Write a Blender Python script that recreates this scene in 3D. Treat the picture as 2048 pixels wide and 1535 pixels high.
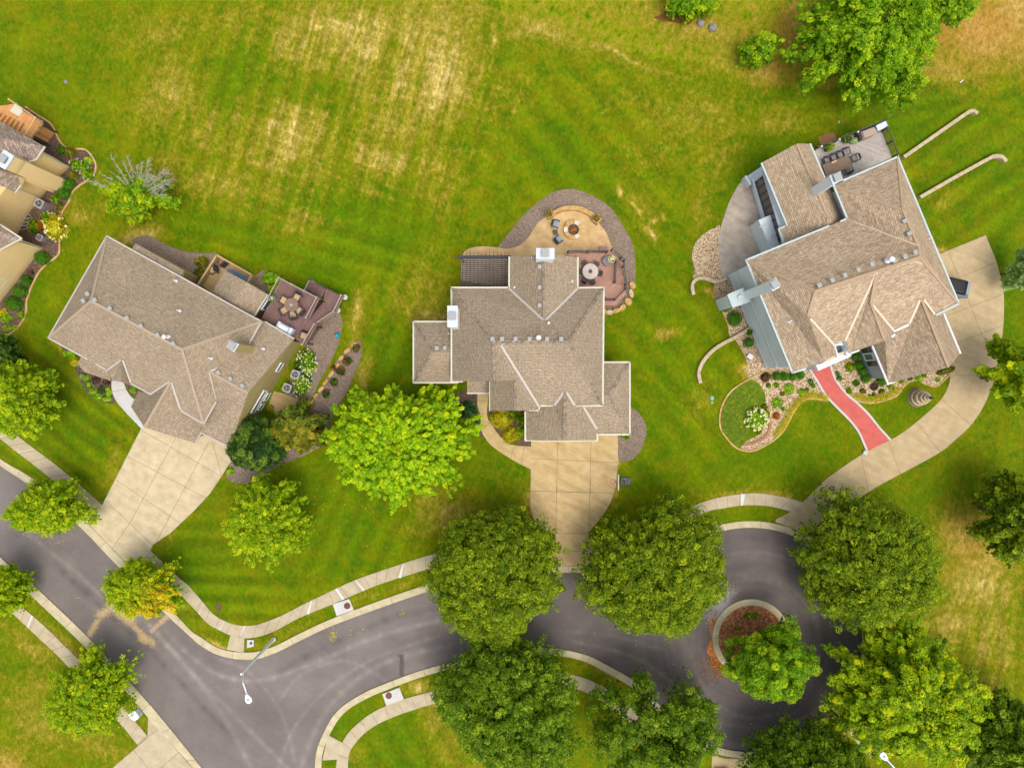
import bpy, bmesh, math, random
import numpy as np
from mathutils import Vector, Matrix
for o in list(bpy.data.objects): bpy.data.objects.remove(o)
sc = bpy.context.scene
col = sc.collection
R = math.radians
# ------------------------------------------------------------ camera, sky, sun
HC = 68.0            # height of the drone over the lawn, metres
PPM = 20.0           # photo pixels per metre on the lawn
cam = bpy.data.objects.new('camera', bpy.data.cameras.new('camera'))
col.objects.link(cam)
cam.location = (0, 0, HC)
cam.rotation_euler = (0, 0, 0)
cam.data.lens = 36.0*HC*PPM/2048.0
cam.data.sensor_width = 36.0
cam.data.clip_end = 2000
sc.camera = cam
SUN_EL, SUN_AZ = 68.0, 148.0      # azimuth clockwise from north (picture top)
w = bpy.data.worlds.new('World'); sc.world = w; w.use_nodes = True
nt = w.node_tree; nt.nodes.clear()
sky = nt.nodes.new('ShaderNodeTexSky'); sky.sky_type = 'NISHITA'; sky.sun_disc = False
sky.sun_elevation = R(SUN_EL); sky.sun_rotation = R(SUN_AZ)
sky.air_density = 1.0; sky.dust_density = 4.0; sky.ozone_density = 0.6
bg = nt.nodes.new('ShaderNodeBackground'); bg.inputs[1].default_value = 0.15
ow = nt.nodes.new('ShaderNodeOutputWorld')
hs = nt.nodes.new('ShaderNodeHueSaturation'); hs.inputs['Saturation'].default_value = .45   # thin even overcast
nt.links.new(sky.outputs[0], hs.inputs['Color']); nt.links.new(hs.outputs[0], bg.inputs[0]); nt.links.new(bg.outputs[0], ow.inputs[0])
sl = bpy.data.lights.new('sun', 'SUN'); sl.energy = .8; sl.angle = R(32); sl.color = (1.0, .93, .82)
so = bpy.data.objects.new('sun', sl); col.objects.link(so)
az, el = R(SUN_AZ), R(SUN_EL)
sd = Vector((math.sin(az)*math.cos(el), math.cos(az)*math.cos(el), math.sin(el)))
so.rotation_euler = sd.to_track_quat('Z', 'Y').to_euler(); so.location = sd*150
sc.view_settings.view_transform = 'Standard'; sc.view_settings.look = 'None'
sc.view_settings.gamma = 1.0; sc.view_settings.use_curve_mapping = False
sc.view_settings.exposure = 0.75
try: sc.render.engine = 'CYCLES'
except Exception: pass
sc.cycles.max_bounces = 6; sc.cycles.diffuse_bounces = 3; sc.cycles.glossy_bounces = 2
sc.cycles.transmission_bounces = 3; sc.cycles.transparent_max_bounces = 4
sc.render.resolution_x = 1024; sc.render.resolution_y = 767

# ------------------------------------------------------------ helpers
GAIN = 1.32
def lin(v):
    v /= 255.0
    return v/12.92 if v <= .04045 else ((v+.055)/1.055)**2.4
def c(r, g, b): return (min(lin(r)/GAIN, .85), min(lin(g)/GAIN, .85), min(lin(b)/GAIN, .85), 1)
def P(px, py, z=0.0):
    """world point at height z that stands over map pixel (px, py) of the drone survey"""
    k = (HC-z)/HC/PPM
    return Vector(((px-1024)*k, (767.5-py)*k, z))
def G2(px, py): return ((px-1024)/PPM, (767.5-py)/PPM)

def tag(o, label=None, cat=None, group=None, kind=None):
    if label: o['label'] = label
    if cat: o['category'] = cat
    if group: o['group'] = group
    if kind: o['kind'] = kind
    return o
def empty(name, loc=(0, 0, 0), label=None, cat=None, group=None, rz=0):
    o = bpy.data.objects.new(name, None); col.objects.link(o); o.location = loc
    o.rotation_euler = (0, 0, rz); o.empty_display_size = .3
    return tag(o, label, cat, group)
def link(name, me, mats, parent=None):
    o = bpy.data.objects.new(name, me); col.objects.link(o)
    if not isinstance(mats, (list, tuple)): mats = [mats]
    for m in mats: me.materials.append(m)
    if parent: o.parent = parent
    return o
def struct(o): o['kind'] = 'structure'; return o

class MB:
    """collects shapes, builds ONE mesh; coordinates are relative to org"""
    def __init__(s, org=(0, 0, 0)): s.v = []; s.f = []; s.m = []; s.org = Vector(org); s.uv = None
    def add(s, vs, fs, mi=0):
        b = len(s.v); s.v += [Vector(p)-s.org for p in vs]
        s.f += [[b+i for i in f] for f in fs]; s.m += [mi]*len(fs)
    def box(s, c_, d, rz=0, mi=0, M=None):
        x, y, z = d[0]/2, d[1]/2, d[2]/2
        vs = [Vector((sx*x, sy*y, sz*z)) for sz in (-1, 1) for sx, sy in ((-1, -1), (1, -1), (1, 1), (-1, 1))]
        Rm = M if M is not None else Matrix.Rotation(rz, 3, 'Z')
        s.add([Rm @ p+Vector(c_) for p in vs], [[3, 2, 1, 0], [4, 5, 6, 7], [0, 1, 5, 4], [1, 2, 6, 5], [2, 3, 7, 6], [3, 0, 4, 7]], mi)
    def bar(s, a, b, wd, h=None, mi=0):
        a, b = Vector(a), Vector(b); d = b-a; L = d.length
        if L < 1e-5: return
        h = h or wd
        z = Vector((0, 0, 1)) if abs(d.normalized().z) < .95 else Vector((1, 0, 0))
        x = d.normalized(); y = z.cross(x).normalized(); z = x.cross(y)
        s.box((a+b)/2, (L, wd, h), mi=mi, M=Matrix((x, y, z)).transposed())
    def tube(s, pts, rs, n=8, mi=0, cap=True):
        pts = [Vector(p) for p in pts]
        if not isinstance(rs, (list, tuple)): rs = [rs]*len(pts)
        vs = []; fs = []
        for i, p in enumerate(pts):
            t = (pts[min(i+1, len(pts)-1)]-pts[max(i-1, 0)])
            t = t.normalized() if t.length > 1e-6 else Vector((0, 0, 1))
            u = t.orthogonal().normalized(); w_ = t.cross(u)
            for k in range(n):
                a = 2*math.pi*k/n
                vs.append(p+(u*math.cos(a)+w_*math.sin(a))*rs[i])
        for i in range(len(pts)-1):
            for k in range(n):
                fs.append([i*n+k, i*n+(k+1) % n, (i+1)*n+(k+1) % n, (i+1)*n+k])
        if cap: fs += [list(range(n))[::-1], [(len(pts)-1)*n+k for k in range(n)]]
        s.add(vs, fs, mi)
    def lathe(s, c_, prof, n=20, mi=0):
        c_ = Vector(c_); vs = []; fs = []
        for r, z in prof:
            for k in range(n):
                a = 2*math.pi*k/n; vs.append(c_+Vector((r*math.cos(a), r*math.sin(a), z)))
        for i in range(len(prof)-1):
            for k in range(n): fs.append([i*n+k, i*n+(k+1) % n, (i+1)*n+(k+1) % n, (i+1)*n+k])
        fs += [list(range(n))[::-1], [(len(prof)-1)*n+k for k in range(n)]]
        s.add(vs, fs, mi)
    def prism(s, pts, z0, z1, mi=0, side=None, bottom=True):
        n = len(pts); pts = [(p[0], p[1]) for p in pts]
        A = sum(pts[i][0]*pts[(i+1) % n][1]-pts[(i+1) % n][0]*pts[i][1] for i in range(n))
        if A < 0: pts = pts[::-1]
        vs = [(x, y, z0) for x, y in pts]+[(x, y, z1) for x, y in pts]
        s.add(vs, [list(range(n, 2*n))]+([list(range(n))[::-1]] if bottom else []), mi)
        s.add(vs, [[i, (i+1) % n, n+(i+1) % n, n+i] for i in range(n)], mi if side is None else side)
    def build(s, name, mats, parent=None, smooth=False):
        me = bpy.data.meshes.new(name)
        me.from_pydata([tuple(v) for v in s.v], [], s.f)
        me.polygons.foreach_set('material_index', s.m)
        if smooth: me.polygons.foreach_set('use_smooth', [True]*len(s.f))
        me.update()
        o = link(name, me, mats, parent)
        if parent is None: o.location = s.org
        return o

def smooth_line(pts, n=6, closed=False):
    pts = [Vector(p[:2]) for p in pts]; N = len(pts); out = []
    rng = range(N if closed else N-1)
    for i in rng:
        g = (lambda k: pts[k % N]) if closed else (lambda k: pts[max(0, min(N-1, k))])
        a, b, c_, d = g(i-1), g(i), g(i+1), g(i+2)
        for t in range(n):
            u = t/n
            out.append(.5*((2*b)+(-a+c_)*u+(2*a-5*b+4*c_-d)*u*u+(-a+3*b-3*c_+d)*u**3))
    if not closed: out.append(pts[-1])
    return [tuple(p) for p in out]
def slab(name, pts, z0, z1, mats, px=True, parent=None, side=None):
    m = MB(); m.prism([G2(*p) if px else p for p in pts], z0, z1, side=side); return m.build(name, mats, parent)
def ribbon_pts(line, wd):
    line = [Vector(p) for p in line]; L = []; Rr = []
    for i, p in enumerate(line):
        t = (line[min(i+1, len(line)-1)]-line[max(i-1, 0)]).normalized(); nrm = Vector((-t.y, t.x))
        L.append(tuple(p+nrm*wd/2)); Rr.append(tuple(p-nrm*wd/2))
    return L, Rr
def strip(m, L, Rr, z0, z1, mi=0):
    """solid band between two edge lines (metres)"""
    n = len(L); vs = [(x, y, z1) for x, y in L]+[(x, y, z1) for x, y in Rr]+[(x, y, z0) for x, y in L]+[(x, y, z0) for x, y in Rr]
    fs = []
    for i in range(n-1):
        fs += [[i, n+i, n+i+1, i+1], [i, i+1, 2*n+i+1, 2*n+i], [n+i+1, n+i, 3*n+i, 3*n+i+1]]
    fs += [[0, 2*n, 3*n, n], [n-1, 2*n-1, 4*n-1, 3*n-1]]
    m.add(vs, fs, mi)
def joint_lines(m, segs, z, wd=.05, mi=1):
    for a, b in segs:
        a, b = Vector(G2(*a)), Vector(G2(*b)); d = (b-a).normalized(); n = Vector((-d.y, d.x))*wd/2
        m.add([(p.x, p.y, z) for p in (a-n, b-n, b+n, a+n)], [[0, 1, 2, 3]], mi)

# ------------------------------------------------------------ materials
def mat(name, base, rough=.8, spec=.3, metal=0.0):
    m = bpy.data.materials.new(name); m.use_nodes = True
    b = m.node_tree.nodes['Principled BSDF']
    b.inputs['Base Color'].default_value = base; b.inputs['Roughness'].default_value = rough
    b.inputs['Specular IOR Level'].default_value = spec; b.inputs['Metallic'].default_value = metal
    return m
class N:
    def __init__(s, m): s.t = m.node_tree; s.b = s.t.nodes['Principled BSDF']; s.m = m
    def n(s, ty, **k):
        x = s.t.nodes.new(ty)
        for a, b in k.items(): setattr(x, a, b)
        return x
    def l(s, a, b): s.t.links.new(a, b)
    def coord(s, kind='Object', scale=(1, 1, 1), rot=(0, 0, 0)):
        tc = s.n('ShaderNodeTexCoord'); mp = s.n('ShaderNodeMapping')
        mp.inputs['Scale'].default_value = scale; mp.inputs['Rotation'].default_value = rot
        s.l(tc.outputs[kind], mp.inputs[0]); return mp.outputs[0]
    def world(s, scale=(1, 1, 1), rot=(0, 0, 0)):
        tc = s.n('ShaderNodeNewGeometry'); mp = s.n('ShaderNodeMapping')
        mp.inputs['Rotation'].default_value = rot
        m2 = s.n('ShaderNodeMapping'); m2.inputs['Scale'].default_value = scale
        s.l(tc.outputs['Position'], mp.inputs[0]); s.l(mp.outputs[0], m2.inputs[0]); return m2.outputs[0]
    def noise(s, v, scale, detail=4, rough=.6):
        x = s.n('ShaderNodeTexNoise'); x.inputs['Scale'].default_value = scale
        x.inputs['Detail'].default_value = detail; x.inputs['Roughness'].default_value = rough
        if v is not None: s.l(v, x.inputs['Vector'])
        return x.outputs['Fac']
    def ramp(s, f, stops):
        x = s.n('ShaderNodeValToRGB'); e = x.color_ramp.elements
        while len(e) < len(stops): e.new(.5)
        for i, (p, cc) in enumerate(stops):
            e[i].position = p; e[i].color = cc if len(cc) == 4 else (*cc, 1)
        s.l(f, x.inputs[0]); return x.outputs[0]
    def mix(s, f, a, b, mode='MIX'):
        x = s.n('ShaderNodeMix', data_type='RGBA', blend_type=mode)
        for sock, v in ((x.inputs[0], f), (x.inputs[6], a), (x.inputs[7], b)):
            if hasattr(v, 'links'): s.l(v, sock)
            else: sock.default_value = v
        return x.outputs[2]
    def math(s, op, a, b=0.0, clamp=False):
        x = s.n('ShaderNodeMath', operation=op); x.use_clamp = clamp
        for i, v in enumerate((a, b)):
            if hasattr(v, 'links'): s.l(v, x.inputs[i])
            else: x.inputs[i].default_value = v
        return x.outputs[0]
    def attr(s, name):
        x = s.n('ShaderNodeAttribute'); x.attribute_name = name; return x.outputs['Fac']
    def color(s, o): s.l(o, s.b.inputs['Base Color']); return s
    def bump(s, h, st=.5, dist=.02):
        x = s.n('ShaderNodeBump'); x.inputs['Strength'].default_value = st; x.inputs['Distance'].default_value = dist
        s.l(h, x.inputs['Height']); s.l(x.outputs[0], s.b.inputs['Normal']); return s
def sc_(k, col_): return (col_[0]*k, col_[1]*k, col_[2]*k, 1)

def speckle(name, stops, scale, rough=.9, bumpd=.02, detail=5, var=.18, vs=.35):
    m = mat(name, stops[0][1], rough); n = N(m); v = n.world()
    f = n.noise(v, scale, detail, .75)
    col0 = n.ramp(f, stops)
    g = n.noise(v, vs, 5, .6)
    sh = n.ramp(g, [(.3, (1-var, 1-var, 1-var)), (.7, (1+var*.6, 1+var*.6, 1+var*.6))])
    n.color(n.mix(1.0, col0, sh, 'MULTIPLY')); n.bump(f, .6, bumpd)
    return m
def concrete(name, a, b, stain=None, var=.12):
    m = mat(name, a, .85); n = N(m); v = n.world()
    f = n.noise(v, 1.1, 8, .62); f2 = n.noise(v, 14, 4, .7); f3 = n.noise(n.world((.35, 1.6, 1), (0, 0, .5)), 1.0, 6, .6)
    col0 = n.ramp(f, [(.32, a), (.68, b)])
    fine = n.ramp(f2, [(.3, (.88, .88, .88)), (.7, (1.08, 1.08, 1.08))])
    col0 = n.mix(1.0, col0, fine, 'MULTIPLY')
    st = n.ramp(f3, [(.35, (1-var*1.6, 1-var*1.7, 1-var*2.0)), (.55, (1, 1, 1))])
    col0 = n.mix(1.0, col0, st, 'MULTIPLY')
    n.color(col0); n.bump(f2, .3, .005); return m

def shingle(name, c1, c2, mortar, row=.15, wd=.30, big=.1):
    m = mat(name, c1, .95, .1); n = N(m)
    tc = n.n('ShaderNodeTexCoord'); uv = tc.outputs['UV']
    b = n.n('ShaderNodeTexBrick'); b.offset = .37; b.offset_frequency = 2; b.squash = 1
    for k, v in (('Color1', c1), ('Color2', c2), ('Mortar', mortar), ('Scale', 1.0), ('Mortar Size', .018), ('Mortar Smooth', .4), ('Bias', 0.0), ('Brick Width', wd), ('Row Height', row)):
        b.inputs[k].default_value = v
    n.l(uv, b.inputs['Vector'])
    mp = n.n('ShaderNodeMapping'); mp.inputs['Scale'].default_value = (3.2, 7.0, 1); n.l(uv, mp.inputs[0])
    nz = n.noise(mp.outputs[0], 1.0, 3, .8)
    v2 = n.ramp(nz, [(.38, (.80, .77, .74)), (.5, (1, 1, 1)), (.64, (1.32, 1.30, 1.26))])
    col0 = n.mix(.9, b.outputs['Color'], v2, 'MULTIPLY')
    bigv = n.noise(n.world(), .35, 4, .6)
    col0 = n.mix(1.0, col0, n.ramp(bigv, [(.3, (1-big, 1-big, 1-big)), (.7, (1+big*.5,)*3)]), 'MULTIPLY')
    n.color(col0); n.bump(b.outputs['Fac'], -.5, .02)
    return m
def boards(name, a, b, wd=.14, axis=0, ang=0, gap=.6, var=.5):
    """deck boards; lines run perpendicular to local axis"""
    m = mat(name, a, .75); n = N(m); v = n.world((1, 1, 1), (0, 0, ang))
    sx = n.n('ShaderNodeSeparateXYZ'); n.l(v, sx.inputs[0])
    q = n.math('DIVIDE', sx.outputs[axis], wd)
    fr = n.math('FRACT', q); fl = n.math('FLOOR', q)
    wn = n.n('ShaderNodeTexWhiteNoise', noise_dimensions='1D'); n.l(fl, wn.inputs['W'])
    colb = n.mix(n.math('MULTIPLY', wn.outputs['Value'], var), a, b)
    g = n.ramp(fr, [(.0, (1-gap,)*3), (.14, (1, 1, 1)), (.9, (1, 1, 1)), (1.0, (1-gap,)*3)])
    nz = n.noise(v, 3, 4, .6)
    colb = n.mix(1.0, colb, n.ramp(nz, [(.3, (.85,)*3), (.7, (1.1,)*3)]), 'MULTIPLY')
    n.color(n.mix(1.0, colb, g, 'MULTIPLY')); return m
def siding(name, a, step=.2, var=.1):
    """horizontal lap siding: lines by height"""
    m = mat(name, a, .6); n = N(m); v = n.world()
    sx = n.n('ShaderNodeSeparateXYZ'); n.l(v, sx.inputs[0])
    fr = n.math('FRACT', n.math('DIVIDE', sx.outputs[2], step))
    g = n.ramp(fr, [(.0, (.72,)*3), (.12, (1, 1, 1)), (1.0, (1.02,)*3)])
    nz = n.noise(v, .6, 4, .6)
    k = n.mix(1.0, a, n.ramp(nz, [(.3, (1-var,)*3), (.7, (1+var*.5,)*3)]), 'MULTIPLY')
    n.color(n.mix(1.0, k, g, 'MULTIPLY')); return m
LEAF = 2.3
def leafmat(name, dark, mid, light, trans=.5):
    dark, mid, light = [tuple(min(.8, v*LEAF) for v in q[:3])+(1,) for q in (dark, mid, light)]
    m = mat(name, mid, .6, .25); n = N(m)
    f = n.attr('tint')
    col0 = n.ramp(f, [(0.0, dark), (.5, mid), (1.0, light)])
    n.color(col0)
    tr = n.n('ShaderNodeBsdfTranslucent'); n.l(col0, tr.inputs[0])
    ms = n.n('ShaderNodeMixShader'); ms.inputs[0].default_value = trans
    out = n.t.nodes['Material Output']
    n.l(n.b.outputs[0], ms.inputs[1]); n.l(tr.outputs[0], ms.inputs[2]); n.l(ms.outputs[0], out.inputs[0])
    return m

M = {}
M['mulch'] = speckle('mulch', [(.34, c(106, 88, 74)), (.5, c(138, 119, 103)), (.66, c(184, 164, 144))], 9, var=.16)
M['mulch_dark'] = speckle('dark mulch', [(.34, c(62, 48, 42)), (.52, c(106, 84, 72)), (.68, c(160, 134, 116))], 8)
M['mulch_grey'] = speckle('grey mulch', [(.32, c(70, 64, 64)), (.55, c(122, 112, 108)), (.72, c(168, 150, 140))], 12)
M['mulch_red'] = speckle('red mulch', [(.36, c(110, 66, 48)), (.5, c(168, 108, 72)), (.62, c(230, 158, 92))], 5)
M['gravel'] = speckle('river gravel', [(.36, c(108, 84, 58)), (.5, c(190, 160, 122)), (.62, c(236, 216, 184))], 7, bumpd=.05, detail=3, var=.06)
M['conc'] = concrete('driveway concrete', c(204, 174, 120), c(222, 194, 142))
M['conc_pale'] = concrete('pale driveway concrete', c(204, 184, 146), c(226, 208, 172), var=.06)
M['conc_side'] = concrete('pavement concrete', c(190, 174, 142), c(208, 192, 160), var=.06)
M['conc_kerb'] = concrete('kerb concrete', c(198, 184, 146), c(220, 206, 170), var=.08)
M['conc_white'] = concrete('fresh white concrete', c(206, 204, 200), c(218, 216, 212), var=.03)
M['conc_grey'] = concrete('stamped patio concrete', c(174, 161, 144), c(204, 190, 172), var=.1)
M['conc_right'] = concrete('tan driveway concrete', c(192, 168, 126), c(210, 186, 144), var=.08)
M['patch'] = mat('white joint filler', c(222, 222, 222), .7)
M['joint'] = mat('joint', c(140, 124, 98), .9)
M['joint_dark'] = mat('dark joint', c(128, 110, 84), .9)
M['redwalk'] = concrete('red rubber walkway', c(206, 98, 88), c(222, 114, 104), var=.04)
M['white'] = mat('white trim', c(236, 238, 242), .5)
M['cream'] = mat('cream gutter', c(216, 212, 190), .5)
M['teal_gutter'] = mat('pale blue gutter', c(196, 212, 212), .5)
M['flash'] = mat('cream flashing', c(226, 208, 180), .6)
M['flash_grey'] = mat('grey flashing', c(198, 190, 180), .6)
M['vent'] = mat('galvanised vent', c(168, 170, 166), .5)
M['ridgeL'] = mat('light ridge caps', c(180, 161, 138), .95, .1)
M['ridgeC'] = speckle('dark ridge caps', [(.42, c(124, 110, 92)), (.58, c(168, 152, 130))], 3.0)
M['ridgeR'] = mat('brown ridge caps', c(184, 158, 128), .95, .1)
M['pipe'] = mat('bright vent cap', c(240, 242, 246), .35)
M['capmetal'] = mat('chimney cap', c(214, 222, 232), .4)
M['darkmetal'] = mat('dark metal', c(64, 64, 70), .45, .5)
M['rail'] = mat('railing', c(76, 70, 74), .5)
M['rail_pale'] = mat('pale railing', c(176, 156, 140), .6)
M['galv'] = mat('galvanised steel', c(240, 242, 244), .7, .2)
M['glass'] = mat('window glass', c(92, 120, 112), .1, .6)
M['glassdark'] = mat('dark glass', c(58, 62, 66), .1, .6)
M['bark'] = speckle('bark', [(.3, c(70, 58, 48)), (.7, c(130, 112, 95))], 6)
M['deadwood'] = mat('dead branch wood', c(186, 180, 160), .9)
M['stone'] = speckle('yellow limestone', [(.3, c(166, 122, 66)), (.5, c(204, 164, 98)), (.7, c(230, 200, 146))], 2.2, var=.1)
M['stone_pale'] = speckle('pale limestone', [(.3, c(206, 190, 160)), (.7, c(236, 226, 206))], 3, var=.08)
M['stone_grey'] = speckle('tan block stone', [(.3, c(178, 156, 122)), (.7, c(226, 206, 168))], 3, var=.1)
M['patio'] = concrete('buff stamped patio', c(202, 164, 108), c(228, 196, 144), var=.1)
M['shingleL'] = shingle('taupe shingles', c(186, 168, 143), c(164, 147, 123), c(130, 114, 95))
M['shingleC'] = shingle('warm grey shingles', c(183, 166, 142), c(166, 149, 125), c(128, 112, 92))
M['shingleR'] = shingle('brown blend shingles', c(205, 184, 154), c(174, 151, 125), c(144, 123, 103), wd=.42, row=.17)
M['shingleF'] = shingle('mixed grey brown shingles', c(190, 174, 158), c(150, 128, 114), c(112, 100, 90), wd=.34)
M['wallL'] = siding('olive tan siding', c(186, 168, 112))
M['wallC'] = siding('grey beige siding', c(168, 158, 138))
M['wallR'] = siding('pale blue grey siding', c(226, 236, 240))
M['wallR2'] = siding('slate grey siding', c(168, 176, 182))
M['wallF'] = siding('golden tan stucco', c(255, 222, 160), step=6, var=.06)
M['deckL'] = boards('plum brown deck boards', c(128, 98, 92), c(152, 120, 112), .15, 0, R(30))
M['deckC'] = boards('pinkish brown deck boards', c(180, 136, 116), c(204, 160, 138), .15, 0, R(42), gap=.45)
M['deckR'] = boards('light grey deck boards', c(178, 168, 156), c(204, 194, 182), .15, 0, R(-70), gap=.35)
M['deckF'] = boards('orange cedar boards', c(214, 150, 88), c(236, 182, 122), .15, 0, R(30), gap=.4)
M['terra'] = mat('orange clay pot', c(214, 84, 40), .7)
M['potdark'] = mat('dark pot', c(58, 54, 62), .5)
M['potwhite'] = mat('white pot', c(220, 214, 200), .6)
M['cushion'] = speckle('tan sling fabric', [(.3, c(196, 160, 112)), (.7, c(220, 188, 140))], 8)
M['tabletop'] = speckle('brown table top', [(.3, c(120, 98, 84)), (.7, c(148, 124, 106))], 5)
M['tablepale'] = speckle('pale table top', [(.3, c(188, 172, 160)), (.7, c(224, 210, 198))], 5)
M['blue'] = mat('blue cover', c(84, 116, 146), .5)
M['bluegrey'] = mat('blue grey sling', c(150, 164, 182), .6)
M['black'] = mat('black plastic', c(34, 34, 38), .5)
M['teal'] = mat('teal valve lid', c(120, 196, 170), .6)
M['rust'] = speckle('rusty iron', [(.3, c(90, 56, 42)), (.7, c(150, 104, 80))], 9)
M['cyan'] = mat('blue rubber ball', c(20, 168, 196), .4)
M['brickpave'] = speckle('brick pavers', [(.3, c(150, 96, 66)), (.7, c(200, 150, 108))], 6)
M['carpaint'] = mat('dark blue grey car paint', c(112, 122, 148), .3, .5)
M['carwhite'] = mat('white car paint', c(230, 230, 232), .25, .6)
M['fire'] = speckle('fire pit logs', [(.35, c(60, 36, 22)), (.5, c(180, 96, 30)), (.65, c(236, 170, 70))], 9)
M['rock'] = speckle('grey rock', [(.3, c(110, 104, 104)), (.7, c(168, 160, 158))], 6)
M['concfloor'] = concrete('porch concrete', c(190, 160, 110), c(206, 178, 128))
M['chase'] = siding('white chimney siding', c(244, 248, 250), step=.18, var=.03)
M['olivewall'] = M['wallL']
# foliage palettes
LM = {
 'oak': leafmat('olive oak leaves', c(40, 62, 0), c(94, 117, 2), c(166, 172, 26)),
 'oak2': leafmat('deep green oak leaves', c(36, 62, 2), c(84, 113, 5), c(152, 167, 36)),
 'lime': leafmat('lime maple leaves', c(70, 104, 0), c(126, 160, 0), c(188, 204, 14), .45),
 'yellow': leafmat('yellow green maple leaves', c(56, 88, 0), c(120, 146, 0), c(202, 200, 4), .45),
 'green': leafmat('mid green leaves', c(44, 82, 0), c(98, 136, 2), c(168, 184, 20)),
 'maple': leafmat('young maple leaves', c(64, 96, 0), c(124, 150, 2), c(198, 202, 16), .5),
 'orange': leafmat('turning orange leaves', c(120, 96, 4), c(192, 150, 8), c(226, 176, 20), .4),
 'dark': leafmat('dark evergreen leaves', c(20, 48, 16), c(56, 88, 24), c(112, 132, 40)),
 'olive': leafmat('olive shrub leaves', c(52, 60, 6), c(104, 108, 16), c(156, 144, 40)),
 'box': leafmat('boxwood leaves', c(24, 62, 4), c(64, 112, 8), c(104, 152, 16)),
 'ylw': leafmat('golden shrub leaves', c(110, 108, 4), c(176, 166, 16), c(222, 208, 50)),
 'hosta': leafmat('bright hosta leaves', c(60, 100, 4), c(128, 170, 16), c(190, 214, 60)),
 'blue': leafmat('blue green leaves', c(24, 68, 40), c(70, 116, 62), c(130, 158, 80)),
 'silver': leafmat('silvery green leaves', c(86, 118, 50), c(124, 150, 84), c(168, 186, 120)),
 'brown': leafmat('withered brown leaves', c(60, 44, 32), c(92, 72, 50), c(134, 108, 60)),
 'purple': leafmat('purple leaves', c(50, 34, 34), c(86, 62, 60), c(120, 96, 80)),
 'rust': leafmat('rusty orange leaves', c(96, 50, 12), c(160, 90, 20), c(196, 126, 40)),
 'bloom': mat('white blooms', c(246, 244, 214), .7),
 'cream': mat('cream blooms', c(236, 232, 168), .7),
 'pink': mat('pink blooms', c(228, 190, 210), .7),
 'red': mat('red rose blooms', c(206, 66, 58), .7),
}
# ------------------------------------------------------------ numeric noise for lawn and road maps
def vnoise(x, y, s, seed, oct_=3):
    out = 0; amp = 1; tot = 0
    for k in range(oct_):
        rs = np.random.RandomState(seed*17+k*101); T = rs.rand(64, 64)
        u = x/s*(2**k); v = y/s*(2**k); i = np.floor(u).astype(int); j = np.floor(v).astype(int)
        fu = u-i; fv = v-j; fu = fu*fu*(3-2*fu); fv = fv*fv*(3-2*fv)
        g = lambda a, b: T[a % 64, b % 64]
        out = out+amp*((g(i, j)*(1-fu)+g(i+1, j)*fu)*(1-fv)+(g(i, j+1)*(1-fu)+g(i+1, j+1)*fu)*fv)
        tot += amp; amp *= .5
    return out/tot
def ell(X, Y, px, py, rx, ry, ang=0, p=1.0):
    a = R(ang); dx = X-px; dy = Y-py
    u = (dx*math.cos(a)+dy*math.sin(a))/rx; v = (-dx*math.sin(a)+dy*math.cos(a))/ry
    return np.exp(-(u*u+v*v)**p)
def inside(X, Y, poly):
    r = np.zeros(X.shape, bool); n = len(poly)
    for i in range(n):
        x0, y0 = poly[i]; x1, y1 = poly[(i+1) % n]
        if y0 == y1: continue
        cnd = ((y0 > Y) != (y1 > Y)) & (X < (x1-x0)*(Y-y0)/(y1-y0)+x0)
        r ^= cnd
    return r
def segdist(X, Y, a, b):
    ax, ay = a; bx, by = b; dx, dy = bx-ax, by-ay
    t = np.clip(((X-ax)*dx+(Y-ay)*dy)/(dx*dx+dy*dy), 0, 1)
    return np.hypot(X-ax-t*dx, Y-ay-t*dy)

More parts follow.
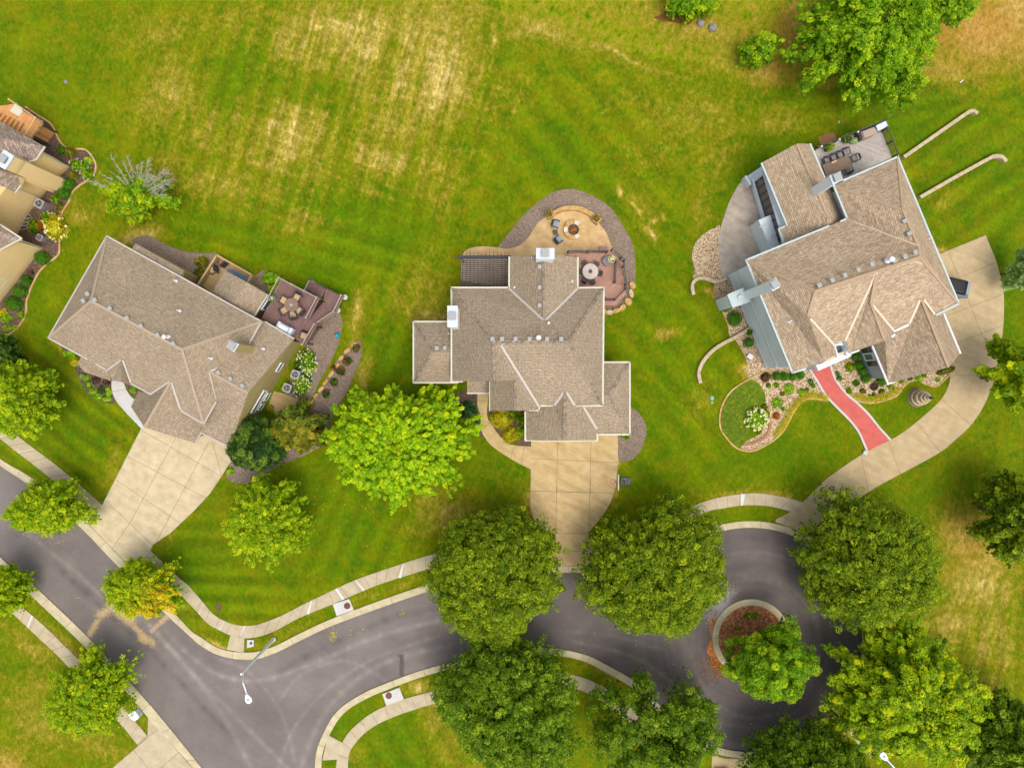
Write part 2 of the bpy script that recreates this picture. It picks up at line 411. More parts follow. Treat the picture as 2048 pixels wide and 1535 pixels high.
# ---- lawn: one sheet to the horizon, with its dry and lush patches and some cast shade painted as colour maps
xs = np.concatenate([[-900, -300, -120], np.arange(-58, 58.01, .18), [120, 300, 900]])
ys = np.concatenate([[-900, -300, -100], np.arange(-44, 44.01, .18), [100, 300, 900]])
GX, GY = np.meshgrid(xs, ys); X = GX*PPM+1024; Y = 767.5-GY*PPM
wx = X+60*(vnoise(X, Y, 120, 1)-.5); wy = Y+60*(vnoise(X, Y, 120, 2)-.5)
dry = np.zeros(X.shape)
for (px, py, rx, ry, a, s) in [
    (700, 60, 190, 80, 0, .75), (860, 130, 110, 130, 0, .8), (960, 40, 60, 60, 0, .5), (330, 60, 140, 50, -15, .38), (480, 20, 50, 40, -40, .5),
    (340, 190, 80, 60, -30, .55), (420, 260, 90, 60, -35, .5), (590, 280, 90, 80, 0, .72), (640, 330, 70, 80, 0, .6), (800, 250, 60, 50, 0, .6),
    (760, 330, 70, 60, 30, .7), (870, 350, 50, 90, 10, .6), (440, 370, 90, 40, -10, .55), (560, 390, 120, 50, 0, .35), (610, 440, 70, 25, 0, .55), (350, 340, 60, 45, 0, .5),
    (850, 560, 60, 60, 0, .45), (860, 620, 60, 26, 0, .75), (800, 600, 60, 50, 0, .4), (705, 620, 16, 45, 0, .8), (715, 680, 16, 25, 0, .8),
    (735, 740, 14, 55, 20, .75), (700, 820, 12, 50, 25, .6), (290, 455, 40, 22, 0, .9), (170, 430, 24, 30, 0, .65), (200, 410, 30, 20, 0, .4),
    (960, 560, 50, 40, 0, .3), (1010, 200, 60, 60, 0, .35), (1080, 70, 110, 30, 14, .6), (1200, 110, 120, 18, 14, .55), (1400, 50, 160, 50, 10, .6),
    (1300, 20, 150, 30, 0, .45), (1530, 140, 60, 40, 0, .75), (1440, 120, 60, 30, 0, .5), (1380, 240, 120, 60, 0, .42), (1300, 320, 60, 60, 0, .35),
    (1560, 250, 60, 40, 0, .5), (1440, 320, 60, 60, 0, .4), (1400, 420, 30, 50, 0, .45), (1410, 590, 18, 14, 0, .75), (1485, 730, 14, 22, 0, .9), (1500, 770, 0.1+10, 10, 0, .3),
    (1400, 800, 40, 50, 0, .45), (1320, 660, 22, 14, 0, .75), (1280, 420, 30, 50, -30, .45), (1610, 900, 20, 60, 0, .35), (1500, 985, 90, 14, 0, .5), (1570, 985, 40, 14, 0, .7),
    (920, 1040, 90, 50, 0, .6), (880, 1010, 60, 40, 0, .5), (960, 1110, 60, 40, 0, .5), (1010, 970, 30, 60, 0, .3), (1050, 1000, 14, 40, 0, .7), (1050, 860, 16, 40, 0, .4), (1240, 930, 14, 20, 0, .9), (1235, 990, 12, 30, 10, .7),
    (235, 930, 16, 60, 20, .45), (200, 730, 20, 20, 0, .5), (120, 700, 20, 16, 0, .6), (340, 1080, 20, 18, -40, .5), (800, 1170, 90, 10, -15, .45), (560, 1270, 90, 10, -25, .35), (430, 1290, 30, 10, 25, .85), (380, 1230, 30, 14, 35, .4),
    (60, 1290, 60, 24, 42, .6), (140, 1240, 90, 14, 42, .5), (180, 1340, 120, 14, 45, .7), (40, 1260, 60, 40, 0, .3), (110, 1450, 80, 60, 0, .5), (60, 1400, 60, 60, 0, .4), (200, 1490, 60, 30, 0, .5), (20, 1530, 40, 20, 0, .8),
    (780, 1310, 0.1+20, 12, 0, .1), (830, 1375, 24, 14, -20, .9), (870, 1430, 30, 60, 0, .5), (720, 1500, 30, 30, 0, .3), (900, 1500, 40, 40, 0, .4), (960, 1535, 60, 20, 0, .35),
    (1220, 1330, 50, 24, 25, .8), (1920, 1060, 60, 60, 0, .85), (1950, 1150, 70, 90, 0, .75), (1900, 1250, 60, 60, 0, .7), (1985, 1300, 60, 110, 0, .5), (1830, 1240, 60, 30, 0, .6), (1960, 1390, 60, 60, 0, .6),
    (1900, 1460, 60, 60, 0, .4), (1700, 1290, 30, 20, 0, .8), (1670, 1450, 30, 20, 0, .8),
    (1960, 60, 120, 70, 20, .95), (1880, 130, 100, 36, 15, .75), (1760, 150, 120, 30, 0, .7), (1700, 60, 120, 80, 0, .8), (2030, 20, 80, 80, 0, .9), (1600, 60, 40, 100, 0, .75),
    (1247, 390, 6, 12, 0, 1.0), (1262, 420, 5, 24, -30, 1.0), (1290, 440, 11, 9, 0, .9), (1284, 466, 7, 20, -20, 1.1), (1310, 436, 8, 10, 0, .8), (985, 90, 12, 90, 14, .7), (1075, 75, 70, 9, 14, .8), (1250, 120, 100, 6, 16, .8), (1885, 500, 20, 10, -20, .8), (1890, 395, 20, 14, -25, .5), (1880, 290, 10, 10, 0, .3), (1300, 200, 80, 30, 0, .3), (1650, 240, 60, 20, 0, .3)]:
    dry = np.maximum(dry, s*ell(wx, wy, px, py, rx*1.15, ry*1.15, a, .9))
dry += .16*(vnoise(X, Y, 90, 5)-.45)+.20*(vnoise(X, Y, 24, 6)-.5)
wild = inside(X+26*(vnoise(X, Y, 22, 41)-.5), Y+26*(vnoise(X, Y, 22, 42)-.5), [(1000, -80), (1000, 30), (1090, 62), (1200, 92), (1300, 112), (1430, 132), (1480, 150), (1560, 175), (1700, 175), (1830, 165), (1930, 130), (2000, 90), (2300, 60), (2300, -90)]).astype(float)
orange = .9*ell(wx, wy, 1960, 40, 150, 90, 15)+.9*ell(wx, wy, 1700, 80, 140, 90)+.6*ell(wx, wy, 1935, 1070, 60, 60)+.5*ell(wx, wy, 1560, 90, 60, 100)+.5*ell(wx, wy, 1380, 20, 60, 40)
orange += .8*ell(wx, wy, 1225, 1330, 50, 26)+.6*ell(wx, wy, 20, 1535, 40, 20)+.5*ell(wx, wy, 340, 380, 20, 20)
lush_shade = np.zeros(X.shape)  # deep green grass, plus shade of house and tree painted as darker green
for (px, py, rx, ry, a, s) in [(500, 130, 40, 120, 25, .8), (380, 300, 14, 150, 25, .5), (700, 420, 110, 50, 0, .9), (650, 380, 60, 40, 0, .7), (560, 140, 110, 30, 10, .5), (60, 160, 120, 90, 0, .35),
    (760, 480, 90, 60, 0, .8), (500, 460, 130, 30, 15, .9), (650, 540, 70, 40, 30, .8), (780, 700, 50, 60, 0, .9), (1150, 330, 130, 60, 30, .7), (1290, 560, 60, 150, 0, .6), (1340, 800, 80, 200, 0, .6),
    (1520, 330, 80, 40, -30, 1.0), (1470, 390, 40, 40, 0, .7), (1850, 250, 120, 60, 0, .8), (1980, 330, 60, 100, 0, .7), (2010, 560, 40, 160, 0, .9), (1560, 900, 100, 60, 0, .9), (1810, 830, 50, 30, 0, .7),  # starts with the rear wing's shade, painted into the grass
    (120, 850, 90, 80, 0, .7), (90, 620, 30, 90, 0, .6), (400, 1150, 80, 70, 0, .9), (700, 1050, 100, 90, 0, .7), (1000, 940, 50, 50, 0, .7), (880, 790, 60, 25, 0, 1.0), (700, 870, 40, 60, 0, .6), (620, 970, 60, 40, 0, .8),  # includes painted shade between the lime maple and the middle house
    (800, 1480, 60, 60, 0, .8), (700, 1430, 30, 40, 30, .8), (840, 1340, 60, 12, -15, .8), (1080, 1500, 40, 40, 0, .7), (1850, 990, 60, 30, -40, .6), (270, 1510, 30, 20, 0, .8), (1600, 200, 100, 40, 0, .5), (1750, 210, 80, 40, 0, .9), (980, 100, 14, 120, 12, 1.0)]:
    lush_shade = np.maximum(lush_shade, s*ell(wx, wy, px, py, rx*1.2, ry*1.2, a, .9))
def stripes(cx, cy, rx, ry, ang_mask, ang, period, s, ph=0):
    a = R(ang); t = (X*math.cos(a)+Y*math.sin(a))/period+ph+.5*(vnoise(X, Y, 260, 9)-.5)
    return s*np.sin(2*math.pi*t)*ell(X, Y, cx, cy, rx, ry, ang_mask, 2.0)
def sharp(v_): return np.sign(v_)*np.abs(v_)**.55
mow = stripes(120, 850, 170, 170, 0, -52, 32, 1.0)+stripes(420, 1150, 170, 130, 0, 92, 36, 1.0)+stripes(660, 250, 380, 260, 0, 14, 44, .5)+stripes(600, 500, 250, 110, 0, 105, 40, .5)
mow += stripes(1150, 280, 220, 160, 0, 140, 60, .6)+stripes(1930, 350, 140, 160, 0, 55, 44, .7)+stripes(1990, 1340, 90, 160, 0, 2, 36, .5)+stripes(1340, 800, 130, 260, 0, 140, 52, .5)+stripes(720, 1060, 150, 130, 0, 25, 42, .45)+stripes(1780, 190, 220, 60, 0, 80, 34, .6)+stripes(790, 650, 100, 160, 0, 20, 46, .5)
mow += stripes(900, 1500, 200, 100, 0, -30, 48, .5)
def streak(ang, across, along, seed):
    a = R(ang); u = X*math.cos(a)+Y*math.sin(a); v_ = -X*math.sin(a)+Y*math.cos(a)
    return vnoise(u, v_*across/along, across, seed, 2)-.5
mow = sharp(mow)*.8+.5*(streak(-50, 9, 400, 31)*ell(X, Y, 120, 850, 190, 190, 0, 2)+streak(92, 9, 400, 32)*ell(X, Y, 430, 1150, 190, 140, 0, 2)+streak(140, 10, 400, 33)*ell(X, Y, 1330, 700, 190, 420, 0, 2)+streak(105, 10, 400, 34)*ell(X, Y, 640, 500, 300, 130, 0, 2)+streak(55, 9, 400, 35)*ell(X, Y, 1930, 380, 160, 200, 0, 2))*2.6
stm = np.maximum(ell(X, Y, 680, 230, 400, 260, 0, 2), .9*ell(X, Y, 1985, 1340, 90, 190, 0, 2))
st1 = .5*streak(16, 12, 190, 21)*np.maximum(ell(X, Y, 660, 230, 420, 280, 0, 2), .9*ell(X, Y, 1985, 1340, 90, 190, 0, 2))
st2 = streak(-68, 16, 200, 22)*ell(X, Y, 560, 330, 300, 200, 0, 2)
dry = dry+(1.05*st1+.45*st2)*np.clip(dry*1.6, 0, 1)-.28*np.clip(lush_shade, 0, 1)*(dry < .7)
dry = dry-.02
me = bpy.data.meshes.new('ground'); nx, ny = len(xs), len(ys)
co = np.zeros((nx*ny, 3)); co[:, 0] = GX.ravel(); co[:, 1] = GY.ravel()
idx = np.arange(nx*ny).reshape(ny, nx)
F = np.stack([idx[:-1, :-1], idx[:-1, 1:], idx[1:, 1:], idx[1:, :-1]], -1).reshape(-1, 4)
def fastmesh(name, co, F):
    me = bpy.data.meshes.new(name); k = F.shape[1]
    me.vertices.add(len(co)); me.vertices.foreach_set('co', np.asarray(co, np.float32).ravel())
    me.loops.add(F.size); me.loops.foreach_set('vertex_index', F.ravel().astype(np.int32))
    me.polygons.add(len(F)); me.polygons.foreach_set('loop_start', np.arange(0, F.size, k, dtype=np.int32))
    me.update(calc_edges=True); return me
def fattr(me, name, arr, dom='POINT'):
    a = me.attributes.new(name, 'FLOAT', dom); a.data.foreach_set('value', np.asarray(arr, np.float32).ravel())
me = fastmesh('ground', co, F)
for nm, ar in (('dry', dry), ('wild', wild), ('orange', orange), ('lush_shade', lush_shade), ('mow', mow), ('stm', stm)): fattr(me, nm, ar)
g = mat('lawn grass', c(100, 136, 14), .95, .1); n = N(g); v = n.world()
n1 = n.noise(v, .30, 6, .65); n2 = n.noise(n.world((1, .62, 1), (0, 0, .5)), 1.5, 8, .72); n3 = n.noise(n.world((1, .55, 1), (0, 0, -.3)), 3.4, 6, .85); n4 = n.noise(n.world((.7, 1, 1), (0, 0, .2)), .75, 8, .7)
grn = n.ramp(n1, [(.32, c(74, 110, 0)), (.5, c(99, 124, 0)), (.66, c(130, 140, 4))])
grn = n.mix(n.ramp(n4, [(.44, (0, 0, 0)), (.62, (.9, .9, .9))]), grn, c(124, 124, 4))
grn = n.mix(n.math('MULTIPLY', n.attr('lush_shade'), .7, True), grn, c(76, 116, 0))
wildc = n.ramp(n2, [(.34, c(70, 108, 4)), (.45, c(128, 146, 6)), (.55, c(160, 150, 34)), (.66, c(200, 168, 96))])
grn = n.mix(n.math('MULTIPLY', n.attr('wild'), .85), grn, wildc)
dsum = n.math('ADD', n.attr('dry'), n.math('MULTIPLY', n.math('SUBTRACT', n2, .5), 1.5))
dsum = n.math('ADD', dsum, n.math('MULTIPLY', n.math('SUBTRACT', n3, .5), .9))
n5 = n.noise(n.world((2.2, .13, 1), (0, 0, R(16))), 1.0, 3, .6); n6 = n.noise(n.world((.12, 1.8, 1), (0, 0, R(19))), 1.0, 3, .6); n5 = n.math('ADD', n.math('MULTIPLY', n5, .6), n.math('MULTIPLY', n6, .4))
dsum = n.math('ADD', dsum, n.math('MULTIPLY', n.math('MULTIPLY', n.math('SUBTRACT', n5, .5), 2.1), n.attr('stm')))
straw = n.ramp(dsum, [(.10, c(122, 124, 8)), (.45, c(146, 136, 34)), (.8, c(176, 157, 70)), (1.0, c(202, 182, 110))])
straw = n.mix(n.math('MULTIPLY', n.attr('orange'), .75, True), straw, c(178, 126, 52))
k = n.ramp(dsum, [(.02, (0, 0, 0)), (.40, (.75, .75, .75)), (.8, (1, 1, 1))])
colr = n.mix(k, grn, straw)
mw = n.math('ADD', n.math('MULTIPLY', n.attr('mow'), .20), 1.0)
cmb = n.n('ShaderNodeCombineColor'); [n.l(mw, cmb.inputs[i]) for i in range(3)]
colr = n.mix(1.0, colr, cmb.outputs[0], 'MULTIPLY')
tex = n.ramp(n3, [(.32, (.58, .66, .5)), (.5, (1, 1, 1)), (.68, (1.42, 1.34, 1.3))])
colr = n.mix(1.0, colr, tex, 'MULTIPLY')
tex2 = n.ramp(n2, [(.3, (.82, .9, .8)), (.7, (1.16, 1.08, 1.1))])
colr = n.mix(1.0, colr, tex2, 'MULTIPLY')
# bare brown earth in the scrub
n.color(colr); n.bump(n3, .9, .08)
ground = struct(link('ground', me, g))

# ---- kerb lines (asphalt edge, lawn edge)
CC = (1500, 1278)
def arc(cx, cy, r, a0, a1, n=24):
    return [(cx+r*math.cos(R(a0+(a1-a0)*i/n)), cy+r*math.sin(R(a0+(a1-a0)*i/n))) for i in range(n+1)]
upA = [(-130, 828), (-60, 880), (0, 929), (63, 972), (156, 1048), (227, 1121), (280, 1174), (337, 1231), (381, 1271), (400, 1288), (427, 1304), (454, 1313), (483, 1317), (515, 1316), (556, 1302), (610, 1275), (664, 1250), (739, 1222), (815, 1195), (880, 1174), (950, 1157), (1030, 1147), (1117, 1144), (1214, 1144), (1262, 1139), (1320, 1122)]
upB = [(-120, 815), (-52, 868), (0, 916), (72, 960), (165, 1036), (240, 1112), (290, 1162), (342, 1216), (381, 1258), (404, 1274), (430, 1291), (456, 1300), (483, 1303), (513, 1302), (551, 1290), (603, 1264), (659, 1238), (735, 1209), (811, 1182), (877, 1161), (948, 1144), (1029, 1134), (1117, 1131), (1214, 1131), (1259, 1126), (1313, 1111)]
arcA = arc(*CC, 224, -140, -38-0); arcB = arc(*CC, 237, -140, -38)
upA = smooth_line(upA, 5)+arcA; upB = smooth_line(upB, 5)+arcB
ringA = arc(*CC, 224, -38, 118, 40); ringB = arc(*CC, 237, -38, 118, 40)
loA = [(1358, 1452), (1332, 1424), (1300, 1387), (1267, 1359), (1214, 1329), (1170, 1308), (1110, 1296), (1040, 1296), (960, 1307), (882, 1328), (825, 1345), (762, 1369), (730, 1383), (693, 1405), (669, 1427), (652, 1455), (635, 1495), (630, 1535), (628, 1600), (628, 1700)]
loB = [(1348, 1461), (1323, 1434), (1291, 1398), (1259, 1370), (1208, 1341), (1166, 1320), (1108, 1309), (1041, 1309), (963, 1320), (885, 1340), (829, 1357), (766, 1381), (736, 1394), (701, 1414), (679, 1435), (663, 1461), (647, 1499), (643, 1535), (641, 1600), (641, 1700)]
loA = arc(*CC, 224, 118, 130, 4)+smooth_line(loA, 5); loB = arc(*CC, 237, 118, 130, 4)+smooth_line(loB, 5)
wA = [(440, 1584), (405, 1535), (325, 1436), (269, 1372), (230, 1331), (176, 1272), (98, 1197), (57, 1160), (29, 1140), (0, 1111), (-60, 1056), (-130, 990)]
wB = [(424, 1592), (388, 1535), (310, 1448), (254, 1382), (216, 1343), (163, 1284), (84, 1209), (42, 1170), (15, 1152), (-14, 1125), (-74, 1070), (-140, 1002)]
wA = smooth_line(wA, 5); wB = smooth_line(wB, 5)
road_poly = upA+ringA[1:]+loA+[(440, 1700)]+wA
# ---- asphalt sheet
rx = np.arange(-58, 38, .125); ry = np.arange(-46, -2, .125)
RX, RY = np.meshgrid(rx, ry); rX = RX*PPM+1024; rY = 767.5-RY*PPM
ins = inside(rX, rY, road_poly)
grow = ins.copy()
for dx, dy in ((1, 0), (-1, 0), (0, 1), (0, -1), (1, 1), (-1, -1), (1, -1), (-1, 1)):
    grow |= np.roll(np.roll(ins, dx, 1), dy, 0)
idx = np.arange(RX.size).reshape(RX.shape)
cell = grow[:-1, :-1] & grow[:-1, 1:] & grow[1:, 1:] & grow[1:, :-1]
F = np.stack([idx[:-1, :-1], idx[:-1, 1:], idx[1:, 1:], idx[1:, :-1]], -1)[cell]
used = np.unique(F); remap = np.full(RX.size, -1); remap[used] = np.arange(len(used))
co = np.zeros((len(used), 3)); co[:, 0] = RX.ravel()[used]; co[:, 1] = RY.ravel()[used]; co[:, 2] = .012
ux = rX.ravel()[used]; uy = rY.ravel()[used]
me = fastmesh('asphalt', co, remap[F])
nzz = vnoise(ux, uy, 26, 3)
sand = np.zeros(len(used))
for a, b, wd, s in [((180, 1268), (196, 1240), 8, .75), ((200, 1228), (216, 1220), 12, .8), ((222, 1212), (258, 1238), 13, .85), ((238, 1222), (262, 1240), 17, .6), ((262, 1246), (292, 1276), 8, .65), ((284, 1275), (303, 1284), 12, .8), ((303, 1262), (315, 1250), 7, .6), ((322, 1244), (335, 1232), 7, .75), ((200, 1222), (150, 1190), 8, .25), ((60, 1060), (120, 1085), 16, .3)]:
    sand = np.maximum(sand, s*np.exp(-(segdist(ux, uy, a, b)/wd)**2)*(.55+.9*nzz))
ring = np.hypot(ux-1502, uy-1275)
dust = .5*np.exp(-((np.hypot(ux-1432, uy-1215))/26)**2)*(.3+nzz)+.55*np.exp(-(segdist(ux, uy, (1418, 1250), (1466, 1180))/13)**2)*(nzz+.3)
org = np.exp(-(segdist(ux, uy, (1424, 1300), (1452, 1340))/13)**2)*(.4+nzz)+.7*np.exp(-(segdist(ux, uy, (1424, 1240), (1424, 1290))/6)**2)
ang = np.arctan2(uy-1275, ux-1502)
cir = np.exp(-((ring-150)/75)**4)*np.sin(ring*.33+1.6*np.sin(ring*.11)+1.2*vnoise(ux, uy, 120, 4))
tyre = np.zeros(len(used))
for pts_, wd_, a_ in [([(330, 1260), (420, 1340), (520, 1360), (640, 1320), (760, 1270), (900, 1235)], 5, .8), ([(300, 1250), (380, 1340), (460, 1420), (540, 1500), (600, 1560)], 5, .7), ([(230, 1180), (300, 1250), (370, 1330), (440, 1420), (500, 1530)], 6, .7),
    ([(900, 1290), (780, 1320), (700, 1370), (640, 1440), (600, 1540)], 6, .8), ([(880, 1270), (740, 1320), (640, 1390), (580, 1470), (550, 1560)], 4, .6), ([(560, 1400), (600, 1350), (680, 1320), (740, 1340), (790, 1375)], 4, .5), ([(110, 1130), (200, 1210), (330, 1330), (470, 1480)], 7, -.6),
    ([(920, 1210), (800, 1230), (680, 1280), (560, 1340)], 8, -.5), ([(1140, 1280), (1260, 1310), (1340, 1360), (1400, 1420), (1460, 1450), (1560, 1450), (1640, 1420)], 3.5, .9), ([(1380, 1300), (1400, 1360), (1440, 1410), (1500, 1435), (1570, 1425)], 3.5, .8), ([(1100, 1260), (1220, 1270), (1330, 1300)], 4, .5),
    ([(1480, 1150), (1560, 1165), (1620, 1215), (1640, 1290), (1620, 1370)], 5, .5), ([(1450, 1110), (1540, 1108), (1630, 1150), (1680, 1230)], 6, .45), ([(60, 1070), (160, 1150), (200, 1190)], 5, .7), ([(430, 1313), (500, 1345), (560, 1420), (590, 1520)], 4, .5)]:
    L_ = smooth_line(pts_, 4)
    for a, b in zip(L_, L_[1:]): tyre += a_*.45*np.exp(-(segdist(ux, uy, a, b)/wd_)**2)
tyre = np.clip(tyre, -1, 1)*(.35+1.1*nzz); fattr(me, 'tyre', tyre); fattr(me, 'newer', np.clip((ux-860)/260, 0, 1)*.9+.25*(vnoise(ux, uy, 90, 8)-.5))
spill = np.maximum.reduce([np.exp(-(segdist(ux, uy, a, b)/2.6)**2) for a, b in (((802, 1312), (801, 1348)), ((804, 1312), (806, 1328)), ((806, 1328), (805, 1350)), ((798, 1310), (806, 1311)))]); fattr(me, 'spill', spill)
fattr(me, 'sand', sand); fattr(me, 'dust', dust); fattr(me, 'org', org); fattr(me, 'cir', cir)
a1 = mat('asphalt', c(124, 114, 114), .85, .25); n = N(a1); v = n.world()
base = n.ramp(n.noise(v, .22, 6, .6), [(.3, c(114, 105, 101)), (.7, c(138, 128, 122))])
st = n.ramp(n.noise(n.world((.15, 2.4, 1), (0, 0, R(38))), 1.0, 6, .65), [(.35, (.88, .88, .89)), (.55, (1, 1, 1)), (.72, (1.14, 1.12, 1.09))])
base = n.mix(.35, base, st, 'MULTIPLY')
st2 = n.ramp(n.noise(n.world((.12, 2.0, 1), (0, 0, R(-14))), 1.3, 6, .65), [(.35, (.9, .9, .9)), (.55, (1, 1, 1)), (.75, (1.12, 1.1, 1.07))])
base = n.mix(.3, base, st2, 'MULTIPLY')
base = n.mix(1.0, base, n.ramp(n.noise(v, 9, 4, .8), [(.3, (.9,)*3), (.7, (1.1,)*3)]), 'MULTIPLY')
ci = n.math('ADD', n.math('MULTIPLY', n.attr('cir'), .13), 1.0)
cb = n.n('ShaderNodeCombineColor'); [n.l(ci, cb.inputs[i]) for i in range(3)]
base = n.mix(1.0, base, cb.outputs[0], 'MULTIPLY')
fn = n.noise(v, 4, 5, .75)
thr = lambda at, lo, hi: n.ramp(n.math('ADD', n.attr(at), n.math('MULTIPLY', n.math('SUBTRACT', fn, .5), 1.7)), [(lo, (0, 0, 0)), (hi, (1, 1, 1))])
base = n.mix(n.math('MULTIPLY', n.attr('newer'), .8, True), base, n.ramp(n.noise(v, .5, 6, .6), [(.3, c(84, 76, 74)), (.7, c(108, 99, 95))]))
ty = n.math('ADD', n.math('MULTIPLY', n.attr('tyre'), .66), 1.0)
cb2 = n.n('ShaderNodeCombineColor'); [n.l(ty, cb2.inputs[i]) for i in range(3)]
base = n.mix(1.0, base, cb2.outputs[0], 'MULTIPLY'); base = n.mix(n.math('MULTIPLY', n.attr('spill'), .7), base, c(60, 54, 54))
base = n.mix(n.math('MULTIPLY', thr('dust', .2, .8), .7), base, c(188, 180, 176))
base = n.mix(n.math('MULTIPLY', thr('sand', .25, .85), .9), base, c(206, 176, 126))
base = n.mix(thr('org', .45, .8), base, c(206, 136, 74))
n.color(base); n.bump(fn, .3, .01)
road = struct(link('road', me, a1))

# ---- kerbs
m = MB(); toG = lambda L: [G2(*p) for p in L]
strip(m, toG(upA+ringA[1:]+loA), toG(upB+ringB[1:]+loB), 0, .11)
kj = []
def kerb_joints(A, B, step):
    out = []; acc = 0
    for i in range(1, len(A)):
        acc += math.dist(A[i], A[i-1])
        if acc > step: acc = 0; out.append((A[i], B[i]))
    return out
joint_lines(m, kerb_joints(upA+ringA[1:]+loA, upB+ringB[1:]+loB, 62), .115, .035)
struct(m.build('kerb', [M['conc_kerb'], M['joint']]))
m = MB(); strip(m, toG(wA), toG(wB), 0, .11); joint_lines(m, kerb_joints(wA, wB, 62), .115, .035)
struct(m.build('kerb', [M['conc_kerb'], M['joint']]))
m = MB(); strip(m, toG(arc(1502, 1275, 78, 0, 360, 60)), toG(arc(1502, 1275, 66, 0, 360, 60)), 0, .14)
joint_lines(m, [((1502+78*math.cos(a), 1275+78*math.sin(a)), (1502+66*math.cos(a), 1275+66*math.sin(a))) for a in np.arange(0, 6.28, .63)], .145, .035)
struct(m.build('kerb', [M['conc_kerb'], M['joint']]))
struct(slab('mulch_bed', arc(1502, 1275, 66.5, 0, 354, 40), 0, .10, M['mulch_red']))

# ---- pavements
def pavement(L, Rr, joints, white=(), z=.06, mt='conc_side'):
    m = MB(); L2 = smooth_line(L, 4); R2 = smooth_line(Rr, 4)
    strip(m, toG(L2), toG(R2), 0, z); n_ = len(L2)
    # lengths along
    tot = 0; cum = [0]
    for i in range(1, n_): tot += math.dist(L2[i], L2[i-1]); cum.append(tot)
    def at(s):
        for i in range(1, n_):
            if cum[i] >= s:
                t = (s-cum[i-1])/max(1e-6, cum[i]-cum[i-1])
                f = lambda Q: (Q[i-1][0]*(1-t)+Q[i][0]*t, Q[i-1][1]*(1-t)+Q[i][1]*t)
                return f(L2), f(R2)
        return L2[-1], R2[-1]
    s = joints*.5
    while s < tot: joint_lines(m, [at(s)], z+.005, .035); s += joints
    for s, w0, w1 in white:
        a, b = at(s); a, b = Vector(G2(*a)), Vector(G2(*b)); d = (b-a).normalized(); nn = Vector((-d.y, d.x))
        m.add([(q.x, q.y, z+.008) for q in (a-nn*w0, b-nn*w1, b+nn*w1, a+nn*w0)], [[0, 1, 2, 3]], 2)
    return struct(m.build('pavement', [M[mt], M['joint'], M['patch']]))
pavement([(-110, 735), (-40, 805), (37, 872), (107, 925), (160, 970), (205, 1009)], [(-130, 750), (-62, 822), (5, 880), (73, 933), (127, 977), (193, 1030)], 26, [(190, .01, .03), (242, .01, .03), (345, .01, .03)])
pavement([(301, 1100), (330, 1128), (361, 1157), (379, 1172), (401, 1197), (424, 1224), (446, 1239), (473, 1248.5), (498, 1250), (522, 1246), (561, 1231), (612, 1205), (656, 1184), (710, 1159), (779, 1135), (857, 1110), (930, 1094), (1000, 1084), (1062, 1078)],
         [(286, 1118), (310, 1145), (340, 1169), (361, 1188), (391, 1219), (415, 1245), (437, 1258), (461, 1269), (486, 1275), (512, 1273), (547, 1262), (600, 1234), (666, 1207), (728, 1180), (770, 1164), (857, 1137), (930, 1120), (1000, 1110), (1062, 1103)], 26,
         [(58, .03, .1), (98, .01, .05), (150, .01, .03), (205, .01, .04), (248, .06, .02), (392, .04, .12), (446, .10, .12), (488, .03, .1), (590, .02, .16)])
pavement([(1177, 1077), (1240, 1084), (1290, 1064), (1340, 1035), (1399, 1006), (1444, 993), (1487, 987), (1520, 986), (1571, 994), (1606, 1004)], [(1177, 1103), (1245, 1111), (1300, 1090), (1350, 1057), (1410, 1024), (1446, 1016), (1485, 1010), (1522, 1010), (1550, 1014), (1583, 1023)], 26, [(330, .22, .1)])
pavement([(-60, 1118), (29, 1199), (86, 1248), (151, 1311), (200, 1362), (247, 1414), (296, 1471)], [(-70, 1140), (23, 1223), (73, 1270), (122, 1316), (181, 1380), (237, 1441), (276, 1488)], 27, [(168, .1, .06)])
pavement([(1280, 1432), (1245, 1400), (1205, 1372), (1160, 1352), (1100, 1344), (1040, 1346), (960, 1362), (890, 1374), (862, 1382), (810, 1396), (772, 1410), (738, 1428), (712, 1449), (694, 1468), (680, 1495), (672, 1535), (670, 1620)], [(1262, 1448), (1230, 1420), (1192, 1394), (1152, 1376), (1100, 1368), (1044, 1370), (965, 1387), (898, 1399), (868, 1406), (822, 1420), (783, 1434), (750, 1450), (727, 1467), (710, 1486), (699, 1505), (696, 1535), (694, 1620)][:17], 28)
pavement([(1740, 1290), (1748, 1250), (1744, 1200)], [(1728, 1290), (1725, 1250), (1721, 1200)], 26)
pavement([(1700, 1440), (1730, 1468), (1760, 1500)], [(1688, 1452), (1712, 1482), (1740, 1515)], 26)
struct(slab('pavement', [(656, 1468), (686, 1484), (674, 1517), (645, 1519)], 0, .064, M['conc_side']))
struct(slab('pavement', [(461, 1270), (489, 1273), (488, 1304), (454, 1298)], 0, .068, M['conc_side']))
# ---- driveways
def driveway(pts, joints, mt, z=.055, jw=.035):
    m = MB(); m.prism([G2(*p) for p in pts], 0, z); joint_lines(m, joints, z+.005, jw)
    return struct(m.build('driveway', [M[mt], M['joint_dark']]))
driveway([(284.6, 853), (205, 1009), (193, 1030.5), (162.4, 1033), (165, 1042), (244, 1116.5), (274, 1145), (286, 1118.5), (301.7, 1099), (306.5, 1088), (342, 1064.7), (391, 1018), (420, 986.6), (444.6, 950), (465, 917), (459, 900), (420, 850), (330, 790)],
  [((284, 860), (443, 952)), ((258, 913), (412, 995)), ((234, 960), (361, 1045)), ((213, 1001), (306, 1089)), ((352, 875), (262, 1043)), ((417, 886), (369.5, 976)), ((369.5, 976), (313, 1083)), ((425, 882), (444, 950)), ((262, 1043), (224, 1097)), ((193, 1030.5), (180, 1055)), ((165, 1042), (274, 1145))], 'conc_pale')
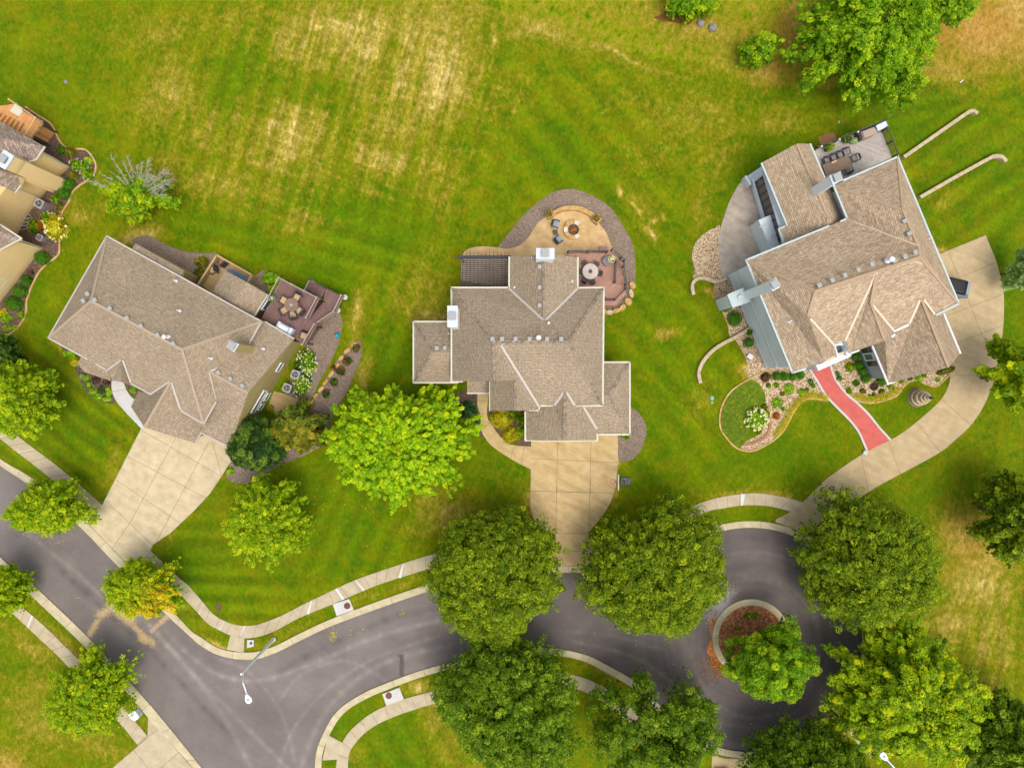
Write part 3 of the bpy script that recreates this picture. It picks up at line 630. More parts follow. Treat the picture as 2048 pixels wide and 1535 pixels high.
driveway([(1062.6, 850), (1060.5, 1013), (1068, 1040), (1090, 1060), (1111, 1068), (1111, 1100), (1098, 1131), (1196, 1131), (1177, 1102), (1177, 1064), (1204, 1033), (1221, 1004), (1231, 975), (1236, 927), (1235, 850)],
  [((1115.5, 860), (1111.5, 1064)), ((1182.5, 860), (1177.5, 1064)), ((1062, 916), (1236, 925)), ((1061, 981), (1227, 985)), ((1111, 1066), (1177, 1065)), ((1111, 1103), (1180, 1100)), ((1070, 981.2), (1096, 981.6)), ((1112, 982.3), (1118, 982.4)), ((1138, 983.2), (1160, 983.8)), ((1181, 955), (1180, 992)), ((1114, 972), (1113.6, 986))], 'conc')
dwr = [(1879, 508), (1970.8, 470.3)]+smooth_line([(1980.5, 494.7), (1992.3, 524), (2004, 569), (2007.5, 606), (2006, 651), (2002, 684), (1994, 725), (1985, 767), (1967, 811), (1941, 850), (1909, 880), (1879.5, 904), (1820, 937), (1760, 969), (1717, 997), (1680, 1032), (1655, 1070), (1640, 1092)], 4)+[(1616, 1073), (1594, 1060), (1575, 1052), (1550.5, 1043), (1551.5, 1038), (1583, 1022)]+smooth_line([(1605, 1004), (1624, 985), (1649, 960), (1705, 920), (1749, 894), (1781, 879), (1811, 860), (1846, 832), (1881, 799), (1897, 769), (1899.7, 751)], 4)+[(1850, 700), (1830, 560)]
driveway(dwr, [((1896, 503), (1917, 555)), ((1917, 555), (1991, 525)), ((1926, 580), (1941, 612)), ((1893, 632), (2005, 588)), ((1941, 612), (1962, 668)), ((1916, 684), (2006, 650)), ((1962, 668), (1998, 712)), ((1907, 750), (1989, 752)), ((1884, 799), (1941, 850)), ((1834, 845), (1880, 904)), ((1777, 884), (1800, 948)), ((1722, 910), (1736, 983)), ((1610, 996), (1668, 1022)), ((1578, 1028), (1567, 1048))], 'conc_right')
driveway([(297, 1431), (295.6, 1472.7), (267.5, 1498), (224.7, 1535), (170, 1590), (440, 1610), (388, 1537)], [((267.5, 1498), (297, 1535)), ((320, 1454), (296, 1472)), ((360, 1502), (321, 1535)), ((296, 1431), (388, 1537))], 'conc_side')
driveway([(1424, 1508), (1450, 1515), (1497, 1516), (1520, 1515), (1520, 1600), (1420, 1600)], [], 'conc_right')
# ---- inlet slabs, manholes, valve boxes
def inlet(poly, mh, r, label):
    e = empty('storm_inlet', (*G2(*mh), 0), label, 'storm drain inlet', 'concrete storm inlets along the kerb')
    m = MB(e.location); m.prism([G2(*p) for p in poly], 0, .13); m.build('slab', M['conc_white'], e)
    m = MB(e.location); m.lathe((*G2(*mh), .13), [(r/PPM, 0), (r/PPM, .03), (r/PPM*.8, .035), (r/PPM*.78, .03), (.02, .035)], 20); m.build('manhole_cover', M['rust'], e)
inlet([(666, 1207), (699, 1196), (708, 1218), (674, 1230.5)], (695, 1210), 6.5, 'pale concrete drain slab with rusty round cover on the upper kerb')
inlet([(765, 1386), (799, 1373), (808, 1396), (773, 1409)], (778, 1389), 6.5, 'pale concrete drain slab with rusty round cover on the lower kerb')
inlet([(495, 1278), (508.5, 1278), (508.5, 1291), (495, 1294)], (503, 1284.5), 2.6, 'small square concrete pad with a tiny iron lid near the lamp post')
def disc(name, px, py, r, mt, label, cat, z0=0, h=.04):
    m = MB((*G2(px, py), z0)); m.lathe((*G2(px, py), z0), [(r/PPM, 0), (r/PPM, h), (r/PPM*.85, h+.01), (r/PPM*.8, h), (.02, h+.005)], 18)
    return tag(m.build(name, M[mt]), label, cat)
disc('manhole_cover', 437, 1213, 7, 'rust', 'rusty round manhole cover set in the striped lawn', 'manhole')
disc('stepping_stone', 1408, 518.5, 6.5, 'stone_grey', 'pale round stone disc in the river rock bed', 'stone', 0, .1)
disc('sprinkler_cover', 132, 164, 4, 'rock', 'small grey round cover in the open back lawn', 'cover')
def tealbox(px, py, w_, h_, label, rnd=False):
    m = MB((*G2(px, py), 0))
    if rnd: m.lathe((*G2(px, py), 0), [(w_/40, 0), (w_/40, .06), (w_/40*.85, .08), (.01, .08)], 14)
    else: m.box((*G2(px, py), .04), (w_/20, h_/20, .08)); m.box((*G2(px, py), .09), (w_/20*.85, h_/20*.85, .02))
    tag(m.build('valve_box', M['teal']), label, 'valve box', 'teal irrigation valve boxes')
tealbox(1424, 796, 6.5, 8, 'rectangular teal valve box lid in the lawn left of the kidney bed')
tealbox(1424, 804.5, 5, 5, 'small round teal valve lid below the rectangular one', True)
tealbox(1677.5, 244.5, 5, 7, 'lone teal valve lid in the lawn above the brick pavers', True)
# utility box
e = empty('utility_box', (*G2(276, 1421.5), 0), 'pale grey utility cabinet beside the bottom left driveway', 'utility box')
m = MB(e.location); q = [G2(*p) for p in ((266, 1421), (273, 1414), (279, 1414), (286, 1424), (285, 1428), (279, 1432), (273, 1430))]
m.prism(q, 0, .75); m.build('cabinet', M['capmetal'], e)
m = MB(e.location); m.prism([(e.location.x+(x-e.location.x)*1.08, e.location.y+(y-e.location.y)*1.08) for x, y in q], .75, .82); m.build('lid', M['white'], e)
# ------------------------------------------------------------ foliage
def leaf_arrays(c_, n, s, rs, asp=.55, jit=.5):
    N_ = len(c_)
    n = n+jit*rs.normal(size=(N_, 3)); n /= np.linalg.norm(n, axis=1)[:, None]+1e-9
    t = rs.normal(size=(N_, 3)); a = np.cross(n, t); a /= np.linalg.norm(a, axis=1)[:, None]+1e-9
    b = np.cross(n, a); s = np.asarray(s).reshape(-1, 1)
    q = np.stack([c_-a*s, c_-b*s*asp+n*s*.12, c_+a*s, c_+b*s*asp+n*s*.12], 1)
    return q.reshape(-1, 3)
def leaf_obj(name, c_, n, s, tint, mt, parent, rs, org, asp=.55, jit=.5):
    co = leaf_arrays(c_, n, s, rs, asp, jit)-np.array(org)
    F = np.arange(len(co)).reshape(-1, 4)
    me = fastmesh(name, co, F); fattr(me, 'tint', np.clip(tint, 0, 1), 'FACE')
    return link(name, me, LM[mt] if mt in LM else M[mt], parent)
def dirs(rs, n, zmin=-1.0):
    z = rs.uniform(zmin, 1, n); a = rs.uniform(0, 2*np.pi, n); r = np.sqrt(1-z*z)
    return np.stack([r*np.cos(a), r*np.sin(a), z], 1)
def leaves(parent, name, cen, rad, n, size, mt, seed=1, zmin=-.2, tint=.5, ts=.3):
    rs = np.random.RandomState(seed); d = dirs(rs, n, zmin)
    k = rs.uniform(.7, 1.02, n)[:, None]; c_ = np.array(cen)+d*np.array(rad)*k
    return leaf_obj(name, c_, d, rs.uniform(.7, 1.2, n)*size, tint+ts*rs.normal(size=n), mt, parent, rs, parent.location if parent else cen)
def shrub(px, py, r, label, mt='box', h=None, flower=None, seed=None, cat='shrub', group=None, ry=None, ang=0, nf=40, clip=False, name='shrub', size=.075, dens=1.0):
    """a dome of small leaves over short stems; r in photo pixels"""
    seed = seed or int(px*7+py*3); rs = np.random.RandomState(seed)
    R0 = r/PPM; R1 = (ry or r)/PPM; h = h or R0*1.3
    p = P(px, py, h*.5); p.z = 0; e = empty(name, p, label, cat, group, R(-ang))
    m = MB()
    for k in range(5):
        a = rs.uniform(0, 6.28); m.tube([(0, 0, 0), (math.cos(a)*R0*.3, math.sin(a)*R1*.3, h*.35), (math.cos(a)*R0*.6, math.sin(a)*R1*.6, h*.62)], [.03, .02, .01], 5)
    m.build('stem', M['bark'], e)
    nc = 1 if clip else max(6, int(9*max(1, (R0*R1)**.5/.5)))
    C_, D_, T_, = [], [], []
    n = int(520*dens*max(.25, R0*R1)/ (.075/.075))*2
    d = dirs(rs, n, -.15); lump = 1.0 if clip else None
    if not clip:
        ld = dirs(rs, nc*2, 0); amp = rs.uniform(.72, 1.08, nc*2); tt = rs.normal(size=nc*2)*.22
        idx = np.argmax(d@ld.T, 1); cosang = np.max(d@ld.T, 1)
        k = amp[idx]*(.80+.2*cosang)*rs.uniform(.82, 1.03, n); tint = .5+tt[idx]+.18*rs.normal(size=n)
    else:
        k = rs.uniform(.93, 1.0, n); tint = .5+.2*rs.normal(size=n)
    q = d*k[:, None]*np.array([R0, R1, h])
    q[:, 2] = np.maximum(q[:, 2], .05)
    leaf_obj('foliage', q, d, rs.uniform(.7, 1.25, n)*size, tint, mt, e, rs, (0, 0, 0), .6, .35 if clip else .6)
    # inner body of leaves, tinted darker for the shade inside
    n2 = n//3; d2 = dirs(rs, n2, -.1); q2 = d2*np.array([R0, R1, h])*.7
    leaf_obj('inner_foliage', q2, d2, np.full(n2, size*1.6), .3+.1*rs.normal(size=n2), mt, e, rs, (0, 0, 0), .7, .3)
    if flower:
        dd = dirs(rs, nf, .05); m = MB()
        for v_ in dd:
            s = rs.uniform(.7, 1.2)*size*(.8 if flower != 'cream' else 1.35)
            m.lathe(Vector(v_*np.array([R0, R1, h])*1.0), [(s*.7, -s*.3), (s, 0), (s*.6, s*.5), (s*.1, s*.62)], 6)
            if nf <= 24: m.build('bloom', LM[flower], e); m = MB()
        if nf > 24: m.build('bloom', LM[flower], e)
    return e
def outline_fn(rs, lob, amp, pts=None):
    ph = rs.uniform(0, 6.28, 5); am = amp*np.array([.5, .35, .3, .25, .15])*rs.uniform(.5, 1.2, 5)
    fr = np.array([2, 3, 5, lob, lob*2-1])
    def f(a):
        v = np.ones_like(a)
        for q in range(5): v = v+am[q]*np.sin(fr[q]*a+ph[q])
        if pts is not None:
            pa = np.array([p[0] for p in pts])*np.pi/180; pv = np.array([p[1] for p in pts])
            v = v*np.interp(np.mod(a, 2*np.pi), pa, pv, period=2*np.pi)
        return v
    return f
def tree(px, py, rx, ry, label, mt='oak', style='round', zc=5.5, ztop=9.5, seed=1, clumps=420, per=85, cr=.62, leaf=.11, amp=.18, pts=None, lob=7, group=None, mt2=None, f2=None, gaps=0.0, zlow=2.2, name='tree', trunk=.22, tspread=.26, cat='tree', asp=.5, inner=True, per_z=.9, skew=0.0, nb=None, spr=1.0):
    rs = np.random.RandomState(seed); p0 = P(px, py, zc); base = Vector((p0.x, p0.y, 0))
    k = (HC-zc)/HC/PPM; RX_, RY_ = rx*k, ry*k
    e = empty(name, base, label, cat, group)
    fo = outline_fn(rs, lob, amp, pts)
    CL = []; CD = []; CR = []
    if style == 'round':
        # clumps on the crown dome, several layers
        i = np.arange(clumps); rho = np.sqrt((i+.5)/clumps); a = i*2.39996+rs.normal(size=clumps)*.12
        rho = np.clip(rho+rs.normal(size=clumps)*.03, 0, 1); ext = fo(a)*(1+.045*rs.normal(size=clumps)*rho)
        z = zlow+1.2+(ztop-zlow-1.2)*(1-rho**2.6)**.62+rs.normal(size=clumps)*.33*per_z
        lumps = rs.uniform(-1, 1, (60, 2)); lh = rs.normal(size=60)*.6
        xy = np.stack([rho*np.cos(a), rho*np.sin(a)], 1)
        di = np.argmin(((xy[:, None]-lumps[None])**2).sum(2), 1); z = z+lh[di]*(1-.4*rho)
        c_ = np.stack([xy[:, 0]*ext*RX_*.93, xy[:, 1]*ext*RY_*.93, z], 1)
        nrm = np.stack([xy[:, 0]*rho, xy[:, 1]*rho, np.full(clumps, .75)], 1)
        rr_ = rs.uniform(.7, 1.25, clumps)*cr
        if gaps > 0:
            keep = vnoise(c_[:, 0]*20+500, c_[:, 1]*20+500, 22, seed, 1) > gaps; c_, nrm, rr_ = c_[keep], nrm[keep], rr_[keep]
        CL.append(c_); CD.append(nrm); CR.append(rr_)
    else:
        # limbs that sweep out from the middle, each carrying a row of leafy sprays
        nb = nb or max(14, clumps//12)
        for b in range(nb):
            a0 = b*2.39996+rs.normal()*.15; lev = ((b+.5)/nb)**.7; ex = fo(np.array([a0]))[0]
            Lr = (.35+.65*lev)*rs.uniform(.88, 1.06); zt = ztop-(ztop-zlow)*lev**1.7*.8
            ns = int(5+9*Lr)
            for s in range(ns):
                t = (s+1)/ns; bend = .12*math.sin(b*1.7)*t
                r_ = Lr*t**.85; zz = (zlow+ (ztop-zlow)*.55)*(1-t)+zt*t+ (.5*math.sin(t*3.1))*1.0 - .45*t*t
                aa = a0+bend+rs.normal()*.05
                wdt = (1.15-.6*t)
                for rep in range(1+int(2*wdt*Lr*spr+rs.rand())):
                    off = rs.normal(size=3)*np.array([.42, .42, .22])*wdt*min(1.3, RX_/5)*(.55+.45*spr)
                    CL.append(np.array([[math.cos(aa)*r_*ex*RX_+off[0], math.sin(aa)*r_*ex*RY_+off[1], zz+off[2]]]))
                    CD.append(np.array([[math.cos(aa)*.5*t, math.sin(aa)*.5*t, .9]])); CR.append(np.array([rs.uniform(.6, 1.1)*cr*(1.1-.35*t)]))
    c_ = np.concatenate(CL); nrm = np.concatenate(CD); rr_ = np.concatenate(CR)
    if skew: c_[:, 2] += skew*c_[:, 1]
    nc = len(c_); tc = tspread*rs.normal(size=nc)*.75+.5
    # leaves per clump on a flattened cushion
    tot = nc*per; ci = np.repeat(np.arange(nc), per); d = dirs(rs, tot, -.35)
    kk = rs.uniform(.45, 1.0, tot)**.6
    sh = np.array([1, 1, .62])
    pos = c_[ci]+d*sh*(rr_[ci]*kk)[:, None]
    if style != 'round':
        rad = c_[ci, :2]; rl = np.linalg.norm(rad, axis=1)+1e-6; ru = rad/rl[:, None]
        st = (d[:, 0]*ru[:, 0]+d[:, 1]*ru[:, 1])*rr_[ci]*kk*.55; pos[:, :2] += ru*st[:, None]
    nn = d*.7+nrm[ci]*.7+np.array([0, 0, .35])
    tint = tc[ci]+.16*rs.normal(size=tot)
    sz = rs.uniform(.7, 1.3, tot)*leaf
    if mt2:
        msk = f2(pos[:, 0]/k, -pos[:, 1]/k)+.25*rs.normal(size=tot) > .5
        leaf_obj('crown', pos[~msk], nn[~msk], sz[~msk], tint[~msk], mt, e, rs, (0, 0, 0), asp)
        leaf_obj('turning_foliage', pos[msk], nn[msk], sz[msk], tint[msk], mt2, e, rs, (0, 0, 0), asp)
    else: leaf_obj('crown', pos, nn, sz, tint, mt, e, rs, (0, 0, 0), asp)
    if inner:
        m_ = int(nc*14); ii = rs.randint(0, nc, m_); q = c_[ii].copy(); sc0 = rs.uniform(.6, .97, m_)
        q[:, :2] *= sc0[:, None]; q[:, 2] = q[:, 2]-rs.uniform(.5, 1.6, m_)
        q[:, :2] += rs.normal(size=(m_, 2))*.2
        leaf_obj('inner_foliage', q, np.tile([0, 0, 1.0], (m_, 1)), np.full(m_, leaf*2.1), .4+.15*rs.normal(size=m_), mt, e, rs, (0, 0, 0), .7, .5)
    # trunk and limbs
    m = MB(); zf = zlow+.4*(ztop-zlow)
    m.tube([(0, 0, -.1), (.03, .02, zlow*.6), (.05, 0, zf), (0, .05, ztop-.8)], [trunk*1.25, trunk, trunk*.6, trunk*.15], 9)
    tr = m.build('trunk', M['bark'], e)
    m = MB(); pick = rs.choice(nc, min(nc, 34), replace=False)
    for q in pick:
        z0 = rs.uniform(zlow*.8, zf); t_ = Vector(c_[q])-Vector((0, 0, .25)); mid = Vector((t_.x*.45, t_.y*.45, z0+(t_.z-z0)*.55))
        m.tube([(0, 0, z0), mid, t_], [trunk*.4, trunk*.22, .02], 6)
    m.build('limb', M['bark'], e)
    return e
# ------------------------------------------------------------ house builders
def PW(pts, z): return [tuple(P(x, y, z)[:2]) for x, y in pts]
def offset_poly(pts, d):
    n = len(pts); A = sum(pts[i][0]*pts[(i+1) % n][1]-pts[(i+1) % n][0]*pts[i][1] for i in range(n))
    if A < 0: pts = pts[::-1]
    out = []
    for i in range(n):
        p0, p1, p2 = Vector(pts[i-1]), Vector(pts[i]), Vector(pts[(i+1) % n])
        a = (p1-p0).normalized(); b = (p2-p1).normalized()
        na = Vector((-a.y, a.x)); nb = Vector((-b.y, b.x)); k = na+nb
        if k.length < .2: out.append(tuple(p1+na*d)); continue
        k = k/k.length_squared*2
        if k.length > 2.5: k = k.normalized()*2.5
        out.append(tuple(p1+k*d))
    return out
def roof(house, verts, faces, eave, mats, name='roof', drop=.22):
    """verts: key -> (px, py, z); shingle UVs run along each slope; open edges get fascia / gable boards"""
    org = house.location
    keys = list(verts); W = {k: P(*verts[k]) for k in keys}; V = []; F = []; MI = []; UV = []
    edges = {}
    for f in faces:
        pts = [W[k] for k in f]; nrm = Vector((0, 0, 0))
        for i in range(len(pts)):
            a, b = pts[i], pts[(i+1) % len(pts)]
            nrm += Vector(((a.y-b.y)*(a.z+b.z), (a.z-b.z)*(a.x+b.x), (a.x-b.x)*(a.y+b.y)))
        f = list(f)
        if nrm.z < 0: f = f[::-1]; nrm = -nrm; pts = pts[::-1]
        nrm.normalize(); u = Vector((0, 0, 1)).cross(nrm)
        u = u.normalized() if u.length > 1e-3 else Vector((1, 0, 0)); v_ = nrm.cross(u)
        b0 = len(V); V += [p-org for p in pts]; F.append(list(range(b0, b0+len(pts)))); MI.append(0)
        UV.append([(p.dot(u), p.dot(v_)) for p in pts])
        for i in range(len(f)):
            e = (f[i], f[(i+1) % len(f)]); edges.setdefault(frozenset(e), []).append(e)
    for k, l in edges.items():
        if len(l) == 1:
            a, b = W[l[0][0]]-org, W[l[0][1]]-org; zb = min(eave-drop, a.z-drop, b.z-drop)
            b0 = len(V); V += [a, b, Vector((b.x, b.y, zb)), Vector((a.x, a.y, zb))]
            F.append([b0+3, b0+2, b0+1, b0]); MI.append(1); UV.append([(0, 0)]*4)
    me = bpy.data.meshes.new(name); me.from_pydata([tuple(p) for p in V], [], F)
    me.polygons.foreach_set('material_index', MI); uvl = me.uv_layers.new(name='UVMap')
    flat = [c_ for f in UV for p in f for c_ in p]; uvl.data.foreach_set('uv', flat); me.update()
    return link(name, me, mats, house)
def walls(house, vols, mt, name='wall'):
    m = MB(house.location)
    for pts, z, d in vols:
        m.prism(offset_poly(PW(pts, z), d), -.3, z-.16)
    return m.build(name, mt, house)
def lines(house, name, segs, mt, wd=.13, h=.12, up=.0, ext=False):
    for s in segs:
        m = MB(house.location); pts = [P(*p) for p in s]
        for a, b in zip(pts, pts[1:]):
            d = (b-a).normalized()*wd*.45 if len(pts) > 2 else Vector((0, 0, 0))
            m.bar(a-d*(a is not pts[0])+Vector((0, 0, up)), b+Vector((0, 0, up)), wd, h)
        m.build(name, mt, house)
def rvent(house, px, py, z, ang=0, s=.29):
    p = P(px, py, z); m = MB(house.location)
    m.box(p+Vector((0, 0, .12)), (s, s*1.1, .16), R(ang)); m.box(p+Vector((0, 0, .21)), (s*1.15, s*1.25, .03), R(ang))
    return m.build('roof_vent', M['vent'], house)
def rpipe(house, px, py, z, r=.06, h=.45, cap=None, mt='pipe'):
    p = P(px, py, z); m = MB(house.location)
    m.lathe(p-Vector((0, 0, .15)), [(r*2.6, 0), (r*1.6, .18), (r, .2), (r, h), (r*.6, h+.02)], 12)
    if cap: m.lathe(p+Vector((0, 0, h-.1)), [(cap*.6, -.05), (cap, 0), (cap*.8, .12), (cap*.3, .18)], 14)
    return m.build('vent_pipe', M[mt], house)
def chimney(house, top, z1, z0, mt='chase', cap='capmetal', flue=.38):
    w_ = PW(top, z1); cx = sum(p[0] for p in w_)/len(w_); cy = sum(p[1] for p in w_)/len(w_)
    m = MB(house.location); m.prism([(cx+(x-cx)*.93, cy+(y-cy)*.93) for x, y in w_], z0, z1-.12)
    o = m.build('chimney', M[mt], house)
    m = MB(house.location); m.prism(w_, z1-.12, z1); m.build('chimney_cap', M[cap], o)
    a = math.atan2(w_[1][1]-w_[0][1], w_[1][0]-w_[0][0])
    m = MB(house.location); m.box((cx, cy, z1+.12), (flue*1.5, flue*1.5, .24), a); m.box((cx, cy, z1+.27), (flue*1.75, flue*1.75, .05), a, mi=1)
    m.build('flue', [M['rock'], M['vent']], o); return o
def wall_window(house, a, b, t0, t1, z0, z1, mt='glass', out=.05, fr='white'):
    """window in the wall that stands on the line a-b (metres); t along the wall"""
    a, b = Vector(a), Vector(b); d = b-a; nrm = Vector((d.y, -d.x)).normalized(); ang = math.atan2(d.y, d.x)
    c_ = a+d*(t0+t1)/2; L = d.length*(t1-t0)
    m = MB(house.location); cc = Vector((c_.x, c_.y, (z0+z1)/2))+Vector((nrm.x, nrm.y, 0))*out
    for dz in (-1, 1): m.box(cc+Vector((0, 0, dz*(z1-z0)/2)), (L+.16, .12, .1), ang)
    dd = d.normalized()
    for s in (-1, 1): m.box(cc+Vector((dd.x, dd.y, 0))*s*L/2, (.1, .12, z1-z0), ang)
    f = m.build('window', M[fr], house)
    m = MB(house.location); m.box(cc, (L-.08, .04, z1-z0-.08), ang); m.build('pane', M[mt], f)
    return f

def garage_door(house, a, b, t0, t1, h=2.3, out=.03):
    a, b = Vector(a), Vector(b); d = b-a; nrm = Vector((d.y, -d.x)).normalized(); ang = math.atan2(d.y, d.x); cc = a+d*(t0+t1)/2+nrm*out; L = d.length*(t1-t0)
    m = MB(house.location)
    for k in range(4): m.box((cc.x, cc.y, h*(k+.5)/4), (L, .06, h/4-.03), ang)
    m.box((cc.x, cc.y, h/2), (L-.05, .04, h), ang)
    return m.build('garage_door', M['cream'], house)
# ============================================================ centre house
H = empty('house', P(1060, 690, 0), 'taupe roofed house in the middle with a wooden pergola at its back corner', 'house')
ez, rz_ = 5.6, 9.2
V = dict(a=(903, 575, ez), b=(1018, 577, ez), c=(1155, 577, ez), d=(1207, 575, ez), e=(1205, 812, ez), f=(1150, 811, ez+.1), g=(1130, 783, 6.6), i=(1108, 811, ez+.1), j=(1077, 811, ez),
         R1=(986, 683, rz_), R2=(1137, 683, rz_), n=(1089, 639, 7.9), q=(1001, 687, rz_-.1), U=(990, 761, rz_), w=(904, 762, ez), k=(1031, 761, 7.5), kb=(1031, 821, 7.5), jb=(1077, 820, ez-.1),
         N0=(1020, 514, ez), N1=(1155, 514, ez), NP=(1087, 508, 7.9), s0=(980, 761, 5.4), s1=(980, 820, 5.4))
roof(H, V, [('a', 'b', 'n', 'c', 'd', 'R2', 'R1'), ('a', 'R1', 'U', 'w'), ('R1', 'U', 'k', 'q'), ('q', 'k', 'kb', 'jb', 'j'), ('k', 's0', 's1', 'kb'),
            ('R1', 'q', 'j', 'i', 'g', 'f', 'e', 'R2'), ('d', 'e', 'R2'), ('b', 'n', 'NP', 'N0'), ('n', 'c', 'N1', 'NP')], ez, [M['shingleC'], M['wallC']])
Vg = dict(g=(1130, 783, 6.6), i=(1108, 811, ez+.06), l0=(1051, 822, 4.3), l1=(1051, 880, 4.3), p=(1129, 881, 6.5), r1=(1194, 880, 4.3), r0=(1194, 858, 4.3), v=(1167, 812, 5.4), f=(1150, 811, ez+.06), t=(1078, 808, 5.1))
roof(H, Vg, [('g', 'i', 't', 'l0', 'l1', 'p'), ('g', 'p', 'r1', 'r0', 'v', 'f')], 4.3, [M['shingleC'], M['wallC']], 'garage_roof')
Vr = dict(a=(1198, 724, 3.9), b=(1259, 724, 3.9), c=(1259, 868, 3.9), d=(1196, 868, 3.9), v=(1166, 812, 5.3), w=(1172, 790, 5.5), p=(1217, 790, 5.5))
roof(H, Vr, [('a', 'b', 'p', 'w'), ('b', 'c', 'p'), ('p', 'c', 'd', 'v', 'w')], 3.9, [M['shingleC'], M['wallC']], 'side_roof')
Vl = dict(a=(827, 643, 3.9), b=(916, 643, 3.9), c=(916, 765, 3.9), d=(827, 765, 3.9), p=(866, 703, 5.6), q=(916, 703, 5.6))
roof(H, Vl, [('a', 'b', 'q', 'p'), ('p', 'q', 'c', 'd'), ('a', 'p', 'd')], 3.9, [M['shingleC'], M['wallC']], 'side_roof')
roof(H, dict(a=(934, 756, 4.4), b=(984, 756, 4.4), c=(984, 785, 3.5), d=(934, 785, 3.5)), [('a', 'b', 'c', 'd')], 3.5, [M['shingleC'], M['wallC']], 'porch_roof', .15)
walls(H, [([(903, 575), (1018, 575), (1018, 512), (1155, 512), (1155, 575), (1207, 575), (1205, 811), (1077, 811), (1077, 820), (980, 820), (980, 762), (903, 762)], 5.3, .35),
          ([(1051, 800), (1194, 800), (1194, 880), (1051, 880)], 4.2, .3), ([(1180, 724), (1259, 724), (1259, 868), (1180, 868)], 3.85, .34), ([(827, 643), (930, 643), (930, 765), (827, 765)], 3.8, .36)], M['wallC'])
e1 = ez+.02
lines(H, 'gutter', [[(903, 764, e1), (903, 575, e1), (1018, 575, e1), (1018.5, 513, e1)], [(1155.5, 514, e1), (1155.5, 575.5, e1), (1207.5, 575, e1), (1205.5, 811, e1), (1151, 811, e1)], [(1106, 811, e1), (1079, 811, e1), (1078, 820, e1), (1058, 820, e1)],
    [(828, 643, 3.9), (903, 643, 3.9)], [(827, 643, 3.92), (827, 765, 3.92), (917, 765, 3.92)], [(980, 762, 5.3), (980, 821, 5.3)], [(905, 763, e1), (926, 762.5, e1)], [(934, 786, 3.5), (981, 786, 3.5)],
    [(1050.5, 822, 4.35), (1050.5, 880, 4.3), (1129, 881.5, 4.4), (1194.5, 880, 4.3), (1194.5, 866, 4.3)], [(1207, 724, 3.95), (1259.5, 724, 3.95), (1259.5, 868.5, 3.95), (1197, 868.5, 3.95)]], M['cream'], .15, .13)
lines(H, 'valley_flashing', [[(1018, 577, ez), (1086, 639, 7.9)], [(1155, 577, ez), (1091, 640, 7.9)], [(1002, 690, rz_-.15), (1077, 811, ez)], [(1128, 784, 6.55), (1109, 810, 5.7)], [(1133, 784, 6.55), (1149, 810, 5.7)], [(1167, 813, 5.35), (1194, 858, 4.25)]], M['flash_grey'], .20, .05, .05)
lines(H, 'ridge_cap', [[(986, 683, rz_+.02), (1137, 683, rz_+.02)], [(903, 575, ez), (986, 683, rz_)], [(1207, 575, ez), (1137, 683, rz_)], [(1205, 812, ez), (1137, 683, rz_)], [(990, 761, rz_), (986, 683, rz_)], [(1087, 510, 7.92), (1089, 639, 7.92)], [(1031, 762, 7.5), (1031, 820, 7.5)], [(1130, 784, 6.6), (1129, 880, 6.5)], [(1259, 724, 3.9), (1217, 790, 5.5)], [(1259, 868, 3.9), (1217, 790, 5.5)], [(827, 643, 3.9), (866, 703, 5.6)], [(827, 765, 3.9), (866, 703, 5.6)]], M['ridgeC'], .26, .04, .0)
for x, y, z in [(985, 678, 9.2), (1004, 678, 9.2), (1031, 678, 9.1), (1059, 678, 9.1), (1094, 678, 9.1), (1122, 678, 9.1), (1079, 534, 7.7), (1079, 575, 7.7), (1079, 611, 7.7), (874, 696, 5.45), (890, 696, 5.45)]: rvent(H, x, y, z)
for x, y, z in [(1029, 574, 6.1), (1063, 516, 7.0), (897, 667, 4.6), (1144, 562, 6.1), (1143, 617, 6.6)]: rpipe(H, x, y, z, .05, .4, None, 'galv')
rpipe(H, 1077, 675, 9.2, .1, .45, .23); rpipe(H, 1097, 646, 8.1, .07, .35, .14)
chimney(H, [(1072, 496), (1109, 496), (1109, 518), (1072, 518)], 9.2, 0, 'chase')
chimney(H, [(894.5, 611), (915.5, 611), (915.5, 654), (894.5, 654)], 9.0, 0, 'chase')
w0 = PW([(903, 575), (903, 762)], 5.3)
sa, sb = P(1051, 880, 4.2).xy+Vector((.3, .3)), P(1194, 880, 4.2).xy+Vector((-.3, .3))
garage_door(H, sa, sb, .06, .46); garage_door(H, sa, sb, .54, .94)
ra_, rb_ = P(1194, 868, 3.85).xy+Vector((.1, .34)), P(1259, 868, 3.85).xy+Vector((-.34, .34)); garage_door(H, ra_, rb_, .05, .9)
fa_, fb_ = P(980, 820, 5.3).xy+Vector((.35, .35)), P(1077, 820, 5.3).xy+Vector((-.35, .35)); wall_window(H, fa_, fb_, .15, .6, .8, 2.4); wall_window(H, fa_, fb_, .15, .6, 3.3, 4.6)
la_, lb_ = P(827, 765, 3.8).xy+Vector((.36, .36)), P(900, 765, 3.8).xy+Vector((0, .36)); wall_window(H, la_, lb_, .3, .7, .9, 2.4)
ea_, eb_ = P(1207, 811, 5.3).xy+Vector((-.35, 0)), P(1207, 575, 5.3).xy+Vector((-.35, 0)); wall_window(H, ea_, eb_, .75, .85, 1, 2.4)
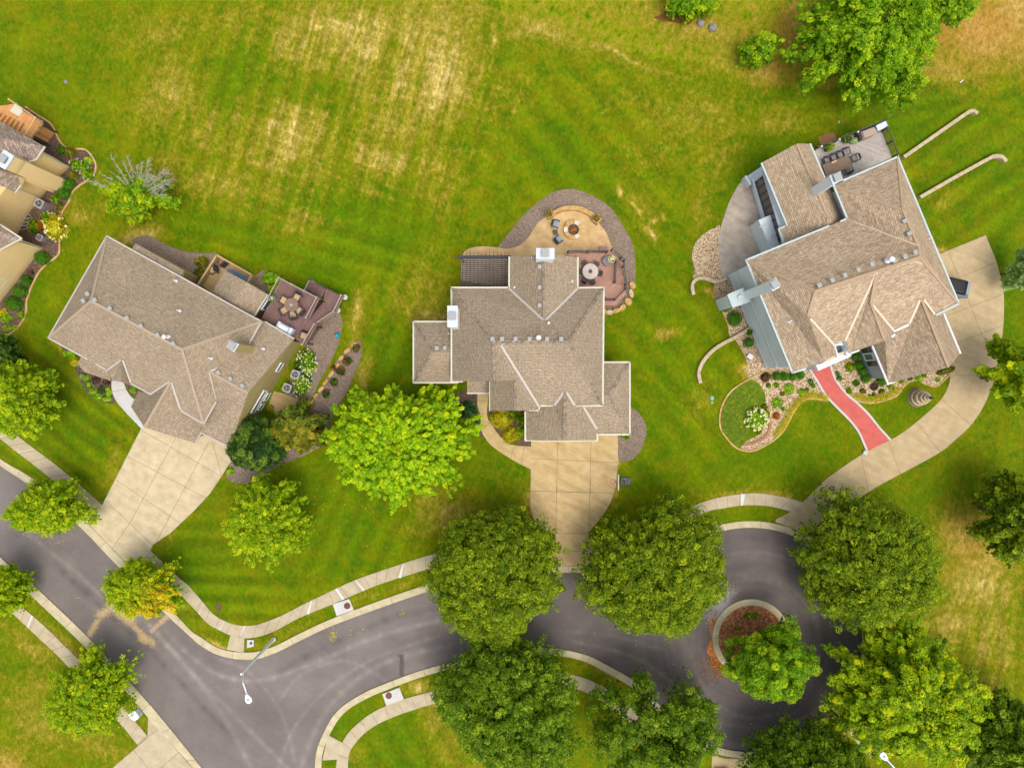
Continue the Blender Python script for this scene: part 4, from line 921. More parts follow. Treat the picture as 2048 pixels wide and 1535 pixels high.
# patio, pergola and fire circle
patio = [(922, 560), (922, 513)]+smooth_line([(929.8, 502), (940.7, 496), (956, 493.3), (975, 493), (995, 495), (1014, 497.6), (1034.5, 493), (1050, 482), (1062.6, 466), (1073.6, 449), (1086, 438), (1107, 424), (1124, 417), (1145, 414), (1163, 417), (1181, 426), (1198, 447), (1210.6, 463), (1217.7, 479), (1226.5, 500), (1236, 520)], 4)+[(1230, 580), (1020, 580)]
struct(slab('patio', patio, 0, .07, M['patio']))
bed = smooth_line([(995, 498), (997, 493), (1015.7, 469), (1031, 449), (1040, 437), (1075, 405), (1107, 384), (1138.5, 378), (1163, 382), (1189.5, 394.6), (1216, 410.5), (1233.5, 431.6), (1247.6, 454.4), (1261.6, 479), (1267.8, 500), (1270.8, 532), (1270.4, 556.5), (1262, 590), (1245, 612), (1222, 622), (1205, 622)], 4)+[(1190, 600), (1190, 560), (1000, 520)]
struct(slab('mulch_bed', bed, 0, .03, M['mulch']))
struct(slab('mulch_bed', smooth_line([(1255, 806), (1262, 813), (1276, 824), (1287, 838), (1293, 856), (1291, 872), (1285, 892), (1272, 912), (1258, 921), (1240, 922), (1234, 900), (1234, 860)], 4, True), 0, .03, M['mulch']))
struct(slab('mulch_bed', [(975, 820), (980, 812), (1070, 812), (1072, 893), (1040, 893), (1000, 870), (980, 845)], 0, .03, M['mulch_dark']))
struct(slab('mulch_bed', smooth_line([(935, 780), (955, 786), (956, 830), (962, 860), (968, 872), (950, 872), (925, 860), (900, 830), (910, 790)], 3, True), 0, .025, M['mulch_dark']))
# front walk
m = MB(); L_ = smooth_line([(954.5, 780), (955, 812), (959.5, 850), (970, 875), (990, 896), (1030, 922), (1061.5, 938)], 4); R_ = smooth_line([(980, 780), (976, 800), (974, 830), (983, 848), (1000, 872), (1020, 888), (1062.5, 893)], 4)
strip(m, toG(L_), toG(R_), 0, .06); joint_lines(m, [((955, 801), (977, 802)), ((957, 827), (974, 827)), ((963, 857), (980, 845)), ((980, 880), (992, 862)), ((999, 897), (1008, 882)), ((1021, 916), (1028, 893)), ((1042, 928), (1049, 893))], .065, .035)
struct(m.build('pavement', [M['conc'], M['joint']]))
def fascia_bar(px0, px1): pass
# pergola
e = empty('pergola', P(970, 543, 0), 'dark wooden pergola with crossing slats over the buff patio', 'pergola')
zp = 3.0
m = MB(e.location)
for x in (913.5,): pass
m.bar(P(912, 514.5, zp), P(1020, 514, zp), .12, .26); m.bar(P(914, 512, zp), P(1022, 511.5, zp), .08, .2); m.bar(P(921, 570, zp), P(1018, 570, zp), .12, .24)
m.build('beam', M['darkmetal'], e)
for i in range(13):
    x = 925+i*7.75; m = MB(e.location); m.bar(P(x, 503.5, zp+.2), P(x, 573, zp+.2), .05, .16); m.build('rafter', M['darkmetal'], e)
for i in range(14):
    y = 517+i*4.1; m = MB(e.location); m.bar(P(921.5, y, zp+.32), P(1018, y, zp+.32), .09, .05); m.build('slat', M['rail'], e)
for x, y in ((923, 514), (1016, 514), (923, 570)):
    m = MB(e.location); m.bar(P(x, y, zp)*1+Vector((0, 0, -.1)), Vector((*P(x, y, zp)[:2], 0)), .16); m.build('post', M['darkmetal'], e)
def seat_group(px, py, rz, label, cat, scale=1.0, mt='darkmetal', cush='bluegrey', z=0, group=None, name='patio_chair'):
    e = empty(name, P(px, py, z), label, cat, group, rz)
    def add(nm, boxes, mtl):
        m = MB(); [m.box(Vector(c_)*scale, Vector(d)*scale, M=(Mm if Mm is not None else None)) for c_, d, Mm in boxes]
        o = m.build(nm, mtl, e); return o
    t = Matrix.Rotation(R(-18), 3, 'X')
    add('seat', [((0, .02, .40), (.5, .5, .07), None)], M[cush])
    add('backrest', [((0, -.32, .68), (.52, .07, .56), t)], M[mt])
    for s in (-1, 1):
        add('armrest', [((s*.32, -.02, .6), (.08, .6, .05), None)], M[mt])
        for q in (-1, 1): add('leg', [((s*.29, q*.27, .28), (.05, .05, .56), None)], M[mt])
    return e
seat_group(1111, 450, R(-105), 'dark patio chair with pale cushion farther from the house chimney', 'chair', 1.1, group='chairs by the fire pit')
seat_group(1116.5, 481, R(-52), 'dark patio chair with pale cushion nearer the house chimney', 'chair', 1.1, group='chairs by the fire pit')
e = empty('side_table', P(1110.5, 466, 0), 'small square dark table between the two fire pit chairs', 'table', rz=R(8)); m = MB(); m.box((0, 0, .45), (.42, .42, .05)); m.build('table_top', M['darkmetal'], e)
for sx in (-1, 1):
    for sy in (-1, 1): m = MB(); m.box((sx*.17, sy*.17, .21), (.05, .05, .43)); m.build('leg', M['darkmetal'], e)
# fire pit
fp = P(1146, 461, 0); e = empty('fire_pit', fp, 'round yellow stone fire pit with burning orange logs', 'fire pit')
m = MB(fp); m.lathe(fp, [(.93, 0), (.93, .42), (.58, .42), (.58, .1), (.05, .1)], 28); m.build('stone_ring', M['stone_grey'], e)
for k in range(9):
    a0, a1 = 2*math.pi*k/9+.03, 2*math.pi*(k+1)/9-.03
    m = MB(fp); L1 = [(fp.x+.96*math.cos(a0+(a1-a0)*t/4), fp.y+.96*math.sin(a0+(a1-a0)*t/4)) for t in range(5)]; L2 = [(fp.x+.56*math.cos(a0+(a1-a0)*t/4), fp.y+.56*math.sin(a0+(a1-a0)*t/4)) for t in range(5)]
    strip(m, L1, L2, .42, .48); m.build('cap_stone', M['stone_pale' if k % 3 == 1 else 'stone'], e)
m = MB(fp); m.lathe(fp, [(.56, .15), (.5, .2), (.02, .24)], 24); m.build('ash_bed', M['mulch_dark'], e)
m = MB(fp)
rr = random.Random(3)
for k in range(12):
    a = rr.uniform(0, 6.28); m.tube([fp+Vector((.30*math.cos(a), .30*math.sin(a), .26)), fp+Vector((.05*math.cos(a+1), .05*math.sin(a+1), .46))], [.05, .035], 6)
m.build('log_pile', M['fire'], e)
# curved seat wall with two piers and planters
m = MB(fp); A_ = smooth_line([(1103, 426), (1122.7, 416), (1145.5, 413.6), (1163, 416), (1180.7, 424.5), (1196, 437)], 5); B_ = smooth_line([(1106, 433), (1124, 424.5), (1145.5, 422.4), (1163, 425.4), (1177, 433), (1189.5, 443.9)], 5)
e = empty('seat_wall', fp, 'curved yellow stone seat wall around the fire pit with two square piers', 'wall')
strip(m, toG(A_), toG(B_), 0, .5); m.build('wall_bench', M['stone'], e)
for px, py, a in ((1099, 432, 28), (1192, 443, -38)):
    p = P(px, py, 0); m = MB(fp); m.box(p+Vector((0, 0, .4)), (.62, .62, .8), R(a)); m.box(p+Vector((0, 0, .83)), (.72, .72, .07), R(a)); m.build('pier', M['stone'], e)
def planter(px, py, z, label, leaf='green', fl='red', r=.28, h=.32, group=None, pot='potdark', seed=1):
    p = P(px, py, z); e = empty('potted_plant', p, label, 'potted plant', group)
    m = MB(p); m.lathe(p, [(r*.7, 0), (r*.95, h), (r, h), (r*.85, h-.03), (.02, h-.04)], 14); m.build('pot', M[pot], e)
    leaves(e, 'foliage', p+Vector((0, 0, h+.12)), (r*1.25, r*1.25, r*.9), 160, .07, leaf, seed)
    if fl: leaves(e, 'bloom', p+Vector((0, 0, h+.22)), (r*.8, r*.8, r*.7), 70, .07, fl, seed+1)
    return e
planter(1098.5, 428, .88, 'red topped planter on the left pier of the fire pit wall', r=.3, h=.18, seed=5, group='planters on the seat wall piers')
planter(1193, 438, .88, 'red topped planter on the right pier of the fire pit wall', r=.3, h=.18, seed=8, group='planters on the seat wall piers')
# centre deck
def deck(name, pts, z, mt, label, loc, skirt=True, parts=()):
    e = empty(name, loc, label, 'deck')
    w_ = PW(pts, z); m = MB(loc); m.prism(w_, z-.22, z); m.build('deck_floor', M[mt], e)
    for x, y in offset_poly(w_, .15): m = MB(loc); m.box((x, y, z/2-.12), (.14, .14, z-.24)); m.build('support_post', M['darkmetal'], e)
    return e
def railing(e, pts, z, h=1.0, mt='rail', step=.14, post=1.6, name='railing', px=True):
    """balusters, top rail and posts along a line; each call is one rail"""
    w_ = [P(x, y, z) for x, y in pts] if px else [Vector(p) for p in pts]
    m = MB(e.location)
    for a, b in zip(w_, w_[1:]):
        up = Vector((0, 0, h)); m.bar(a+up, b+up, .09, .05); m.bar(a+up*.12, b+up*.12, .05, .05); d = b-a; L = d.length
        for i in range(1, int(L/step)): m.bar(a+d*(i*step/L)+up*.1, a+d*(i*step/L)+up, .022)
    o = m.build(name, M[mt], e)
    for a, b in zip(w_, w_[1:]):
        L = (b-a).length; k = max(1, int(round(L/post)))
        for i in range(k+1):
            if i == k and b is not w_[-1]: continue
            q = a+(b-a)*i/k; mm = MB(e.location); mm.box(q+Vector((0, 0, h/2-.05)), (.13, .13, h+.12)); mm.box(q+Vector((0, 0, h+.04)), (.17, .17, .05)); mm.build('rail_post', M[mt], e)
    return o
zd = 1.9
loc = P(1195, 550, 0)
D = deck('deck', [(1134, 506), (1213, 505), (1222, 501), (1240, 517), (1229, 525), (1227.5, 566), (1249.5, 570), (1249.5, 579), (1227, 600), (1207, 599), (1207, 578), (1154, 577), (1154, 512), (1134, 512)], zd, 'deckC', 'pinkish brown raised deck with dark rails beside the middle house', loc)
railing(D, [(1135, 505.5), (1212.5, 505.5)], zd); railing(D, [(1222, 501.5), (1240, 517), (1246, 523)], zd, step=.4); railing(D, [(1229.5, 525), (1228, 566)], zd); railing(D, [(1249.5, 570), (1249.5, 579), (1227.5, 600), (1208, 599)], zd, step=.3)
railing(D, [(1246, 523), (1245, 535), (1249.5, 570)], zd-.5, step=.4)
for i in range(9):
    y = 532+i*4.0; m = MB(loc); m.box(P(1238, y, zd-.18-.16*(8-i)*.6), (.85, .24, .05)); m.build('stair_tread', M['deckC'], D)
m = MB(loc); m.prism(PW([(1229, 518), (1245, 524), (1244, 532), (1230, 532)], .7), .6, .7); m.build('stair_landing', M['deckC'], D)
m = MB(loc); m.prism(PW([(1208, 601), (1229, 601), (1249, 581), (1252, 588), (1229, 611), (1208, 611)], 1.2), 0, 1.2); m.build('skirt', M['deckC'], D)
def rtable(px, py, z, r, label, mt, n, chairs, rz0=0, hole='darkmetal', cm='darkmetal', cush='cushion', grp=None, clabels=(), dist=1.0, csc=.9):
    e = empty('round_table', P(px, py, z), label, 'table')
    m = MB(); m.lathe((0, 0, 0), [(r, .70), (r, .74), (r*.3, .745), (r*.29, .76), (.03, .765)], 30); m.build('table_top', M[mt], e)
    m = MB(); m.lathe((0, 0, 0), [(.3, 0), (.28, .04), (.06, .06), (.05, .7)], 14); m.build('pedestal', M[cm], e)
    m = MB(); m.lathe((0, 0, 0), [(r*.26, .766), (r*.24, .80), (r*.12, .80), (.02, .79)], 18); m.build('centre_ring', M[hole], e)
    for i, (a, lb) in enumerate(zip(chairs, clabels)):
        x, y = r*dist*math.cos(R(a))+P(px, py, z).x, r*dist*math.sin(R(a))+P(px, py, z).y
        c_ = seat_group(px, py, 0, lb, 'chair', csc, cm, cush, z, grp, 'dining_chair'); c_.location = (x, y, z); c_.rotation_euler = (0, 0, R(a+90))
    return e
rtable(1179, 545, zd, .76, 'pale mosaic round table on the pinkish deck', 'tablepale', 6, [122, 50, -8, -75, -120, 178], hole='darkmetal', cm='rail', cush='rail', grp='dining chairs around the pale round table',
       clabels=['dark chair at the upper left of the pale round table', 'dark chair at the upper right of the pale round table', 'dark chair at the right of the pale round table', 'dark chair at the lower right of the pale round table', 'dark chair at the lower left of the pale round table', 'dark chair at the left of the pale round table by the eave'], dist=1.22, csc=.8)
p = P(1213, 523, zd); e = empty('ottoman', p, 'round grey covered fire table on the pinkish deck corner', 'covered table'); m = MB(p); m.lathe(p, [(.42, 0), (.46, .1), (.46, .4), (.4, .46), (.02, .48)], 22); m.build('cover', M['rock'], e)
p = P(1222, 521, zd); e = empty('potted_plant', p, 'cream blooming potted plant by the grey covered table', 'potted plant'); m = MB(p); m.lathe(p, [(.2, 0), (.3, .4), (.02, .38)], 14); m.build('pot', M['potdark'], e); leaves(e, 'bloom', p+Vector((0, 0, .62)), (.42, .38, .22), 130, .09, 'cream', 12)
m = MB(P(1207, 497, 0)); m.box(P(1207, 498, .2), (.75, .5, .4)); m.box(P(1207, 498, .42), (.8, .55, .04)); tag(m.build('deck_step', M['deckC']), 'small pinkish step box below the deck rail', 'step')
# boulders along the deck bed
for i, (x, y, a, b, an) in enumerate([(1264, 571, 11, 14, 60), (1261.5, 587, 8, 17, 10), (1255, 603, 12, 15, 40), (1244, 615.5, 15, 10, 35), (1231, 622, 16, 9, 15), (1217.5, 625, 14, 10, -5), (1209, 624, 8, 9, 0)]):
    p = P(x, y, 0); rs = random.Random(i+40); m = MB(p); q = []
    for k in range(7):
        t = 2*math.pi*k/7; r_ = rs.uniform(.82, 1.08); u, v_ = a/32*math.cos(t)*r_, b/32*math.sin(t)*r_
        q.append((p.x+u*math.cos(R(an))-v_*math.sin(R(an)), p.y+u*math.sin(R(an))+v_*math.cos(R(an))))
    m.prism(q, 0, .28+.04*(i % 3)); cx, cy = p.x, p.y
    m.prism([(cx+(x_-cx)*.86, cy+(y_-cy)*.86) for x_, y_ in q], .3, .36+.04*(i % 3))
    tag(m.build('boulder', M['stone'] if i not in (1, 5) else M['stone_grey']), ['topmost pointed yellow boulder of the curved row by the deck', 'second boulder down, narrow and pale, in the row by the deck', 'third boulder down in the row by the deck', 'fourth boulder down, wide and yellow, in the row by the deck', 'fifth boulder, flat yellow, in the row by the deck', 'sixth boulder, pale grey, in the row by the deck', 'last small boulder of the row, touching the house eave'][i], 'boulder', 'boulders edging the deck bed')

# ============================================================ left house
H = empty('house', P(340, 690, 0), 'taupe roofed house with a purple brown deck, left of the middle house', 'house')
E1, R1_ = 5.0, 8.6
V = dict(a=(214, 472, E1), b=(523, 643, E1), r=(364, 699, R1_), s=(182, 602, R1_), c=(97, 675.5, E1), d=(215, 740, E1), en=(244, 719, 6.1), d2=(263, 766, E1), d3=(303, 788, E1), fa=(341, 763, 6.3), d4=(361, 820, E1), k=(407, 846, E1), l=(433, 802, E1), ra=(419, 743, 6.3), m=(480, 719, E1+.1))
roof(H, V, [('a', 'b', 'r', 's'), ('a', 's', 'c'), ('c', 's', 'r', 'k', 'd4', 'fa', 'd3', 'd2', 'en', 'd'), ('r', 'b', 'm', 'ra', 'l', 'k')], E1, [M['shingleL'], M['wallL']])
V = dict(ra=(419, 743, 6.3), pk=(496, 786, 6.3), a=(588, 677, 3.9), b=(513, 634, 3.9), c=(470, 700, 5.4), f=(460, 893, 3.9), g=(402, 865, 3.9), h=(407, 846, 4.3), l=(433, 802, 4.9))
roof(H, V, [('ra', 'pk', 'a', 'b', 'c'), ('ra', 'pk', 'f', 'g', 'h', 'l')], 3.9, [M['shingleL'], M['wallL']], 'side_roof')
V = dict(fa=(341, 763, 6.3), d3=(303, 788, 4.8), x=(277, 781, 3.4), y=(262, 813, 3.4), pk=(289, 854, 6.3), z=(391, 886, 3.4), w=(406, 858, 3.4), v=(410, 846, 3.9), d4=(361, 820, 4.8))
roof(H, V, [('fa', 'd3', 'x', 'y', 'pk'), ('fa', 'pk', 'z', 'w', 'v', 'd4')], 3.4, [M['shingleL'], M['wallL']], 'garage_roof')
roof(H, dict(a=(424, 584, 3.4), b=(449, 540, 3.4), p=(492, 563.5, 4.5), q=(466, 608, 4.5), c=(536, 589, 3.4), d=(509, 632, 3.4)), [('a', 'b', 'p', 'q'), ('p', 'c', 'd', 'q')], 3.4, [M['shingleL'], M['wallL']], 'sunroom_roof')
roof(H, dict(a=(270.6, 486, 4.3), b=(367.4, 540, 4.3), c=(358, 557, 4.9), d=(260, 503, 4.9)), [('a', 'b', 'c', 'd')], 4.3, [M['shingleL'], M['wallL']], 'bay_roof')
roof(H, dict(en=(244, 719, 6.1), d=(215, 740, 4.9), e=(224, 760, 4.7), p=(243, 764, 5.9), f=(262, 771, 4.7), g=(264, 765, 4.9)), [('en', 'd', 'e', 'p'), ('en', 'p', 'f', 'g')], 4.7, [M['shingleL'], M['wallL']], 'porch_roof')
roof(H, dict(a=(162, 714, 4.4), b=(155, 726.5, 3.8), c=(168, 743, 3.8), d=(222, 762, 3.8), e=(216, 738, 4.6), f=(190, 724, 4.8)), [('a', 'b', 'c', 'd', 'e', 'f')], 3.8, [M['shingleL'], M['wallL']], 'bay_roof')
WL = walls(H, [([(214, 472), (523, 643), (433, 802), (407, 846), (303, 788), (97, 675.5)], 4.8, .45), ([(588, 677), (460, 893), (402, 865), (440, 770), (513, 634)], 3.85, .4), ([(262, 813), (391, 886), (410, 846), (330, 790), (285, 776)], 3.35, .4),
              ([(430, 580), (449, 540), (536, 589), (500, 640)], 3.35, .35), ([(270.6, 486), (367.4, 540), (350, 560), (262, 510)], 4.2, .2)], M['wallL'])
g_ = E1+.02
lines(H, 'gutter', [[(214, 472, g_), (523, 643, g_), (498, 689, g_)], [(97, 675.5, g_), (176, 718.5, g_)], [(192, 727.5, g_), (214, 740, g_), (212, 744, g_)], [(263, 767, g_), (303, 789, g_)], [(362, 821, g_), (407.5, 847, g_), (433, 803, g_)], [(214, 472, g_), (97, 675.5, g_)],
    [(588, 677, 3.95), (530, 643, 3.95)], [(404, 866, 3.95), (460, 893.5, 3.95)], [(391, 886.5, 3.45), (407, 857, 3.45)], [(536, 589, 3.45), (509, 632, 3.45)]], M['flash_grey'], .13, .12)
lines(H, 'valley_flashing', [[(242, 720, 6.1), (215, 740, 5)], [(246, 720, 6.1), (262, 765, 5)], [(339, 763, 6.3), (303, 787, 5)], [(343, 764, 6.3), (361, 819, 5)], [(418, 744, 6.3), (432, 800, 5)], [(421, 742, 6.3), (480, 719, 5.2)]], M['flash_grey'], .17, .05, .03)
lines(H, 'ridge_cap', [[(182, 602, 8.6), (364, 699, 8.6)], [(214, 472, 5.0), (182, 602, 8.6)], [(97, 675.5, 5.0), (182, 602, 8.6)], [(523, 643, 5.0), (364, 699, 8.6)], [(407, 846, 5.0), (364, 699, 8.6)], [(419, 743, 6.3), (496, 786, 6.3)], [(341, 764, 6.3), (289, 854, 6.3)]], M['ridgeL'], .24, .04, .0)
for x, y, z in [(177, 588, 8.3), (169, 602, 8.3), (192, 600, 8.4), (222, 617, 8.5), (256, 636, 8.5), (284, 652, 8.5), (317, 670, 8.5), (348, 687, 8.5), (438, 745, 6.2), (462, 757, 6.2), (486, 771, 6.2)]: rvent(H, x, y, z, 30)
for x, y, z in [(351, 561, 5.9), (358, 621, 7.1), (421, 716, 6.9), (526, 697, 5.1)]: rpipe(H, x, y, z, .06, .5, None)
rpipe(H, 334, 674, 8.4, .1, .6, .2)
chimney(H, [(462, 679), (478, 687.6), (468, 703.8), (451.6, 693.5)], 8.8, 4, 'wallL')
# windows in the long south east wall
wp = offset_poly(PW([(588, 677), (460, 893), (402, 865), (440, 770), (513, 634)], 3.85), .4)
a_, b_ = None, None
for i in range(len(wp)):
    p, q = Vector(wp[i]), Vector(wp[(i+1) % len(wp)])
    if (p-q).length > 9 and max(p.x, q.x) > -22: a_, b_ = (p, q)
if a_.y < b_.y: pass
for t0, t1, z0, z1 in [(.70, .78, 1.6, 2.4), (.28, .50, 1.7, 2.5), (.30, .36, .2, 1.0), (.40, .47, .2, 1.0)]: wall_window(H, a_, b_, t0, t1, z0, z1)
fw = offset_poly(PW([(262, 813), (391, 886), (410, 846), (330, 790), (285, 776)], 3.35), .4)
for i in range(len(fw)):
    p, q = Vector(fw[i]), Vector(fw[(i+1) % len(fw)])
    if (p-q).length > 5 and (p.y+q.y)/2 < -3.5 and (p.x+q.x)/2 < -31: garage_door(H, p, q, .06, .48); garage_door(H, p, q, .54, .95); break
wall_window(H, P(509, 631, 3.4)[:2], P(536, 589, 3.4)[:2], .35, .8, 1.9, 2.9)
# driveway-side white path
m = MB(); L_ = smooth_line([(222, 758), (223.6, 764), (224.6, 782), (232.4, 800), (246, 817.4), (285, 858.4)], 4); R_ = smooth_line([(248, 758), (249, 767.5), (254, 780), (262, 792), (275, 806), (290, 850)], 4)
strip(m, toG(L_), toG(R_), 0, .07); joint_lines(m, [((225, 783), (253, 778))], .075, .03); struct(m.build('path', [M['conc_white'], M['joint']]))
# hot tub alcove
struct(slab('patio', [(405.7, 571.4), (441, 514), (510, 552), (500, 569), (440, 600)], 0, .06, M['concfloor']))
e = empty('retaining_wall', P(470, 540, 0), 'low cream capped wall enclosing the small rear patio of the left house', 'wall'); m = MB(e.location)
for a, b in (((404, 572), (441.5, 513.5)), ((441.5, 513.5), (510.5, 552.5)), ((510.5, 552.5), (501, 570))): m.bar(Vector((*G2(*a), .45)), Vector((*G2(*b), .45)), .16, .9)
m.build('wall_panel', M['wallL'], e); m = MB(e.location)
for a, b in (((404, 572), (441.5, 513.5)), ((441.5, 513.5), (510.5, 552.5)), ((510.5, 552.5), (501, 570))): m.bar(Vector((*G2(*a), .93)), Vector((*G2(*b), .93)), .17, .06)
m.build('wall_cap', M['cushion'], e)
e = empty('hot_tub', P(476, 552, 0), 'hot tub with a slate blue cover in the walled rear patio', 'hot tub'); m = MB(e.location); m.prism(PW([(457, 537), (498.5, 556.5), (491, 573), (449, 552)], .8), .06, .78); m.build('tub_shell', M['wallL'], e)
m = MB(e.location); m.prism(PW([(456.5, 536.5), (499, 556.5), (491, 573.5), (448.5, 552)], .9), .79, .9); m.build('cover', M['blue'], e)
seat_group(450, 526, R(40), 'brown cushioned chair in the corner of the walled rear patio', 'chair', 1.2, 'darkmetal', 'brickpave', .06)
seat_group(431, 541, R(100), 'brown lounge chair beside the sunroom roof', 'chair', 1.2, 'darkmetal', 'cushion', .06)
# left deck
zd = 2.6; loc = P(590, 620, 0)
D = deck('deck', [(564, 558.5), (639, 597), (618, 640), (633.5, 650.5), (610.5, 690), (523, 636), (545, 596)], zd, 'deckL', 'plum brown raised deck with pale rails behind the left house', loc)
railing(D, [(523+20, 598), (564.5, 558.5), (639, 597), (618, 637)], zd, mt='rail_pale'); railing(D, [(634, 650), (610.5, 690)], zd, mt='rail_pale')
zs = 1.5
m = MB(loc); m.prism(PW([(653, 603), (686, 592), (672, 626), (650, 600)], zs), zs-.2, zs); m.build('stair_landing', M['deckL'], D)
m = MB(loc); m.prism(PW([(651, 577), (686, 594), (672, 622), (647, 601)], zs), zs-.2, zs-.004); m.build('stair_landing', M['deckL'], D)
for i in range(8):
    t = i/7; m = MB(loc); m.bar(P(617+28*t, 640-34*t, zd-.16*i), P(634+(672-634)*t, 651-33*t, zd-.16*i), .30, .05); m.build('stair_tread', M['deckL'], D)
for i in range(7):
    t = i/6; m = MB(loc); m.bar(P(649-27*t, 577-15*t, zs-.2*i-.1), P(640-26*t, 596-16*t, zs-.2*i-.1), .30, .05); m.build('stair_tread', M['deckL'], D)
railing(D, [(634, 650), (672, 625), (687, 593)], zs+.2, mt='rail_pale'); railing(D, [(687, 593), (651, 576), (623, 560)], zs-.2, step=.3, mt='rail'); railing(D, [(647, 601), (619, 583)], zs-.3, step=.4, mt='rail')
m = MB(loc); m.prism([G2(*q) for q in ((620.6, 556.5), (633, 565), (620, 585), (608, 579))], 0, .12); m.build('landing_pad', M['conc_kerb'], D)
m = MB(loc); m.prism(offset_poly(PW([(564, 560), (639, 598), (618, 640), (633, 652), (611, 688), (545, 645), (545, 596)], zd), .35), 0, zd-.3); m.build('skirt', M['tabletop'], D)
rtable(587.4, 611.4, zd, .66, 'brown round table on the plum deck', 'tabletop', 5, [150, 58, -38, -84, -146], hole='rail_pale', cm='rail', cush='cushion', grp='tan chairs around the brown round table',
       clabels=['tan chair at the upper left of the brown round table', 'tan chair at the upper right of the brown round table', 'tan chair at the lower right of the brown round table', 'tan chair tucked at the bottom of the brown round table', 'tan chair at the lower left of the brown round table'], dist=1.42, csc=1.15)
seat_group(610.5, 671, R(160), 'lone tan chair at the railed end of the plum deck', 'chair', 1.1, 'rail', 'cushion', zd)
def grill(px, py, z, rz, label, L=1.5, W=.62, body='capmetal', lid='white'):
    e = empty('grill', P(px, py, z), label, 'grill', rz=rz)
    m = MB(); m.box((0, 0, .42), (L, W*.9, .8)); m.build('cabinet', M[body], e)
    m = MB(); m.tube([(-L*.3, 0, .9), (L*.3, 0, .9)], W*.42, 14); o = m.build('lid', M[lid], e)
    m = MB(); m.tube([(-L*.26, -W*.5, .98), (L*.26, -W*.5, .98)], .03, 8); m.build('handle', M['darkmetal'], o)
    for s in (-1, 1): m = MB(); m.box((s*L*.42, 0, .84), (L*.18, W, .05)); m.build('side_shelf', M[body], e)
    return e
grill(574.5, 657.5, zd, R(-29), 'long white grill against the eave on the plum deck', 1.55, .7)
planter(547, 597, zd, 'round white planter at the deck corner by the sunroom', 'box', 'bloom', .3, .35, pot='potwhite', seed=11)
def globe_lamp(px, py, label, h=.6):
    p = P(px, py, h); p.z = 0; e = empty('garden_light', p, label, 'garden light'); m = MB(p); m.tube([p, p+Vector((0, 0, h))], .04, 8); m.build('stem', M['rail'], e)
    m = MB(p); m.lathe(p, [(.05, h), (.22, h+.05), (.28, h+.2), (.2, h+.36), (.03, h+.4)], 16); m.build('globe', M['potwhite'], e)
globe_lamp(691, 594.5, 'white ring garden light at the top corner of the stairs'); globe_lamp(676.5, 620.5, 'white ring garden light below the plum deck stairs')
p = P(673.8, 670.4, .25); m = MB(p); m.lathe(p, [(.03, -.25), (.18, -.17), (.25, 0), (.18, .17), (.03, .25)], 16); tag(m.build('ball', M['cyan'], smooth=True), 'bright blue ball on the mulch right of the plum deck', 'ball')
def ac(px, py, rz, label, z=0, h=.85, s=.82, g='air conditioners beside the left house'):
    e = empty('air_conditioner', P(px, py, z+h) if False else Vector((*P(px, py, h)[:2], z)), label, 'air conditioner', g, rz)
    m = MB(); m.box((0, 0, h/2), (s, s, h)); m.build('cabinet', M['rock'], e)
    m = MB(); m.prism([(s/2*1.04*(abs(math.cos(a))**.35)*math.copysign(1, math.cos(a)), s/2*1.04*(abs(math.sin(a))**.35)*math.copysign(1, math.sin(a))) for a in np.arange(0.02, 6.28, .262)], h, h+.05); m.build('top_panel', M['vent'], e)
    m = MB(); m.lathe((0, 0, 0), [(s*.38, h+.052), (s*.38, h+.06), (.02, h+.06)], 20); m.build('fan_grille', M['darkmetal'], e)
    m = MB()
    for k in range(3):
        a = k*2.094+.3; m.bar((0, 0, h+.075), (s*.33*math.cos(a), s*.33*math.sin(a), h+.075), .13, .01)
    m.lathe((0, 0, 0), [(.08, h+.06), (.08, h+.09), (.01, h+.09)], 12)
    m.build('fan_blade', M['rock'], e); return e
ac(590.7, 748.8, R(-18), 'upper air conditioner beside the white flowered hedge'); ac(574, 775.5, R(-22), 'lower air conditioner, darker fan, nearer the concrete pad', h=.95)
struct(slab('patio', [(548, 782), (562, 785), (590, 796), (616, 806), (612, 822), (560, 830), (535, 815)], 0, .05, M['concfloor']))
planter(543, 816.5, .05, 'orange clay pot beside the lower wall of the left house', 'green', None, .3, .3, pot='terra', seed=21)
# mulch beds of the left house
struct(slab('mulch_bed', smooth_line([(262, 485), (275, 474), (300, 472), (330, 488), (368, 502), (402, 506), (441, 513), (405, 572), (360, 550), (300, 515)], 4, True), 0, .03, M['mulch']))
struct(slab('mulch_bed', [(510, 552), (525, 540), (560, 550), (565, 560), (600, 640), (540, 620), (500, 570)], 0, .03, M['mulch']))
struct(slab('mulch_bed', smooth_line([(640, 640), (668, 620), (682, 630), (684, 655), (676, 690), (660, 725), (640, 760), (620, 800), (585, 810), (570, 790), (600, 720)], 4, True), 0, .03, M['mulch']))
struct(slab('mulch_bed', smooth_line([(712, 683), (724, 690), (722, 715), (708, 750), (690, 790), (665, 830), (655, 875), (640, 880), (615, 845), (622, 808), (640, 778), (660, 742), (684, 708)], 4, True), 0, .03, M['mulch']))
struct(slab('mulch_bed', smooth_line([(458, 935), (452, 950), (462, 962), (490, 966), (520, 955), (560, 930), (620, 905), (650, 880), (640, 830), (560, 830), (480, 880), (462, 920)], 4, True), 0, .027, M['mulch']))
struct(slab('mulch_bed', smooth_line([(128, 690), (126, 700), (140, 718), (150, 735), (160, 760), (175, 785), (200, 800), (228, 806), (224, 770), (224, 745), (160, 715)], 3, True), 0, .03, M['mulch_dark']))
struct(slab('mulch_bed', [(250, 764), (256, 778), (266, 794), (285, 780), (280, 760)], 0, .03, M['mulch_dark']))
